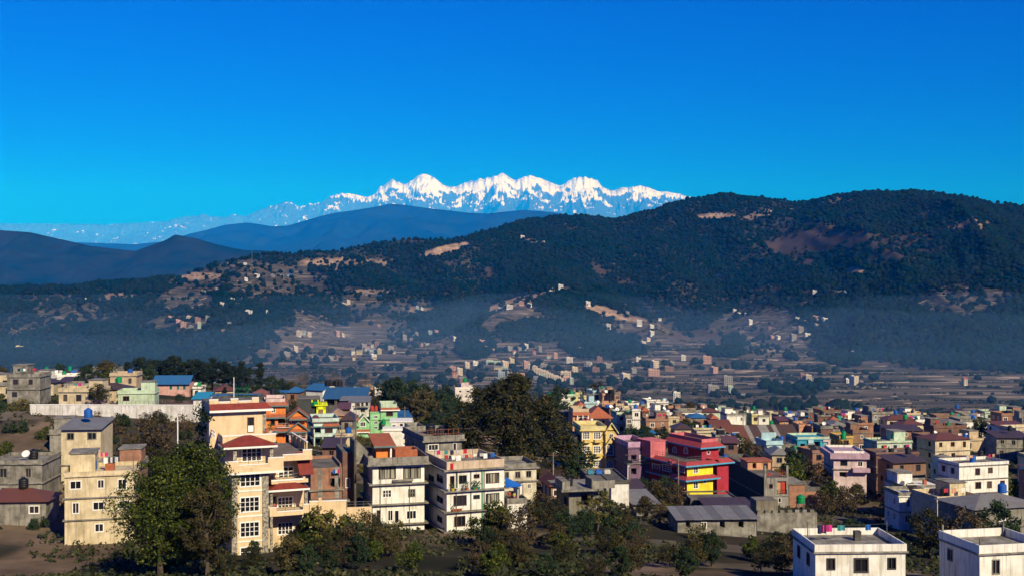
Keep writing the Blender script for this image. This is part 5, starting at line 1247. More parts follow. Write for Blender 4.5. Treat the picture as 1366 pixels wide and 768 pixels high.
def tank_stand(px, py_top, d, col, where, h=2.2):
    p = ray(px, py_top, d); g = gz(p.x, p.y); o = tag(empty('tank_stand', (p.x, p.y, g)), 'steel water tank stand %s' % where, 'stand')
    z = p.z - g - h
    for sx in (-.6, .6):
        for sy in (-.6, .6): part('leg', MB().tube((sx, sy, -.5), (sx, sy, z), .06), M_metal, o)
    part('platform', MB().box(-.8, .8, -.8, .8, z, z + .1), M_metal, o); part('brace', MB().tube((-.6, -.6, z * .3), (.6, -.6, z * .8), .035).tube((.6, -.6, z * .3), (-.6, -.6, z * .8), .035), M_metal, o)
    tank((p.x, p.y, g + z + .104), col, .78 if h > 1.6 else .6, h - .1, where); return o
tank_stand(1068, 659, 214, 'green', 'before the orange brick house', 1.7)
# -- low sheds with metal sheets at the lower right
def sheet_shed(name, label, pxs, pyt, d, rz, depth, rise, m, wallm, nsheet, alt=None, wins=(), pitch='mono'):
    H = House(name, label, 'shed', pxs[0], d, rz); w = H.X(pxs[1]); z = H.Z(pyt)
    b = H.block(0, w, 0, depth, -1.5, z, wallm)
    for q in wins: H.wpx(b, *q)
    for k in range(nsheet):
        x0, x1 = -.4 + (w + .8) * k / nsheet, -.4 + (w + .8) * (k + 1) / nsheet - .02; dz = .03 * (k % 2)
        H.part('roof_sheet', MB().prism([(-.7, z + .04 + dz - .7 * rise / depth), (depth + .4, z + .04 + rise + dz), (depth + .4, z + .10 + rise + dz), (-.7, z + .10 + dz - .7 * rise / depth)], 'x', x0, x1), alt if alt and k in (1, 4, 7) else m)
    H.done(); occ(H, 0, w, 0, depth); return H
S1 = sheet_shed('metal_roof_shed', 'long low shed with pale grey sheet roof below the dark side wall', (904, 1009), 692, 172, 4, 6.5, .6, M_grey, M_conc, 9, corr((.13, .135, .125), 'grey2', .35), [(915, 921, 695, 703, 'open'), (935, 943, 695, 704, 'plain', 2, 1), (960, 967, 695, 703, 'open'), (985, 992, 695, 703, 'open')])
S2 = sheet_shed('metal_roof_shed', 'low shed with brown rusty sheet roof and blue sheet on its edge', (945, 1006), 678, 196, 3, 7, .5, M_dkr, M_dconc, 6)
H, b, w, z = std('dark_flat_house', 'dark flat-roofed house with a cyan-edged slab at the foot of the yellow wall', 921, 985, 667, 204, 4, 6, M_dconc, wins=[(930, 937, 672, 680, 'open')]); H.bx('cyan_edge', H.X(942), H.X(959), -.3, -.05, z - .35, z + .25, paint((.02, .3, .6), .5, .2)); H.rim(.1, w, .1, 8, z + .003, z + .3, .2, M_roofc); H.done()
H, b, w, z = std('block_wall', 'stepped grey block wall at the foot of the grey row house', 1010, 1090, 684, 186, 4, .35, M_conc, cat='wall'); bb = MB()
for k in range(8): bb.box(w * k / 8 + .1, w * k / 8 + .8, .02, .33, z + .003, z + .45)
H.part('pier', bb, M_conc); H.block(0, 3.6, .4, 4, -1.5, z + 2.0, wallp((.22, .2, .16), .6), 'tank_room'); H.done()

# -- light blue house, turquoise house, pink-white house, rust-roofed sheds
H, b, w, z = std('light_blue_house', 'light blue house with a roof terrace before the rust-roofed shed', 1023, 1043, 592, 292, 8, 8, M_lblue, wins=[(1032, 1038.3, 596, 601.5, 'plain', 3, 1), (1026, 1029, 594.5, 598, 'plain', 1, 1)]); H.plate(b, z, .3, .35, M_lblue); H.rim(-.2, w + .2, -.2, 7.9, z + .16, z + .9, .14, M_lblue); H.bx('roof_wall', 1.0, w + 1, 6.5, 6.8, z + .16, z + 2.2, M_lblue); H.block(w + .02, H.X(1060), .6, 8, -1.5, H.Z(593), M_conc, 'grey_extension'); H.done()
tank(H.world(H.X(1050), 4, H.Z(593)), 'blue', .65, 1.8, 'on the grey extension of the light blue house'); tank(H.world(H.X(1046), 4.5, H.Z(593)), 'black', .6, 1.8, 'on the grey extension of the light blue house')
def turq():
    H, b, w, z = std('turquoise_house', 'turquoise house with a deep balcony and pale pink end pillar', 1063.5, 1107, 586, 300, 6, 9, M_turq, wins=[(1067.5, 1074, 591, 597.5, 'open'), (1081, 1083.5, 590, 597, 'plain', 1, 1), (1086, 1094, 588, 596, 'open'), (1099, 1103, 591, 608, 'plain', 1, 2)])
    H.bx('end_pillar', H.X(1097.5), H.X(1107.2), -.3, -.02, H.Z(589), H.Z(585), M_pinkw); H.bx('end_pillar', H.X(1104.3), H.X(1107.2), -.3, -.02, -1, H.Z(589) - .01, M_pinkw)
    H.bx('bay', H.X(1077.5), H.X(1084.5), -.5, -.003, H.Z(597.5), z + .1, M_lblue); H.plate(b, z, .2, .3, M_turq); H.rim(.2, w, .2, 8.8, z + .11, z + .7, .14, M_pgreen)
    q = H.block(H.X(1062), H.X(1098), -2.2, -.04, -1.5, H.Z(598), M_brick, 'brick_base'); H.wpx(q, 1066, 1070, 601, 606, 'open'); H.wpx(q, 1078, 1083, 601, 606, 'open'); H.rail([(H.X(1063), -2.1, H.Z(598)), (H.X(1098), -2.1, H.Z(598))], .8, M_metal); H.done()
turq()
H, b, w, z = std('pinkish_white_house', 'pinkish white house with a broad mauve roof band', 1112, 1156, 611, 255, -4, 11, M_pinkw, wins=[(1121, 1130.5, 613.5, 620.5, 'plain', 1, 1, M_darkf), (1120, 1130, 629, 636, 'open'), (1144, 1151, 614, 622, 'plain', 2, 1)], slabs=(625,)); H.bx('mauve_band', -.9, w + .5, -.8, 10.9, z + .003, z + 1.2, wallp((.48, .33, .42), .3)); H.rim(.2, w - .4, .4, 10.4, z + 1.203, z + 1.7, .14, M_white); H.bx('mauve_balcony', H.X(1136), w + .5, -1.4, -.003, H.Z(628), H.Z(623), wallp((.48, .33, .42), .3)); H.done()
def rust_shed():
    H = House('rust_roofed_shed', 'long brick shed with patched rusty corrugated gable roof', 'shed', 973.5, 318, 12); w = H.X(1066); z = H.Z(587, 1060); D = 11.0; h = 4.0
    b = H.block(0, w, 0, D, -1.5, z, M_brickd); H.part('gable_wall', MB().box(w - .02, w + .25, .02, D - .02, -1.2, z).prism([(0.02, z), (D - .02, z), (D / 2, z + h - .1)], 'x', w - .02, w + .25), M_brick); H.part('attic_window', MB().box(w + .251, w + .31, D / 2 - .5, D / 2 + .5, z + .6, z + 1.6), M_dark)
    n = 16
    for k in range(n):
        x0, x1 = -.5 + (w + 1.2) * k / n, -.5 + (w + 1.2) * (k + 1) / n - .02; dz = .035 * (k % 2)
        m = M_rust if k < 5 else M_dkr
        gm = (5, 8, 9, 11)
        H.part('roof_sheet', MB().prism([(-.8, z - .44 + dz), (D / 2, z + h + dz), (D / 2, z + h + .06 + dz), (-.8, z - .36 + dz)], 'x', x0, x1), corr((.21, .21, .20), 'galv', .3) if k in gm else m)
        H.part('roof_sheet', MB().prism([(D + .8, z - .44 + dz), (D / 2 + .01, z + h + dz), (D / 2 + .01, z + h + .06 + dz), (D + .8, z - .36 + dz)], 'x', x0, x1), m)
    H.done(); occ(H, 0, w, 0, D)
    H2 = House('rust_roofed_shed', 'shorter rust-red shed end joined behind the long patched one', 'shed', 952, 338, 12); w = H2.X(978); z = H2.Z(572)
    H2.block(0, w, 0, 9, -1.5, z, M_brickd); 
    for k in range(6): H2.part('roof_sheet', MB().prism([(-.6, z - .3), (4.5, z + 2.3), (4.5, z + 2.36), (-.6, z - .24)], 'x', -.4 + (w + .8) * k / 6, -.4 + (w + .8) * (k + 1) / 6 - .02), M_rust)
    H2.part('roof_slope', MB().prism([(9.6, z - .3), (4.51, z + 2.3), (4.51, z + 2.36), (9.6, z - .24)], 'x', -.4, w + .4), M_rust); H2.done(); occ(H2, 0, w, 0, 9)
rust_shed()

# -- left edge: blue-roofed pink house, white wall, sheds behind the cream house
H, b, w, z = std('blue_roof_house', 'pink house with turquoise windows under a bright blue sheet roof', 205, 252, 511, 320, 4, 7, wallp((.62, .36, .32), .3), wins=[(236, 239, 513.5, 519, 'plain', 2, 1, paint((.05, .45, .42), .6)), (244, 248, 513.5, 519, 'plain', 2, 1, paint((.05, .45, .42), .6)), (226, 230, 513.5, 519, 'plain', 2, 1, paint((.05, .45, .42), .6))])
for k in range(5): H.part('roof_sheet', MB().prism([(-.8, z - .25), (3.5, z + 2.0), (3.5, z + 2.07), (-.8, z - .17)], 'x', -.5 + (w + 1) * k / 5, -.5 + (w + 1) * (k + 1) / 5 - .02), M_bluer)
H.part('roof_slope', MB().prism([(7.8, z - .25), (3.51, z + 2.0), (3.51, z + 2.07), (7.8, z - .17)], 'x', -.5, w + .5), M_bluer); H.done()
H, b, w, z = std('white_wall', 'long whitewashed boundary wall above the brown scrub slope', 40, 274, 539.5, 236, -2, .5, wallp((.74, .73, .72), .5), cat='wall'); H.bx('coping', -.05, w + .05, -.08, .58, z + .002, z + .14, M_trim); H.rail([(w * .3, .25, z + .1), (w, .25, z + .1)], .8, paint((.14, .06, .12), .6)); H.done()
H, b, w, z = std('shed', 'small turquoise-roofed shed behind the whitewashed wall', 258, 276, 531, 248, 4, 6, M_white, cat='shed'); H.part('roof', MB().prism([(-.5, z - .1), (6.4, z + .8), (6.4, z + .9), (-.5, z)], 'x', -.4, w + .4), corr((.02, .26, .42), 'turq', .1)); H.done()
def scaffold():
    p = ray(323, 533, 200); g = gz(p.x, p.y); z0 = p.z - g; h = 26 / F * 200
    o = tag(empty('tank_tower', (p.x, p.y, g)), 'green painted steel tank tower behind the cream house', 'tower'); m = paint((.0, .09, .03), .5, .2)
    for sx in (-.9, .9):
        for sy in (-.9, .9): part('leg', MB().tube((sx, sy, -1), (sx, sy, z0 + h - .8), .06), m, o)
    b = MB()
    for k in range(5):
        z = z0 - 1 + k * (h - .2) / 4
        b.tube((-.9, -.9, z), (.9, -.9, z), .04).tube((-.9, .9, z), (.9, .9, z), .04).tube((-.9, -.9, z), (-.9, .9, z), .04).tube((.9, -.9, z), (.9, .9, z), .04)
        if k < 4: b.tube((-.9, -.9, z), (.9, -.9, z + (h - .2) / 4), .03)
    part('bracing', b, m, o); part('platform', MB().box(-1, 1, -1, 1, z0 + h - 1.4, z0 + h - 1.3), m, o); tank((p.x, p.y, g + z0 + h - 1.298), 'black', .62, 1.0, 'on the green steel tower')
scaffold()
pole(ray(312, 534, 190) - Vector((0, 0, 6)), 10, .09, 'tall pale pipe standing behind the cream house', M_trim); pole(Vector((*ray(237, 600, 133)[:2], gz(*ray(237, 600, 133)[:2]))), 17.5, .1, 'slim pale lamp post rising behind the round leafy tree', M_trim)
H, b, w, z = std('dark_shed', 'dark long shed with solar panels behind the cream house', 281, 345, 527.5, 262, 4, 7, M_dconc, cat='shed')
for k in range(3): H.bx('solar_panel', 1 + k * 3.4, 4.2 + k * 3.4, -.2, 1.6, z + .2, z + .28, M_bluer)
H.done()
H, b, w, z = std('brown_roof_house', 'small house with a brown sheet roof by the pines', 333, 359, 527, 290, 6, 6, M_beige, wins=[(338, 342, 528.5, 534, 'plain', 1, 1), (349, 353, 528.5, 534, 'plain', 1, 1)]); H.hip(-.5, w + .5, -.5, 6.5, z, 1.5, corr((.22, .08, .05), 'brownroof', .4)); H.done(); tank(H.world(w + .7, 2, z), 'black', .7, 1.7, 'by the brown sheet roof')
H, b, w, z = std('blue_gable_house', 'white gable house with a blue roof on the valley edge', 408, 430.5, 519, 345, -30, 8, wallp((.8, .8, .8), .2), wins=()); H.part('roof', MB().prism([(-.4, z - .1), (4, z + 1.6), (4, z + 1.7), (-.4, z)], 'x', -.4, w + .4).prism([(8.4, z - .1), (4.01, z + 1.6), (4.01, z + 1.7), (8.4, z)], 'x', -.4, w + .4), M_bluer); H.part('gable_wall', MB().prism([(.02, z), (7.98, z), (4, z + 1.55)], 'x', w - .2, w + .02).prism([(.02, z), (7.98, z), (4, z + 1.55)], 'x', -.02, .2), M_white); H.done()
S3 = sheet_shed('blue_roof_shed', 'long shed with a deep blue sheet roof and open grey front', (432, 489), 531, 318, 3, 10, 2.2, corr((.02, .10, .22), 'deepblue', .15), M_dconc, 8, None, [(436, 446, 532, 540, 'open'), (450, 456, 532, 540, 'open')])
S4 = sheet_shed('grey_roof_shed', 'low shed with a flat grey roof beside the blue-roofed one', (455, 492), 533.5, 306, 3, 6, .5, M_grey, M_conc, 5)
H, b, w, z = std('white_house', 'weathered white two-storey house below the blue-roofed shed', 466, 492, 535.5, 300, 4, 7, wallp((.74, .73, .70), .6), wins=[(474, 480, 537, 541, 'plain', 2, 1, M_darkf), (482, 485, 534, 541, 'plain', 1, 1, M_darkf), (487.5, 491, 536, 541, 'open'), (481, 487, 545, 549, 'plain', 2, 1, M_conc)]); H.bx('balcony', H.X(474), w, -.9, -.003, H.Z(542.5) - .08, H.Z(542.5) + .08, M_conc); H.rail([(H.X(474), -.85, H.Z(542.5)), (w, -.85, H.Z(542.5))], .8, M_metal); H.plate(b, z, .15, .3, M_grey); H.done()
def teal_tank():
    p = ray(473.5, 524, 340); g = gz(p.x, p.y); o = tag(empty('water_tower', (p.x, p.y, g)), 'pale teal domed water tower beside the bare trees', 'water tower'); m = paint((.40, .62, .58), .5, .2)
    z = p.z - g; part('drum', MB().lathe([(1.15, z - .5), (1.15, z + .9), (1.0, z + 1.5), (.5, z + 1.95), (.15, z + 2.05), (0, z + 2.05)], 14), m, o); part('base', MB().box(-1.2, 1.2, -1.2, 1.2, -1, z - .503), M_conc, o); part('vent', MB().tube((0, 0, z + 2.0), (0, 0, z + 2.5), .12), M_black, o)
teal_tank()
for px, c in ((437, 'black'), (441, 'black'), (449, 'black'), (453, 'black')): p = ray(px, 523.5, 332); tank((p.x, p.y, S3.O.z + S3.Z(531) + 2.3), c, .85, 1.9, 'in a row on the deep blue shed')
H, b, w, z = std('orange_sheet_house', 'ochre mud-brick house with a sagging roof behind the cyan house', 440, 458, 554, 270, 8, 7, wallp((.42, .26, .13), .5), wins=[(447, 451, 560, 566, 'open')]); H.hip(-.5, w + .5, -.5, 7.5, z, 1.4, corr((.36, .24, .16), 'pale_rust', .5)); H.done()
H, b, w, z = std('far_house', 'white flat-topped house with a green tank beyond the dark trees', 607, 632, 518, 430, 6, 8, wallp((.72, .66, .62), .3), wins=[(612, 616, 520, 523, 'plain', 1, 1), (622, 627, 520, 523, 'plain', 2, 1)]); H.rim(0, w, 0, 8, z + .003, z + .6, .15, M_white); H.block(2.5, 5.5, 2, 6, z - .01, z + 2.2, M_pinkw, 'stair_head'); H.done(); tank(H.world(H.X(621), 4, z + 2.2), 'green', .8, 1.6, 'on the flat-topped house beyond the dark trees'); tank(H.world(H.X(609.5), 4, z), 'black', .6, 1.5, 'on the flat-topped house beyond the dark trees')
# solar street lamp
p = ray(837.5, 640, 205); pole((p.x, p.y, gz(p.x, p.y)), (384 - 617) / F * 205 - gz(p.x, p.y), .09, 'solar street lamp on a pale pole in front of the lilac house', M_trim, 'street_lamp', 'street lamp', 'lamp')
# ------------------------------------------------------------------ more houses of the town, by kind
COLS = {'white': M_white, 'cream': wallp((.66, .56, .38), .5), 'peach': M_peach, 'pale green': M_pgreen, 'pale yellow': M_pyell, 'brick': M_brick, 'dark brick': M_brickd, 'grey': M_conc, 'light blue': M_lblue,
        'pink': wallp((.55, .27, .25), .4), 'beige': M_beige, 'brown': M_brown, 'yellow ochre': wallp((.62, .40, .10), .4), 'mauve': M_lilac_shade, 'green': M_green, 'teal': M_turq}
rnd = random.Random(11)
CL = {}
def clutter(H, w, D, z, col, where):
    r = rnd.random(); z0 = z + .085; wh = 'on %s roof %s' % (col, where)
    if r < .22:
        o = tag(empty('satellite_dish', H.world(w * rnd.uniform(.15, .85), D * .25, z0), H.rz + rnd.uniform(-.5, .5)), 'white satellite dish ' + wh, 'satellite dish', 'roof satellite dishes')
        if 'dish' not in CL: CL['dish'] = (MB().tube((0, 0, 0), (0, 0, 1.1), .04).mesh('mast', [M_metal]), MB().lathe([(0, 0), (.3, .04), (.55, .14), (.6, .17), (.53, .16), (.28, .06), (0, .03)], 14).mesh('bowl', [M_trim]), MB().tube((0, 0, .03), (0, 0, .55), .02).mesh('feed_arm', [M_metal]))
        for nm, me in zip(('mast', 'bowl', 'feed_arm'), CL['dish']):
            q = link(nm, me, o)
            if nm != 'mast': q.location = (0, -.05, 1.1); q.rotation_euler = (R(50), 0, 0)
    elif r < .40:
        o = tag(empty('solar_water_heater', H.world(w * rnd.uniform(.3, .7), D * .35, z0), H.rz), 'solar water heater with dark panel ' + wh, 'water heater', 'roof solar heaters')
        if 'heat' not in CL: CL['heat'] = (MB().prism([(-.8, .15), (.8, 1.15), (.8, 1.25), (-.8, .25)], 'x', -.9, .9).mesh('panel', [M_black]), MB().tube((-1, .95, 1.45), (1, .95, 1.45), .26, None, 12).mesh('drum', [M_metal]), MB().tube((-.8, .85, 0), (-.8, .85, 1.3), .03).tube((.8, .85, 0), (.8, .85, 1.3), .03).tube((-.8, -.75, 0), (-.8, -.75, .2), .03).tube((.8, -.75, 0), (.8, -.75, .2), .03).mesh('frame', [M_metal]))
        for nm, me in zip(('panel', 'drum', 'frame'), CL['heat']): link(nm, me, o)
    elif r < .62 and w > 4:
        y = rnd.uniform(.8, D * .6); washing_line(H, (.4, y), (w - .4, y), z0, 1.9, [(rnd.uniform(.05, .95), rnd.uniform(.8, 1.6), rnd.uniform(.8, 1.5), rnd.randrange(8)) for _ in range(4)], wh, 'laundry on small town roofs', '')
    elif r < .8:
        for k in range(3):
            x = w * rnd.uniform(.1, .9); H.part('antenna', MB().tube((x, D * .7, z0), (x, D * .7, z0 + rnd.uniform(1.5, 3.2)), .035, None, 4), M_metal)
    for _ in range(rnd.randrange(3)):
        x = w * rnd.uniform(.1, .8); y = D * rnd.uniform(.15, .6); H.bx('roof_bulkhead', x, x + rnd.uniform(.5, 1.4), y, y + rnd.uniform(.4, 1.0), z0 + .004, z0 + rnd.uniform(.4, 1.1), rnd.choice((M_brick, M_conc, M_dconc, M_terr)))
def filler(px0, px1, pyt, d, col, where, rz=None, depth=None, roof='par', extra=None, tankc=None, group=None, head=None):
    rz = rnd.uniform(-4, 16) if rz is None else rz
    H = House('house', '', 'house', px0, d, rz, group or 'small town houses'); w = H.X(px1); z = H.Z(pyt); D = depth or rnd.uniform(6, 9)
    if z < 1.5: z = rnd.choice((3.0, 5.9)) ; print('low', px0, pyt, round(H.Z(pyt), 1))
    m = COLS[col]; b = H.block(0, w, 0, D, -2.0, z, m)
    n = max(1, int(z / 2.9 + .3)); nw = max(1, int(w / 2.8))
    fm = rnd.choice((M_frame, M_wood, M_conc, M_darkf))
    for k in range(n):
        zt = z - .55 - 2.9 * k
        for i in range(nw):
            cx = w * (i + .5) / nw + rnd.uniform(-.2, .2); ww = rnd.choice((.9, 1.2, 1.5))
            if rnd.random() < .85: H.win(b, 'F', cx - ww / 2, cx + ww / 2, zt - rnd.choice((1.2, 1.5)), zt, rnd.choice(('plain', 'plain', 'open')) if k else 'plain', 2, 1, fm)
        for y in (D * .3, D * .72):
            if rnd.random() < .5: H.win(b, 'L', y - .5, y + .5, zt - 1.3, zt, 'plain', 2, 1, fm)
        if k and rnd.random() < .8: H.plate(b, z - 2.9 * k, .14, .25)
    rw = 'flat roof'
    if roof == 'par':
        H.plate(b, z, .16, .25, rnd.choice((M_conc, m))); H.rim(-.1, w + .1, -.1, D - .03, z + .083, z + rnd.uniform(.5, .95), .14, rnd.choice((m, M_conc, m)))
        if head or (head is None and rnd.random() < .55 and w > 4):
            hw = min(3.2, w * .45); hx = rnd.choice((.3, w - hw - .3)); H.block(hx, hx + hw, D * .4, D - .3, z + .08, z + 2.5, m, 'stair_head'); rw = 'rooftop room'
            H.bx('stair_head_roof', hx - .2, hx + hw + .2, D * .4 - .2, D - .1, z + 2.503, z + 2.65, M_conc)
        if rnd.random() < .35:
            for px in (.2, w - .2):
                for y in (.2, D - .3): H.part('rebar_stub', MB().tube((px, y, z), (px, y, z + 1.5), .09), M_conc)
    elif roof in ('blue', 'rust', 'grey', 'red', 'brownsheet'):
        mm = {'blue': M_bluer, 'rust': M_rust, 'grey': M_grey, 'red': M_terr, 'brownsheet': M_dkr}[roof]
        rw = {'blue': 'blue sheet roof', 'rust': 'rusty roof', 'grey': 'grey sheet roof', 'red': 'red roof', 'brownsheet': 'dark brown roof'}[roof]
        if rnd.random() < .5 or roof == 'red': H.hip(-.5, w + .5, -.5, D + .5, z + .02, 1.4, mm)
        else: H.part('roof', MB().prism([(-.7, z - .0), (D + .3, z + .9), (D + .3, z + .98), (-.7, z + .08)], 'x', -.4, w + .4), mm)
    if tankc:
        tank(H.world(w * rnd.uniform(.3, .7), D * .5, z + .09 + (1.3 if roof != 'par' else 0)), tankc, .65, 1.6, 'on a %s house %s' % (col, where)); rw += ' and %s tank' % tankc
    if roof == 'par': clutter(H, w, D, z, col, where)
    st = {1: 'single-storey', 2: 'two-storey', 3: 'three-storey'}.get(n, 'tall')
    H.root['label'] = '%s %s house with %s %s' % (st, col, rw, where)
    H.done(); occ(H, 0, w, 0, D); return H
VE = 'on the town edge'; BS = 'near the rust-roofed shed'; HC = 'above the yellow house'; PK = 'behind the crimson house'
FL = [ # hill cluster
 (791, 800, 523, 432, 'light blue', HC), (800, 812, 521.5, 428, 'white', HC), (787, 812, 532, 420, 'white', HC), (804, 821, 527, 410, 'peach', HC), (820, 827, 525.5, 405, 'peach', HC), (803, 822, 539, 395, 'peach', HC),
 (757, 768, 527.5, 425, 'pale green', HC), (768, 777, 526, 432, 'pale yellow', HC), (779, 786, 529, 418, 'pale yellow', HC), (780, 796, 538, 398, 'light blue', HC), (771, 780, 541, 392, 'white', HC, 'red'), (796, 803, 541, 400, 'white', HC),
 (822, 832, 541, 392, 'beige', HC), (831, 843.5, 546, 362, 'cream', HC), (843.5, 854, 547, 358, 'white', HC), (823, 835, 552, 322, 'pale green', HC), (835, 843, 556, 316, 'grey', HC), (838, 852, 540, 400, 'white', HC), (728, 742, 530, 440, 'brown', HC), (742, 752, 527, 445, 'pale green', HC), (813, 822, 548, 350, 'dark brick', HC), (745, 760, 533, 415, 'white', HC),
 # behind the crimson house
 (863, 873, 535, 480, 'white', VE), (875, 892, 537, 485, 'white', VE), (855, 863, 541, 455, 'grey', VE), (876, 891, 547, 405, 'teal', PK, 'blue'), (877, 893, 550, 392, 'white', PK), (862, 892, 561, 368, 'brick', PK), (892, 906, 557, 372, 'cream', PK), (858, 882, 579, 322, 'cream', PK, 'blue'), (857, 866, 548, 420, 'dark brick', PK, 'red'),
 (892, 902, 543, 480, 'peach', VE), (902, 917, 549, 470, 'brick', VE), (937, 955, 548, 482, 'pink', VE), (918, 934, 551, 478, 'grey', VE), (970, 988, 549, 470, 'beige', VE), (957, 969, 551, 475, 'white', VE), (1003, 1012, 554, 440, 'pale yellow', VE), (984, 1004, 553, 445, 'green', VE),
 (920, 946, 557, 412, 'grey', PK, 'blue'), (949, 958, 558, 398, 'brick', PK, 'red'), (905, 921, 560, 400, 'dark brick', PK), (930, 961, 577, 330, 'cream', PK), (955, 976, 582, 300, 'grey', PK), (983, 993, 587, 288, 'cream', BS), (966, 984, 590, 282, 'dark brick', BS, 'rust'), (900, 922, 572, 345, 'beige', PK, 'brownsheet'), (935, 950, 566, 372, 'brown', PK),
 (1012, 1026, 556, 440, 'white', BS), (1027, 1038, 551, 465, 'cream', VE), (1039, 1048, 555, 450, 'pink', BS), (1051, 1060, 554, 445, 'white', BS), (1061, 1074, 563, 400, 'brown', BS), (1074, 1090, 561, 408, 'dark brick', BS), (1091, 1108, 555, 395, 'dark brick', BS), (1108, 1118, 560, 392, 'white', BS, 'red'), (1117, 1124, 557, 398, 'peach', BS), (1127, 1148, 559, 395, 'white', BS),
 (1066, 1082, 568, 372, 'peach', BS), (1083, 1094, 570, 368, 'brick', BS), (1095, 1111, 571, 338, 'dark brick', BS), (1111, 1120, 575, 345, 'brick', BS), (1120, 1138, 584, 325, 'yellow ochre', BS), (1138, 1160, 577, 340, 'brown', BS), (1112, 1128, 567, 370, 'grey', BS, 'grey'), (1145, 1165, 566, 378, 'brick', BS), (1040, 1052, 561, 420, 'peach', BS, 'rust'), (1126, 1140, 572, 355, 'grey', BS),
 (1084, 1100, 603, 282, 'brick', BS), (1062, 1078, 604, 288, 'grey', BS), (1030, 1050, 606, 272, 'beige', BS, 'grey'),
 # left side
 (360, 378, 527, 318, 'grey', 'by the pines', 'blue'), (287, 312, 521, 318, 'beige', 'by the pines', 'rust'), (257, 268, 518, 322, 'white', 'by the pines'), (382, 398, 523, 330, 'brown', 'by the pines', 'blue'), (500, 512, 525, 400, 'white', 'before the dark evergreens'), (486, 498, 524, 405, 'peach', 'beside the teal water tower'), (476, 482, 521, 400, 'yellow ochre', 'beside the teal water tower'), (533, 548, 556, 300, 'teal', 'below the dark evergreens', 'blue'), (452, 466, 545, 285, 'brown', 'by the mint green house', 'rust'), (455, 470, 560, 262, 'grey', 'by the mint green house', 'brownsheet'), (430, 455, 596, 210, 'dark brick', 'below the cyan house', 'brownsheet'), (448, 470, 582, 236, 'cream', 'below the cyan house'),
 (735, 752, 566, 330, 'grey', 'beside the great brown tree'), (741, 757, 578, 278, 'cream', 'beside the great brown tree'), (728, 742, 622, 232, 'white', 'beside the great brown tree'), (742, 764, 611, 262, 'white', 'beside the great brown tree'), (722, 745, 640, 200, 'dark brick', 'beside the half-built house', 'brownsheet'), (735, 752, 648, 190, 'brown', 'beside the half-built house', 'rust'), (838, 866, 655, 205, 'yellow ochre', 'below the lilac house', 'brownsheet'), (845, 878, 672, 190, 'grey', 'below the lilac house', 'grey'), (548, 566, 574, 250, 'grey', 'beside the bare concrete house'),
]
for k, q in enumerate(FL):
    tc = rnd.choice((None, None, None, 'black', 'black', 'green', 'blue')) if not (len(q) > 6) else None
    filler(*q[:6], roof=q[6] if len(q) > 6 else 'par', tankc=tc)
# beyond the photograph's edges: more of the same town, kept clear of the measured houses
def scatter(px0, px1, d0, d1, n, where, colset):
    k = 0; tries = 0
    while k < n and tries < n * 30:
        tries += 1
        d = rnd.uniform(d0, d1); px = rnd.uniform(px0, px1); w = rnd.uniform(6, 11)
        x = (px - 683) / F * d + w / 2
        if any(math.hypot(x - o[0], d + 4 - o[1]) < o[2] + w * .62 + 1.0 for o in OCC): continue
        st = rnd.choice((1, 2, 2, 3, 3)) if d < 330 else rnd.choice((1, 2, 2))
        if d < 130: st = 1
        zt = gz(x, d) + 2.9 * st + .4; pyt = 384 - zt / d * F
        if d < 130 and pyt < 735: continue
        if pyt < (549 if px > 600 else 500): continue
        filler(px, px + w / d * F, pyt, d, rnd.choice(colset), where, roof=rnd.choice(('par', 'par', 'par', 'par', 'par', 'par', 'rust', 'brownsheet', 'grey', 'rust')) if d > 130 else 'par', tankc=rnd.choice((None, None, 'black', 'green', 'blue')) if d > 130 else None, head=None if d > 130 else False); k += 1
ALL = ['white', 'cream', 'white', 'brick', 'dark brick', 'grey', 'grey', 'light blue', 'beige', 'white', 'cream', 'pale green', 'dark brick', 'white', 'brown', 'grey']
scatter(1162, 1400, 262, 520, 46, 'past the pinkish white house', ALL)
scatter(1185, 1400, 168, 255, 10, 'below the pinkish white house', ALL)
scatter(-40, 190, 255, 420, 22, 'past the blue-roofed pink house', ALL)
scatter(-40, 150, 140, 215, 6, 'below the whitewashed wall', ALL)
scatter(860, 1150, 420, 540, 26, VE, ALL)
scatter(400, 1400, 108, 116, 4, 'at the foot of the slope', ['grey', 'white', 'cream'])
for i, (px, py, d) in enumerate(((993.5, 541, 430), (1139, 550.5, 392), (1125, 577, 322), (1029, 560, 440), (1081, 575, 345), (1119, 553.5, 396), (944, 545.5, 480), (1049, 549, 452))):
    tank_stand(px, py, d, ('black', 'black', 'green', 'green', 'green', 'teal', 'green', 'blue')[i], ('behind the rust-red shed end', 'beside a white slab house', 'by the ochre house', 'beyond the rusty shed roof', 'right of the rusty shed gable', 'beside a tall dark brick house', 'by a pink house on the town edge', 'above a white stepped house')[i], 1.8)
tank_stand(817, 518.5, 407, 'black', 'beside the peach rooftop', 1.7); tank_stand(813.5, 518.5, 409, 'black', 'between the white and the peach rooftops', 1.7)
# laundry on far roofs
for i in range(16):
    px = rnd.choice((1012, 1020, 1115, 1128, 1136, 1095, 1070, 915, 890, 985, 1140, 880)); d = rnd.uniform(280, 360)
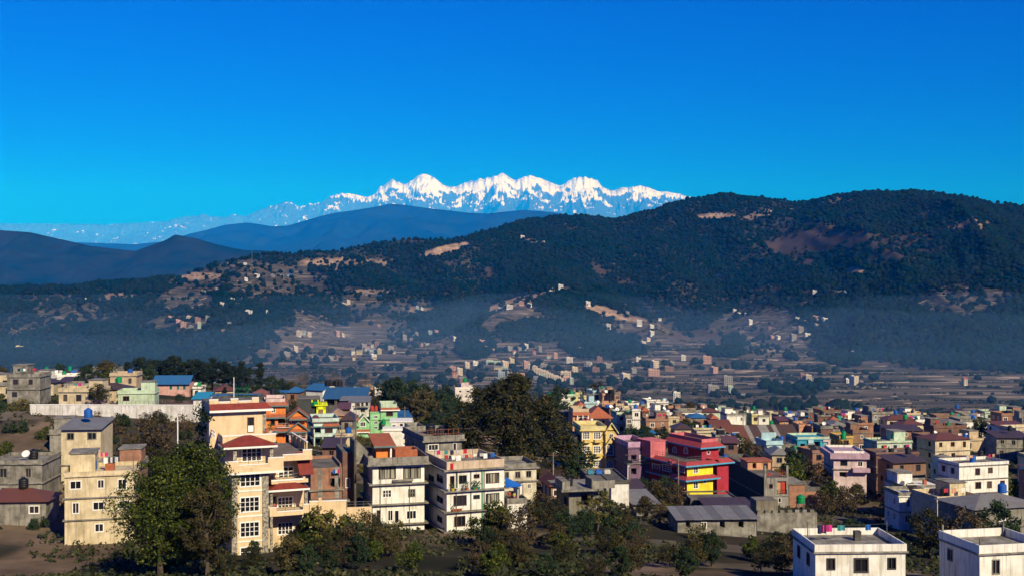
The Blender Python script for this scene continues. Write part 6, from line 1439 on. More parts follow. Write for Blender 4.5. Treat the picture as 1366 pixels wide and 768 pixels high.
# ------------------------------------------------------------------ houses of the valley and the hillsides
VM = {}
VCOL = {'white': (.70, .69, .66), 'cream': (.62, .54, .42), 'salmon': (.48, .29, .23), 'brick-red': (.27, .15, .11), 'pale green': (.36, .47, .40), 'grey': (.26, .255, .25), 'pale blue': (.34, .44, .50), 'yellow': (.58, .50, .28)}
M_vdark = paint((.02, .02, .024), .5, .1, 1.0, key='far_window')
def village_mesh(col, n, w, D, roof):
    k = (col, n, w, D, roof)
    if k in VM: return VM[k]
    b = MB(); h = 3.0 * n; b.box(-w / 2, w / 2, -D / 2, D / 2, -3, h, 0)
    nw = max(2, int(w / 2.6))
    for s in range(n):
        z = 3.0 * s + .8
        if s: b.box(-w / 2 - .3, w / 2 + .3, -D / 2 - .4, D / 2 + .05, 3.0 * s - .12, 3.0 * s + .12, 1)
        for i in range(nw):
            x = -w / 2 + w * (i + .5) / nw; b.box(x - .62, x + .62, -D / 2 - .05, -D / 2 + .1, z, z + 1.55, 2)
            b.box(x - .74, x + .74, -D / 2 - .12, -D / 2 - .004, z - .14, z - .02, 1)
        for i in (-.25, .25):
            b.box(-w / 2 - .05, -w / 2 + .1, i * D - .55, i * D + .55, z, z + 1.4, 2); b.box(w / 2 - .1, w / 2 + .05, i * D - .55, i * D + .55, z, z + 1.4, 2)
    if roof == 'flat':
        b.box(-w / 2 - .35, w / 2 + .35, -D / 2 - .35, D / 2 + .35, h + .002, h + .2, 1)
        for q in ((-w / 2, w / 2, -D / 2, -D / 2 + .2), (-w / 2, w / 2, D / 2 - .2, D / 2), (-w / 2, -w / 2 + .2, -D / 2 + .21, D / 2 - .21), (w / 2 - .2, w / 2, -D / 2 + .21, D / 2 - .21)): b.box(*q, h + .201, h + 1.0, 0)
        b.box(-w / 2 + .4, -w / 2 + .4 + w * .4, 0, D / 2 - .4, h + .202, h + 2.6, 0); b.box(-w / 2 + .2, -w / 2 + .6 + w * .4, -.2, D / 2 - .25, h + 2.602, h + 2.8, 1)
    else:
        b.prism([(-D / 2 - .6, h - .2), (0, h + 2.0), (D / 2 + .6, h - .2), (D / 2 + .6, h), (0, h + 2.2), (-D / 2 - .6, h)], 'x', -w / 2 - .5, w / 2 + .5, 3)
        b.prism([(-D / 2, h), (D / 2, h), (0, h + 1.95)], 'x', -w / 2 + .01, w / 2 - .01, 0)
    rm = {'flat': M_conc, 'red': M_terr, 'blue': M_bluer, 'grey': M_grey}[roof]
    VM[k] = b.mesh('valley_house', [paint(VCOL[col], .8, .15, .4), M_conc, M_vdark, rm]); return VM[k]
vr = random.Random(5); VPOS = []
def vhouse(px, py, col, n, w, where, roof='flat', rz=None):
    p = hit(px, py)
    if p is None or p.y < 900: return
    for q in VPOS:
        if (q[0] - p.x) ** 2 + (q[1] - p.y) ** 2 < (q[2] + w) ** 2 * .30: return
    VPOS.append((p.x, p.y, w))
    D = 8 if w < 10 else 10
    o = link('valley_house', village_mesh(col, n, w, D, roof)); o.location = (p.x, p.y, gz(p.x, p.y) + .3); o.rotation_euler = (0, 0, R(vr.uniform(-15, 35) if rz is None else rz)); k_ = vr.uniform(.68, .86); o.scale = (k_ * vr.uniform(.9, 1.2), k_, k_)
    st = {1: 'single-storey', 2: 'two-storey', 3: 'three-storey', 4: 'four-storey', 5: 'five-storey'}[n]
    tag(o, '%s %s%s house %s' % (st, col, {'flat': ' flat-roofed', 'red': ' red-roofed', 'blue': ' blue-roofed', 'grey': ' grey-roofed'}[roof], where), 'house', 'far valley houses')
VF = 'on the valley fields'; LH = 'on the left wooded hill'; SP = 'on the bare spur of the wooded hill'; RS = 'at the foot of the right hill'; UR = 'high on the right hill'
# (px, py, colour, storeys, width) as the photograph shows them
for q in [(228, 428, 'salmon', 3, 10), (238, 432, 'salmon', 3, 10), (252, 427, 'cream', 4, 8), (264, 430, 'brick-red', 3, 12), (277, 428, 'grey', 3, 9), (266, 437, 'pale green', 4, 9), (245, 436, 'salmon', 3, 9), (255, 440, 'grey', 3, 8), (298, 442, 'brick-red', 2, 10),
          (296, 408, 'cream', 3, 10), (310, 404, 'white', 3, 8), (316, 409, 'salmon', 2, 8), (332, 423, 'white', 4, 12), (354, 417, 'white', 2, 8), (343, 370, 'white', 2, 15, 'flat', 5), (364, 368, 'grey', 2, 10), (376, 369, 'grey', 2, 9), (386, 369, 'pale blue', 2, 14, 'blue', 3), (262, 375, 'grey', 2, 10), (272, 390, 'grey', 2, 10), (290, 388, 'grey', 2, 12), (328, 374, 'white', 2, 8), (371, 337, 'white', 2, 9), (305, 352, 'grey', 1, 7), (327, 353, 'white', 1, 7), (392, 376, 'salmon', 1, 6),
          (459, 410, 'cream', 4, 10), (465, 404, 'cream', 3, 9), (505, 396, 'pale blue', 1, 12, 'blue'), (490, 394, 'grey', 2, 9), (557, 413, 'pale blue', 3, 7), (563, 413, 'white', 2, 6), (413, 448, 'cream', 3, 9), (399, 448, 'cream', 4, 11), (417, 450, 'grey', 3, 8), (450, 448, 'salmon', 4, 10), (394, 469, 'cream', 4, 9), (412, 462, 'brick-red', 2, 16), (383, 475, 'grey', 3, 14), (441, 478, 'grey', 2, 10), (451, 478, 'brick-red', 2, 8)]: vhouse(*q[:5], LH if q[1] < 445 else VF, *(q[5:]))
for q in [(485, 466, 'grey', 4, 10), (503, 462, 'brick-red', 4, 10), (495, 473, 'pale blue', 3, 9), (498, 476, 'white', 2, 9), (540, 453, 'grey', 4, 9), (556, 449, 'grey', 4, 8), (574, 447, 'pale blue', 4, 8), (582, 447, 'salmon', 4, 8), (563, 462, 'salmon', 3, 6), (607, 454, 'white', 2, 8), (505, 434, 'brick-red', 1, 8), (521, 466, 'grey', 2, 12), (643, 459, 'salmon', 3, 12), (649, 468, 'white', 3, 7), (660, 470, 'salmon', 2, 10), (604, 493, 'peach' if 0 else 'salmon', 2, 10), (613, 501, 'cream', 4, 8), (623, 489, 'cream', 3, 8), (634, 487, 'white', 2, 8), (660, 485, 'pale green', 2, 30, 'flat', 2), (673, 490, 'cream', 4, 9), (682, 487, 'yellow', 4, 9), (669, 508, 'pale blue', 5, 8), (680, 506, 'grey', 4, 8), (694, 504, 'salmon', 3, 12), (702, 490, 'salmon', 4, 10),
          (680, 468, 'grey', 3, 9), (693, 470, 'grey', 4, 9), (702, 466, 'white', 4, 9), (720, 469, 'grey', 4, 8), (741, 477, 'salmon', 4, 9), (760, 484, 'white', 4, 13), (726, 490, 'grey', 3, 14), (767, 497, 'cream', 3, 9), (775, 470, 'grey', 3, 10), (783, 463, 'white', 3, 12), (800, 484, 'brick-red', 4, 9), (795, 497, 'brick-red', 3, 12), (784, 489, 'grey', 3, 9), (810, 490, 'grey', 2, 14), (834, 505, 'cream', 3, 13), (852, 481, 'white', 2, 9), (873, 490, 'cream', 4, 11), (872, 500, 'salmon', 3, 20), (893, 494, 'brick-red', 2, 14), (912, 480, 'white', 3, 8), (897, 486, 'grey', 2, 8), (943, 484, 'salmon', 4, 14), (952, 496, 'salmon', 3, 10), (971, 512, 'grey', 4, 12), (951, 524, 'grey', 4, 14), (974, 524, 'pale green', 4, 8), (903, 534, 'white', 4, 9), (1072, 509, 'brick-red', 4, 9), (1079, 510, 'cream', 4, 9), (1139, 513, 'cream', 4, 10), (1131, 510, 'white', 2, 6), (690, 509, 'grey', 3, 9), (845, 497, 'grey', 2, 8)]: vhouse(*q[:5], VF, *(q[5:]))
for i in range(15):                                                          # the straight terrace of small pale houses
    vhouse(700 + 3.4 * i, 489 + 1.55 * i, 'cream', 3, 7.5, 'in the straight pale row crossing the valley', 'flat', -20)
for q in [(752, 506, 'cream', 5, 9), (757, 508, 'cream', 5, 9), (745, 511, 'cream', 4, 8)]: vhouse(*q, 'at the end of the straight pale row')
for q in [(748, 386, 'white', 4, 12), (738, 387, 'grey', 2, 9), (713, 376, 'white', 1, 10), (680, 412, 'white', 3, 13), (696, 407, 'salmon', 3, 11), (706, 408, 'white', 2, 10), (712, 408, 'grey', 2, 9), (784, 407, 'white', 3, 9), (837, 421, 'grey', 4, 8), (853, 434, 'white', 4, 11), (869, 437, 'white', 3, 12), (869, 447, 'white', 4, 12), (880, 428, 'white', 2, 9), (812, 439, 'pale blue' if 0 else 'white', 4, 12), (829, 436, 'grey', 3, 9), (858, 460, 'cream', 3, 10), (865, 454, 'cream', 2, 9), (697, 318, 'white', 2, 12), (717, 325, 'cream', 2, 9), (727, 325, 'cream', 2, 9), (613, 330, 'grey', 2, 8), (724, 359, 'white', 1, 9), (667, 413, 'white', 2, 9), (791, 420, 'salmon', 2, 8)]: vhouse(*q, SP)
for q in [(987, 422, 'white', 3, 12), (995, 420, 'white', 2, 8), (1001, 432, 'white', 4, 9), (980, 415, 'white', 2, 9), (1064, 428, 'white', 3, 10), (1072, 430, 'salmon', 2, 9), (1088, 427, 'salmon', 4, 12), (1100, 430, 'white', 3, 11), (1090, 438, 'grey', 3, 14), (1068, 443, 'grey', 4, 12), (1077, 452, 'white', 4, 12), (1058, 453, 'grey', 4, 12), (1038, 452, 'white', 2, 8), (1030, 451, 'salmon', 2, 8), (1028, 438, 'brick-red', 2, 12), (1087, 393, 'white', 3, 10), (1128, 392, 'pale blue', 2, 9)]: vhouse(*q, RS)
for q in [(1000, 271, 'white', 2, 9), (1013, 284, 'pale blue', 2, 9), (1029, 284, 'cream', 2, 8), (1104, 267, 'pale blue', 2, 14, 'blue'), (1116, 267, 'white', 2, 10), (1124, 260, 'salmon', 1, 9), (1045, 289, 'white', 1, 10), (1060, 282, 'salmon', 1, 7), (958, 287, 'cream', 1, 8)]: vhouse(*q[:5], UR, *(q[5:]))
for i in range(80):                                                         # the many smaller ones scattered between
    zone = vr.choice(((480, 560, 455, 490), (560, 700, 455, 512), (700, 900, 470, 520), (880, 1144, 470, 530), (222, 330, 385, 440), (380, 480, 440, 490), (0, 222, 385, 500), (1144, 1366, 420, 540), (600, 800, 470, 510)))
    px = vr.uniform(zone[0], zone[1]); py = vr.uniform(zone[2], zone[3])
    if i % 3:
        q_ = vr.choice(VPOS); px, py = proj(q_[0], q_[1], gz(q_[0], q_[1])); px += vr.uniform(-9, 9); py += vr.uniform(-2.5, 2.5)
    vhouse(px, py, vr.choice(list(VCOL)), vr.choice((1, 1, 2, 2, 3)), vr.choice((6, 7, 8, 9, 12)), VF if py > 445 else LH, vr.choice(('flat', 'flat', 'red', 'grey', 'grey')))
VO = [o for o in COL.objects if o.name.startswith('valley_house')]
for rnd_ in range(2):
    seen = {}
    for o in VO: seen.setdefault(o['label'], []).append(o)
    for lab, os_ in seen.items():
        if len(os_) < 2: continue
        for o in os_:
            nb = sorted((q for q in VO if q is not o), key=lambda q: (q.location - o.location).length)[rnd_]
            w_ = nb['label'].split()
            add = ' next to a %s %s one' % (w_[0], ' '.join(w_[1:3]) if w_[1] == 'pale' else w_[1]) if rnd_ == 0 else ''
            if add and len((lab + add).split()) <= 16: o['label'] = lab + add
print('valley houses', len(VPOS))
for px, py, h in ((336, 355, 32), (375, 338, 26)):                            # masts on the left crest
    p = hit(px, py) or ray(px, py, 2450); o = tag(empty('radio_mast', (p.x, p.y, gz(p.x, p.y) - 1)), 'thin lattice radio mast on the crest of the wooded hill', 'mast', 'masts on the left hill crest')
    b = MB()
    for a in range(3): t = 2.1 * a; b.tube((1.6 * math.cos(t), 1.6 * math.sin(t), 0), (.35 * math.cos(t), .35 * math.sin(t), h), .16, .12, 4)
    part('legs', b, M_metal, o); b = MB()
    for k in range(8):
        z = h * k / 8; r = 1.6 - 1.25 * k / 8
        for a in range(3): b.tube((r * math.cos(2.1 * a), r * math.sin(2.1 * a), z), (r * .85 * math.cos(2.1 * (a + 1)), r * .85 * math.sin(2.1 * (a + 1)), z + h / 8), .08, None, 4)
    part('lattice', b, M_metal, o)

M_wire = M_black
def utility_line(pts, label):
    tops = []
    for i, (px, d, h) in enumerate(pts):
        x = (px - 683) / F * d; o = pole((x, d, gz(x, d) - .3), h, .13, 'concrete power pole %s, pole %s along the wire' % (label, ('first', 'second', 'third', 'fourth', 'fifth')[i]), M_conc, 'power_pole', 'power pole')
        part('crossarm', MB().box(-.9, .9, -.06, .06, h - .5, h - .38), M_wood, o); tops.append(Vector((x, d, gz(x, d) - .3 + h - .36)))
    for i, (a, c) in enumerate(zip(tops[:-1], tops[1:])):
        for k, off in enumerate((-.8, 0, .8)):
            b = MB(); n = 10; v = c - a
            for j in range(n):
                t0, t1 = j / n, (j + 1) / n; b.tube(v * t0 + Vector((off, 0, -5.0 * t0 * (1 - t0))), v * t1 + Vector((off, 0, -5.0 * t1 * (1 - t1))), .02, None, 4)
            o = link('power_wire', b.mesh('power_wire', [M_wire])); o.location = a; tag(o, 'sagging black power wire %s' % label, 'wire', 'power wires')
utility_line([(738, 196, 9), (840, 212, 9), (905, 215, 9)], 'before the yellow house')
utility_line([(960, 300, 9), (1010, 300, 9), (1060, 290, 9), (1110, 280, 9)], 'before the rust-roofed shed')
utility_line([(455, 200, 9), (475, 262, 9), (540, 300, 9)], 'by the mint green house')
# ------------------------------------------------------------------ trees
def leaves_np(cent, rad, n_per, size, rg, up=.35, flat=.75):
    """leaf quads on the shells of clumps; returns verts and faces"""
    cent = np.asarray(cent); rad = np.asarray(rad); k = len(cent)
    idx = np.repeat(np.arange(k), n_per); n = len(idx)
    d = rg.normal(size=(n, 3)); d /= np.linalg.norm(d, axis=1, keepdims=True)
    r = rad[idx] * (rg.uniform(.25, 1.0, n) ** .45) * rg.uniform(.85, 1.2, n)
    p = cent[idx] + d * r[:, None] * np.array([1, 1, flat])
    nrm = d + np.array([0, 0, up]) + rg.normal(size=(n, 3)) * .55; nrm /= np.linalg.norm(nrm, axis=1, keepdims=True)
    t = np.cross(nrm, rg.normal(size=(n, 3))); t /= np.linalg.norm(t, axis=1, keepdims=True) + 1e-9
    b = np.cross(nrm, t); s = size * rg.uniform(.6, 1.35, n)[:, None]
    v = np.stack([p - t * s * .5, p - b * s * .34 + t * s * .05, p + t * s * .6, p + b * s * .34 + t * s * .05], 1).reshape(-1, 3)
    return v, np.arange(n * 4).reshape(-1, 4)
def limb(b, a, c, r0, r1, rg, seg=3, wob=.12):
    a = Vector(a); c = Vector(c); L_ = (c - a).length; pts = [a]
    for i in range(1, seg): pts.append(a.lerp(c, i / seg) + Vector(rg.uniform(-wob, wob, 3)) * L_ * .5 + Vector((0, 0, .06 * L_ * math.sin(math.pi * i / seg))))
    pts.append(c)
    for i in range(seg): b.tube(pts[i], pts[i + 1], r0 + (r1 - r0) * i / seg, r0 + (r1 - r0) * (i + 1) / seg, 6)
    return pts
M_bark = paint((.10, .075, .055), .95, .5, 3.0, .4); M_barkg = paint((.17, .15, .13), .95, .5, 3.0, .4)
LM = {'dark': leaf_mat('dark_leaves', (.010, .022, .012), (.028, .048, .018), (.055, .075, .025), .12), 'green': leaf_mat('green_leaves', (.016, .028, .005), (.06, .08, .012), (.16, .17, .03), .15),
      'olive': leaf_mat('olive_leaves', (.030, .028, .012), (.070, .058, .022), (.13, .10, .035), .12), 'brown': leaf_mat('brown_leaves', (.011, .015, .006), (.034, .034, .012), (.10, .074, .024), .1), 'pine': leaf_mat('pine_needles', (.006, .013, .010), (.016, .026, .016), (.035, .045, .022), .05), 'thicket': leaf_mat('thicket_leaves', (.03, .025, .014), (.085, .062, .03), (.16, .10, .05), .1), 'yellow': leaf_mat('yellowing_leaves', (.04, .05, .012), (.12, .11, .025), (.26, .17, .03), .15)}
TP = {}
def crown_tree(key, seed, h, w, bole, ncl, nper, leaf, mat, clr=.13, shape='round', lobes=None):
    rg = np.random.default_rng(seed); cen = []; rad = []; tr = MB()
    while len(cen) < ncl:
        q = rg.uniform(-1, 1, 3)
        if lobes:
            lx, ly, lz, lr, lh = lobes[rg.integers(len(lobes))]
            if not .2 < (q ** 2).sum() < 1: continue
            p = np.array([lx + q[0] * lr, ly + q[1] * lr, lz + q[2] * lh])
        elif shape == 'round':
            r2 = (q ** 2).sum()
            if r2 > 1 or r2 < .12: continue
            lob = 1 + .22 * math.sin(3 * math.atan2(q[1], q[0]) + seed) + .12 * math.sin(5 * q[2] + seed)
            p = np.array([q[0] * w / 2 * lob * (1 - .25 * max(q[2], 0)), q[1] * w / 2 * lob * (1 - .25 * max(q[2], 0)), bole + (h - bole) * (.5 + .5 * q[2])])
        elif shape == 'pine':
            t = rg.uniform(0, 1); a = rg.uniform(0, 6.28); tier = .55 + .45 * math.cos(t * 19)
            rr = (1 - t * .78) * w / 2 * tier * rg.uniform(.25, 1)
            p = np.array([rr * math.cos(a), rr * math.sin(a), bole + (h - bole) * t])
        else:
            a = rg.uniform(0, 6.28); rr = w / 2 * math.sqrt(rg.uniform(0, 1)); p = np.array([rr * math.cos(a), rr * math.sin(a), rg.uniform(.15, 1) * h * (1 - .55 * (rr / (w / 2)) ** 2)])
        cen.append(p); rad.append(max(w, h * .5) * clr * rg.uniform(.6, 1.3))
    v, f = leaves_np(cen, rad, nper, leaf, rg, flat=.6 if shape == 'pine' else .8)
    tk = .022 * h + .08
    top = (rg.uniform(-.3, .3), rg.uniform(-.3, .3), h * (.9 if shape == 'pine' else .62))
    limb(tr, (0, 0, -1.2), top, tk, tk * .25, rg, 5, .05)
    sel = rg.choice(ncl, min(ncl, 26 if h > 14 else 12), replace=False)
    for i in sel:
        t = rg.uniform(.25, .8) if shape != 'pine' else min(.95, cen[i][2] / h - .03); st = (top[0] * t, top[1] * t, max(.1, top[2] * t if shape != 'pine' else cen[i][2] * .97)); limb(tr, st, cen[i], tk * .38, tk * .08, rg, 3)
    TP[key] = (tr.mesh('trunk', [M_bark]), np_mesh('crown', v, f, [LM[mat]], False))
def bare_tree(key, seed, h):
    rg = np.random.default_rng(seed); tr = MB(); tw = MB()
    def grow(p, d, L_, r, lev):
        e = p + d * L_; (tr if lev < 2 else tw).tube(p, e, r, r * .6, 5 if lev < 2 else 3)
        if lev >= 5: return
        for k in range(3 if lev < 4 else 2):
            nd = (d + Vector(rg.normal(size=3)) * (.42 + .05 * lev) + Vector((0, 0, .18))).normalized(); grow(e if k else p + d * L_ * rg.uniform(.6, 1), nd, L_ * rg.uniform(.62, .82), r * .55, lev + 1)
    grow(Vector((0, 0, -.8)), Vector((0, 0, 1)), h * .32, .02 * h, 0)
    TP[key] = (tr.mesh('trunk', [M_barkg]), tw.mesh('crown', [paint((.13, .095, .08), .95, .3, 2.0)]))
crown_tree('broad0', 1, 10, 8, 2.0, 70, 60, .46, 'dark'); crown_tree('broad1', 2, 10, 7, 1.6, 64, 60, .46, 'dark'); crown_tree('broad2', 3, 9, 9, 1.5, 70, 60, .46, 'dark')
crown_tree('ol0', 4, 9, 8, 1.8, 60, 60, .46, 'olive'); crown_tree('gr0', 5, 8, 7, 1.3, 60, 70, .40, 'green'); crown_tree('br0', 6, 9, 8, 1.6, 50, 45, .42, 'brown')
crown_tree('pine0', 7, 12.7, 8.5, 3.0, 80, 75, .5, 'pine', .13); crown_tree('pine1', 8, 12.7, 8.0, 2.5, 80, 70, .46, 'pine', .115, 'pine'); crown_tree('pine2', 9, 12.7, 9, 3.5, 80, 75, .5, 'pine', .13)
crown_tree('bush0', 10, 2.6, 3.6, .2, 26, 55, .26, 'dark', .17, 'dome'); crown_tree('bush1', 11, 2.4, 3.4, .2, 26, 55, .26, 'green', .17, 'dome'); crown_tree('bush2', 12, 3.0, 4.2, .2, 26, 38, .28, 'thicket', .17, 'dome'); crown_tree('bush3', 15, 2.8, 3.6, .2, 26, 38, .24, 'yellow', .17, 'dome')
crown_tree('thick0', 13, 6, 6, .8, 50, 34, .32, 'thicket', .13); bare_tree('bare0', 20, 9); bare_tree('bare1', 23, 9); bare_tree('bare2', 27, 8)
crown_tree('great', 31, 21.5, 21.5, 4.0, 400, 90, .46, 'brown', .068, lobes=[(.5, 0, 17.2, 4.2, 3.6), (-3.5, 1, 15.5, 4.5, 3.6), (-7.2, -1, 11.5, 4.0, 3.6), (-8.6, 1.5, 8.2, 2.8, 2.6), (4.4, -1.5, 14.3, 4.6, 3.6), (6.8, 1, 10.2, 4.2, 3.8), (9.0, -1, 7.0, 2.8, 3.0), (0, -4, 11.5, 5.2, 4.2), (-2, 5, 12, 5.5, 4.5), (2.5, -4.5, 7.5, 4.4, 3.0), (1.5, .5, 19.6, 2.2, 1.9)]); crown_tree('leafy', 32, 17, 10.4, 2.2, 190, 120, .31, 'green', .12); crown_tree('willow', 33, 12.5, 6.6, 1.8, 100, 110, .24, 'olive', .12); crown_tree('young', 34, 6, 5.6, 1.5, 40, 34, .30, 'yellow', .10)
NAMES = {'broad': 'broadleaf_tree', 'ol': 'olive_green_tree', 'gr': 'green_tree', 'br': 'brown_leaved_tree', 'pine': 'pine_tree', 'bush': 'shrub', 'thick': 'thicket_tree', 'bare': 'bare_tree', 'great': 'great_tree', 'leafy': 'leafy_tree', 'willow': 'willow_tree', 'young': 'young_tree'}
HT = {'broad': 10, 'ol': 9, 'gr': 8, 'br': 9, 'pine': 12.7, 'bush': 2.7, 'thick': 6, 'bare': 9, 'great': 21, 'leafy': 17, 'willow': 12.5, 'young': 6}
tr_ = random.Random(9)
def tree(key, x, y, h, label, group=None, wide=1.0):
    kind = key.rstrip('0123'); nm = NAMES[kind]; s = h / HT[kind]
    o = tag(empty(nm, (x, y, gz(x, y) - .1), tr_.uniform(0, 6.28)), label, 'shrub' if kind == 'bush' else 'tree', group); o.scale = (s * wide, s * wide, s)
    for n, me in zip(('trunk', 'crown'), TP[key]): link(n, me, o)
    return o
def tpx(key, px, pyt, d, label, group=None, wide=1.0):
    x = (px - 683) / F * d; h = (384 - pyt) / F * d - gz(x, d); 
    if h < 1: print('short tree', px, pyt, round(h, 1)); h = 2
    return tree(key, x, d, h, label, group, wide)
GT = tpx('great', 678, 503, 217, 'huge spreading brown-leaved tree towering over the flat-roofed white houses'); GT.rotation_euler = (0, 0, 0); GT.scale.x *= 1.17
tpx('leafy', 258, 582, 119, 'tall round leafy green tree at the side of the red-roofed cream house'); tpx('leafy', 214, 603, 116, 'second dense leafy green tree crowding the tall round one'); tpx('willow', 277, 640, 113, 'feathery olive tree in front of the round leafy green tree')
def creeper():
    rg = np.random.default_rng(5); n = 46; y = rg.uniform(6.3, 14.2, n); t = rg.uniform(0, 1, n); zt = CH.Z(540, None, 6.2)
    v, f = leaves_np(np.stack([np.full(n, CH.X(279, 6.2) - .15), y, .5 + t * (zt - 1)], -1), rg.uniform(.7, 1.4, n), 75, .3, rg)
    o = tag(empty('climbing_plant', CH.world(0, 0, 0), CH.rz), 'dark climbing plant covering the shaded side wall of the cream house', 'climbing plant'); link('foliage', np_mesh('foliage', v, f, [LM['dark']]), o)
    b = MB()
    for k in range(4): limb(b, (CH.X(279, 6.2) - .12, 7 + 2 * k, -.5), (CH.X(279, 6.2) - .12, 7.4 + 2 * k, zt - 2), .08, .02, rg)
    part('stem', b, M_bark, o)
creeper()
PG = 'dark pines behind the blue-roofed house'
for i, (px, py, d) in enumerate(((229, 472, 352), (243, 484, 362), (257, 477, 350), (271, 481, 345), (284, 477, 356), (297, 480, 349), (310, 486, 360), (322, 481, 348), (208, 478, 356), (190, 474, 350), (170, 482, 346), (330, 489, 340))): tpx('pine%d' % (i % 3), px, py, d, 'dark pine in the dense row behind the blue-roofed pink house', PG, 1.15)
tpx('pine1', 347, 483, 342, 'lone layered pine beside the dense pine row'); 
for px, py, d, k in ((362, 500, 338, 'broad1'), (376, 504, 345, 'broad0'), (388, 508, 350, 'ol0')): tpx(k, px, py, d, 'rounded %s tree between the lone pine and the bare trees' % ('olive' if k == 'ol0' else 'dark'), 'rounded trees beside the pines')
for i, (px, py, d) in enumerate(((392, 488, 372), (405, 492, 380), (412, 487, 376), (440, 488, 375), (450, 491, 382), (462, 489, 378), (480, 490, 384), (490, 494, 380))): tpx('bare%d' % (i % 3), px, py, d, 'leafless winter tree on the valley edge behind the blue-roofed shed', 'bare trees on the valley edge', 1.2)
DG = 'dark evergreens beyond the mint green house'
for i, (px, py, d, wd) in enumerate(((513, 508, 352, 1), (527, 502, 346, 1), (538, 500, 350, 1.1), (553, 508, 344, 1), (566, 511, 352, 1), (583, 512, 340, 1), (597, 514, 348, 1), (545, 522, 325, 1), (572, 532, 318, .9), (595, 535, 322, 1), (531, 535, 322, .8), (612, 530, 330, 1), (580, 548, 300, .9), (604, 556, 300, 1))): tpx('broad%d' % (i % 3), px, py, d, 'dark evergreen in the thick clump beyond the mint green house', DG, wd)
tpx('ol0', 562, 521, 312, 'olive-toned tree in front of the dark evergreen clump'); tpx('br0', 548, 528, 320, 'brownish tree amid the dark evergreen clump'); tpx('br0', 500, 528, 330, 'small brownish tree behind the red tanks')
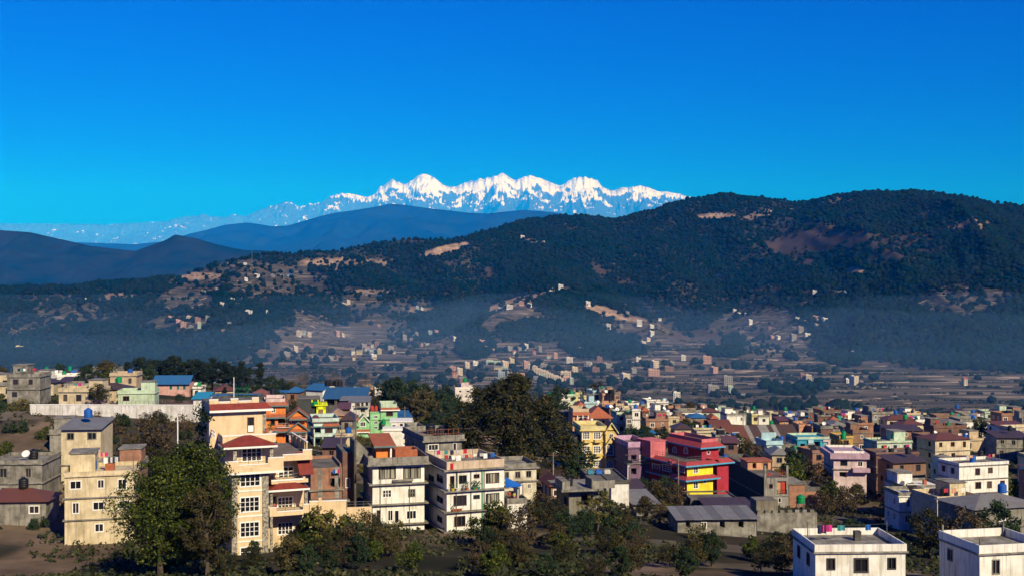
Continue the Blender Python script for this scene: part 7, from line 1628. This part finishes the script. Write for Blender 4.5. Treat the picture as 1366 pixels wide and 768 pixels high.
for px, py, d, k, l in ((757, 584, 226, 'broad1', 'dense dark round tree between the great brown tree and yellow house'), (771, 590, 232, 'broad0', 'dark tree touching the yellow house left wall'), (744, 514, 382, 'broad0', 'dark tree left of the rooftop cluster'), (735, 524, 372, 'broad1', 'dark tree at the shoulder of the great brown tree'), (752, 535, 360, 'broad2', 'dark bushy tree above the peach house'), (728, 545, 330, 'broad0', 'dark tree behind the great brown tree crown'), (740, 556, 310, 'broad1', 'dark tree between the great brown tree and peach house'),
     (795, 508, 446, 'br0', 'brown-leaved tree above the white and peach roofs'), (848, 562, 300, 'broad2', 'dark tree right of the pale green house'), (860, 566, 312, 'broad1', 'dark tree behind the lilac house roof'), (838, 575, 275, 'broad0', 'dark tree between the yellow house and lilac house'), (885, 568, 318, 'broad0', 'dark tree at the cream shed with blue roof'), (922, 536, 470, 'ol0', 'broad brown-green tree among the roofs on the town edge'), (932, 540, 465, 'br0', 'brown tree joined to the broad town edge tree'), (949, 539, 470, 'broad1', 'round dark tree among the roofs on the town edge'),
     (913, 558, 362, 'ol0', 'olive tree between brick houses behind the crimson house'), (925, 562, 355, 'broad1', 'dark tree between brick houses behind the crimson house'), (905, 566, 350, 'thick0', 'scrubby tree behind the crimson house roof'), (944, 570, 340, 'broad2', 'dark tree left of the rust-red shed'), (985, 580, 290, 'gr0', 'small bright shrub-tree at the wall of the rust-roofed shed'), (1000, 588, 284, 'thick0', 'scrubby tree at the wall of the rust-roofed shed'),
     (1060, 600, 262, 'broad1', 'full dark green tree below the light blue house'), (1053, 610, 258, 'gr0', 'green tree below the grey extension'), (1075, 614, 262, 'thick0', 'brownish thicket tree below the turquoise house'), (1090, 618, 258, 'thick0', 'brown thicket tree right of the full dark green one'), (1102, 622, 262, 'br0', 'brown tree beside the pinkish white house'), (1122, 588, 300, 'ol0', 'olive tree behind the mauve-banded house'), (1133, 590, 296, 'br0', 'brown tree behind the mauve-banded house'), (1112, 640, 240, 'gr0', 'bright green tree in front of the pinkish white house'), (1125, 650, 232, 'thick0', 'brown scrub tree in front of the pinkish white house'), (1140, 645, 238, 'ol0', 'olive tree in front of the pinkish white house'), (1100, 655, 230, 'thick0', 'scrub tree beside the orange brick annex'),
     (856, 632, 214, 'broad2', 'dark tree in front of the lilac house'), (872, 640, 206, 'ol0', 'olive tree below the crimson house'), (887, 634, 212, 'broad0', 'dark tree against the crimson house wall'), (903, 645, 204, 'thick0', 'brown scrub tree by the yellow wall'), (862, 662, 186, 'ol0', 'olive tree at the end of the pale sheet roof shed'), (880, 668, 182, 'thick0', 'scrub tree at the end of the pale sheet roof shed'), (898, 672, 180, 'broad1', 'dark tree touching the pale sheet roof shed'),
     (797, 653, 164, 'young', 'thin-leaved tree in front of the half-built house'), (812, 664, 166, 'broad1', 'dark tree in front of the white-sided house'), (780, 672, 160, 'broad2', 'dark bushy tree below the half-built house'), (830, 672, 170, 'ol0', 'olive tree below the blank white wall'), (722, 655, 172, 'thick0', 'autumn-coloured scrub tree right of the low white building'), (738, 664, 166, 'br0', 'brown tree left of the half-built house'), (708, 662, 165, 'br0', 'brown tree behind the low white building'), (655, 668, 146, 'gr0', 'green tree in front of the laundry house'), (672, 672, 143, 'young', 'yellowing young tree in front of the laundry house'), (690, 678, 142, 'thick0', 'brown thicket tree in front of the low white building'), (755, 680, 150, 'broad0', 'dark tree at the foot of the half-built house'),
     (420, 678, 141, 'bush1', 'bright shrub against the cream garden wall'), (430, 674, 140, 'young', 'slim young tree against the cream garden wall'), (446, 682, 142, 'bush0', 'dark shrub by the cream gate pier'), (470, 684, 142, 'bush3', 'flowering shrub by the low cream wall'), (488, 680, 143, 'thick0', 'scrub tree by the iron gate'), (478, 690, 140, 'bush0', 'dark shrub below the low cream wall'),
     (434, 584, 226, 'gr0', 'round green tree at the foot of the cyan house'), (405, 592, 215, 'bush1', 'green shrub below the orange house porch'), (458, 575, 248, 'thick0', 'scrubby tree left of the mint green house'), (466, 552, 280, 'broad1', 'dark tree before the weathered white house'), (460, 590, 232, 'broad0', 'dark tree below the mint green house'), (445, 592, 226, 'thick0', 'scrub tree below the cyan house'), (395, 530, 300, 'br0', 'brown tree behind the dark plastered building'), (240, 522, 300, 'broad2', 'dark tree below the blue-roofed pink house'), (262, 522, 305, 'broad0', 'dark tree by the turquoise-roofed shed'), (300, 515, 318, 'pine1', 'dark pine behind the solar shed'), (345, 512, 318, 'broad1', 'dark tree behind the brown sheet roof'), (366, 514, 312, 'broad2', 'dark tree by the orange house roof'),
     (640, 612, 200, 'br0', 'brown tree behind the roof laundry'), (700, 605, 205, 'ol0', 'olive tree under the great brown tree'), (725, 610, 212, 'br0', 'brown tree under the right side of the great tree'), (620, 590, 222, 'br0', 'brown tree beside the bare concrete house'), (742, 622, 205, 'thick0', 'scrub tree between the great tree and the half-built house')):
    tpx(k, px, py, d, l)
# scrub on the brown slope under the white wall, and hedging shrubs through the town
for i in range(46):
    px = tr_.uniform(120, 275); d = tr_.uniform(180, 232); x = (px - 683) / F * d; tree(tr_.choice(('bush2', 'bush2', 'bush2', 'thick0', 'bush0')), x, d, tr_.uniform(1.2, 3.2), 'dry brown scrub bush on the slope under the whitewashed wall', 'scrub under the whitewashed wall')
def free(x, y, r): return all((x - o[0]) ** 2 + (y - o[1]) ** 2 > (o[2] * .85 + r) ** 2 for o in OCC)
n = 0
while n < 150:
    d = tr_.uniform(150, 420); px = tr_.uniform(300, 1400) if n % 4 else tr_.uniform(-30, 220); x = (px - 683) / F * d
    if not free(x, d, 1.2): continue
    k = tr_.choice(('bush0', 'bush0', 'bush1', 'bush2', 'bush3')); n += 1
    tree(k, x, d, tr_.uniform(1.4, 3.0), {'bush0': 'dark green shrub growing between the houses', 'bush1': 'light green shrub growing between the houses', 'bush2': 'dry brown shrub growing between the houses', 'bush3': 'yellowing shrub growing between the houses'}[k], 'shrubs between the houses')
n = 0
while n < 84:                                              # trees beyond the photograph's edges and along the foot of the picture
    if n < 34: px = tr_.choice((tr_.uniform(-60, 215), tr_.uniform(1150, 1420))); d = tr_.uniform(150, 430)
    else: px = tr_.uniform(200, 1150); d = tr_.uniform(112, 146)
    x = (px - 683) / F * d
    if not free(x, d, 3): continue
    k = tr_.choice(('broad0', 'broad1', 'ol0', 'br0', 'gr0', 'thick0')); n += 1
    hh = tr_.uniform(5, 9) if d > 147 else tr_.uniform(2.5, 4.2)
    tree(k, x, d, hh, {'broad0': 'dark', 'broad1': 'dark', 'ol0': 'olive', 'br0': 'brown', 'gr0': 'green', 'thick0': 'scrubby'}[k] + (' garden tree at the outer edge of the town' if d > 147 else ' low tree at the foot of the nearest houses'), 'outer town trees' if d > 147 else 'low trees below the nearest houses')
# trees along the drop behind the town
for i in range(70):
    px = tr_.uniform(-60, 1420); d = tr_.uniform(545, 640); x = (px - 683) / F * d
    tree(tr_.choice(('broad0', 'broad2', 'br0', 'ol0')), x, d, tr_.uniform(4, 6.5), 'small tree along the brow where the town drops to the valley', 'trees along the brow')
# ground cover of weeds and low scrub between the houses: nobody could count it
def undergrowth():
    rg = np.random.default_rng(77); n = 19000
    d = 110 + 480 * rg.uniform(0, 1, n) ** 1.3; u = rg.uniform(-.5, .5, n); x = u * d
    z = height(x, d); cl = fbm(x / 14, d / 14, 3); keep = cl > -.12
    for o in OCC: keep &= (x - o[0]) ** 2 + (d - o[1]) ** 2 > (o[2] * .7) ** 2
    x, d, z, cl = x[keep], d[keep], z[keep], cl[keep]
    hh = np.clip(.35 + .9 * cl + rg.uniform(0, .4, len(x)), .25, 1.3)
    v, f = leaves_np(np.stack([x, d, z + hh * .35], -1), hh * .8, 9, .5, rg)
    o = link('undergrowth', np_mesh('undergrowth', v, f, [leaf_mat('weeds', (.016, .024, .009), (.045, .052, .02), (.10, .09, .04), .1)])); tag(o, 'weeds and low scrub covering the ground between the houses', 'undergrowth', kind='stuff')
undergrowth()

# ------------------------------------------------------------------ people
def skin_mesh(name, pts, edges, m, parent, sub=1):
    bm = bmesh.new(); ly = bm.verts.layers.skin.verify(); vs_ = []
    for i, (p, r) in enumerate(pts):
        v = bm.verts.new(p); v[ly].radius = (r, r); v[ly].use_root = (i == 0); vs_.append(v)
    for a, b in edges: bm.edges.new((vs_[a], vs_[b]))
    me = bpy.data.meshes.new(name); bm.to_mesh(me); bm.free(); me.materials.append(m)
    o = link(name, me, parent); o.modifiers.new('skin', 'SKIN'); s = o.modifiers.new('smooth', 'SUBSURF'); s.levels = sub; s.render_levels = sub
    return o
def person(loc, rz, top, legs_c, label, pose):
    o = tag(empty('person', loc, rz), label, 'person'); sk = paint((.30, .16, .10), .6, .1); ct = paint(top, .9, .15, 3); cl = paint(legs_c, .9, .15, 3)
    if pose == 'stand':
        P = [((0, 0, .92), .12), ((0, 0, 1.12), .115), ((0, 0, 1.34), .13), ((0, 0, 1.44), .055), ((0, -.01, 1.52), .075), ((0, -.02, 1.6), .085), ((0, -.01, 1.67), .06)]
        leg = [((sx * .09, 0, .86), .085, (sx * .1, -.02, .48), .06, (sx * .1, .02, .08), .042, (sx * .1, -.14, .03), .035) for sx in (-1, 1)]
        arm = [((sx * .18, 0, 1.37), .052, (sx * .23, .03, 1.1), .042, (sx * .2, -.14, .92), .032, (sx * .19, -.2, .88), .03) for sx in (-1, 1)]
    else:
        P = [((0, 0, .14), .13), ((0, -.01, .34), .115), ((0, -.03, .55), .125), ((0, -.04, .65), .055), ((0, -.06, .73), .075), ((0, -.07, .81), .085), ((0, -.06, .88), .06)]
        leg = [((sx * .1, -.02, .12), .085, (sx * .16, -.38, .34), .062, (sx * .13, -.45, .06), .044, (sx * .13, -.58, .03), .035) for sx in (-1, 1)]
        arm = [((sx * .18, -.03, .58), .052, (sx * .24, -.1, .34), .042, (sx * .17, -.3, .36), .032, (sx * .15, -.37, .37), .03) for sx in (-1, 1)]
    pts = list(P); E = [(i, i + 1) for i in range(6)]
    for q, root in [(l, 0) for l in leg] + [(a, 2) for a in arm]:
        k = len(pts); pts += [(q[i], q[i + 1]) for i in range(0, 8, 2)]; E += [(root, k), (k, k + 1), (k + 1, k + 2), (k + 2, k + 3)]
        if root == 2:
            h = Vector(q[6]); d_ = (h - Vector(q[4])).normalized(); s_ = d_.cross(Vector((0, 0, 1))).normalized()
            for j in range(5):
                off = s_ * (j - 2) * .018; ln = (.05, .085, .095, .088, .07)[j]
                kk = len(pts); pts.append((tuple(h + off + d_ * ln * .55), .0095)); pts.append((tuple(h + off + d_ * ln + Vector((0, 0, -.02))), .008)); E += [(k + 3, kk), (kk, kk + 1)]
    body = skin_mesh('body', pts, E, sk, o)
    g = 1.16
    skin_mesh('shirt', [(p, r * g) for p, r in P[:3]] + [(x, r * 1.25) for a in arm for x, r in ((a[0], a[1]), (a[2], a[3]))], [(0, 1), (1, 2), (2, 3), (3, 4), (2, 5), (5, 6)], ct, o)
    skin_mesh('trousers', [(P[0][0], P[0][1] * 1.2)] + [(l[i], l[i + 1] * 1.22) for l in leg for i in (0, 2, 4)], [(0, 1), (1, 2), (2, 3), (0, 4), (4, 5), (5, 6)], cl, o)
    hd = P[5][0]; b = MB().lathe([(.0, .11), (.05, .105), (.085, .07), (.098, .02), (.095, -.02), (.08, -.06)], 12); part('hair', b, paint((.012, .01, .01), .6, .1), o, (hd[0], hd[1] + .02, hd[2]))
    for nm, x, z, r in (('nose', 0, -.01, .014), ('ear', -.088, 0, .018), ('ear', .088, 0, .018)):
        part(nm, MB().lathe([(0, -r * 1.3), (r, 0), (0, r * 1.3)], 6), sk, o, (hd[0] + x, hd[1] - (.09 if nm == 'nose' else 0), hd[2] + z))
    for sx in (-1, 1): part('eye', MB().lathe([(0, -.008), (.009, 0), (0, .008)], 6), M_black, o, (hd[0] + sx * .032, hd[1] - .082, hd[2] + .012))
    part('mouth', MB().box(-.022, .022, -.004, .004, -.004, .004), paint((.25, .07, .06), .6), o, (hd[0], hd[1] - .083, hd[2] - .045))
    return o
person(YARD.world(YARD.X(686.5, .6), .75, YZ + .002), YARD.rz + .3, (.48, .46, .02), (.32, .03, .12), 'person in a yellow-green top standing on the roof terrace beside the tarpaulin', 'stand')
person(YARD.world(YARD.X(680, 1.4), 1.5, YZ + .002), YARD.rz - .4, (.45, .05, .05), (.04, .04, .07), 'person in a red top standing under the blue tarpaulin', 'stand')
person(CH.world(CH.X(366, 2.2), 2.3, zq_ + .002), CH.rz + .2, (.42, .03, .06), (.05, .05, .07), 'person in a red top sitting at the balcony doorway of the cream house', 'sit')
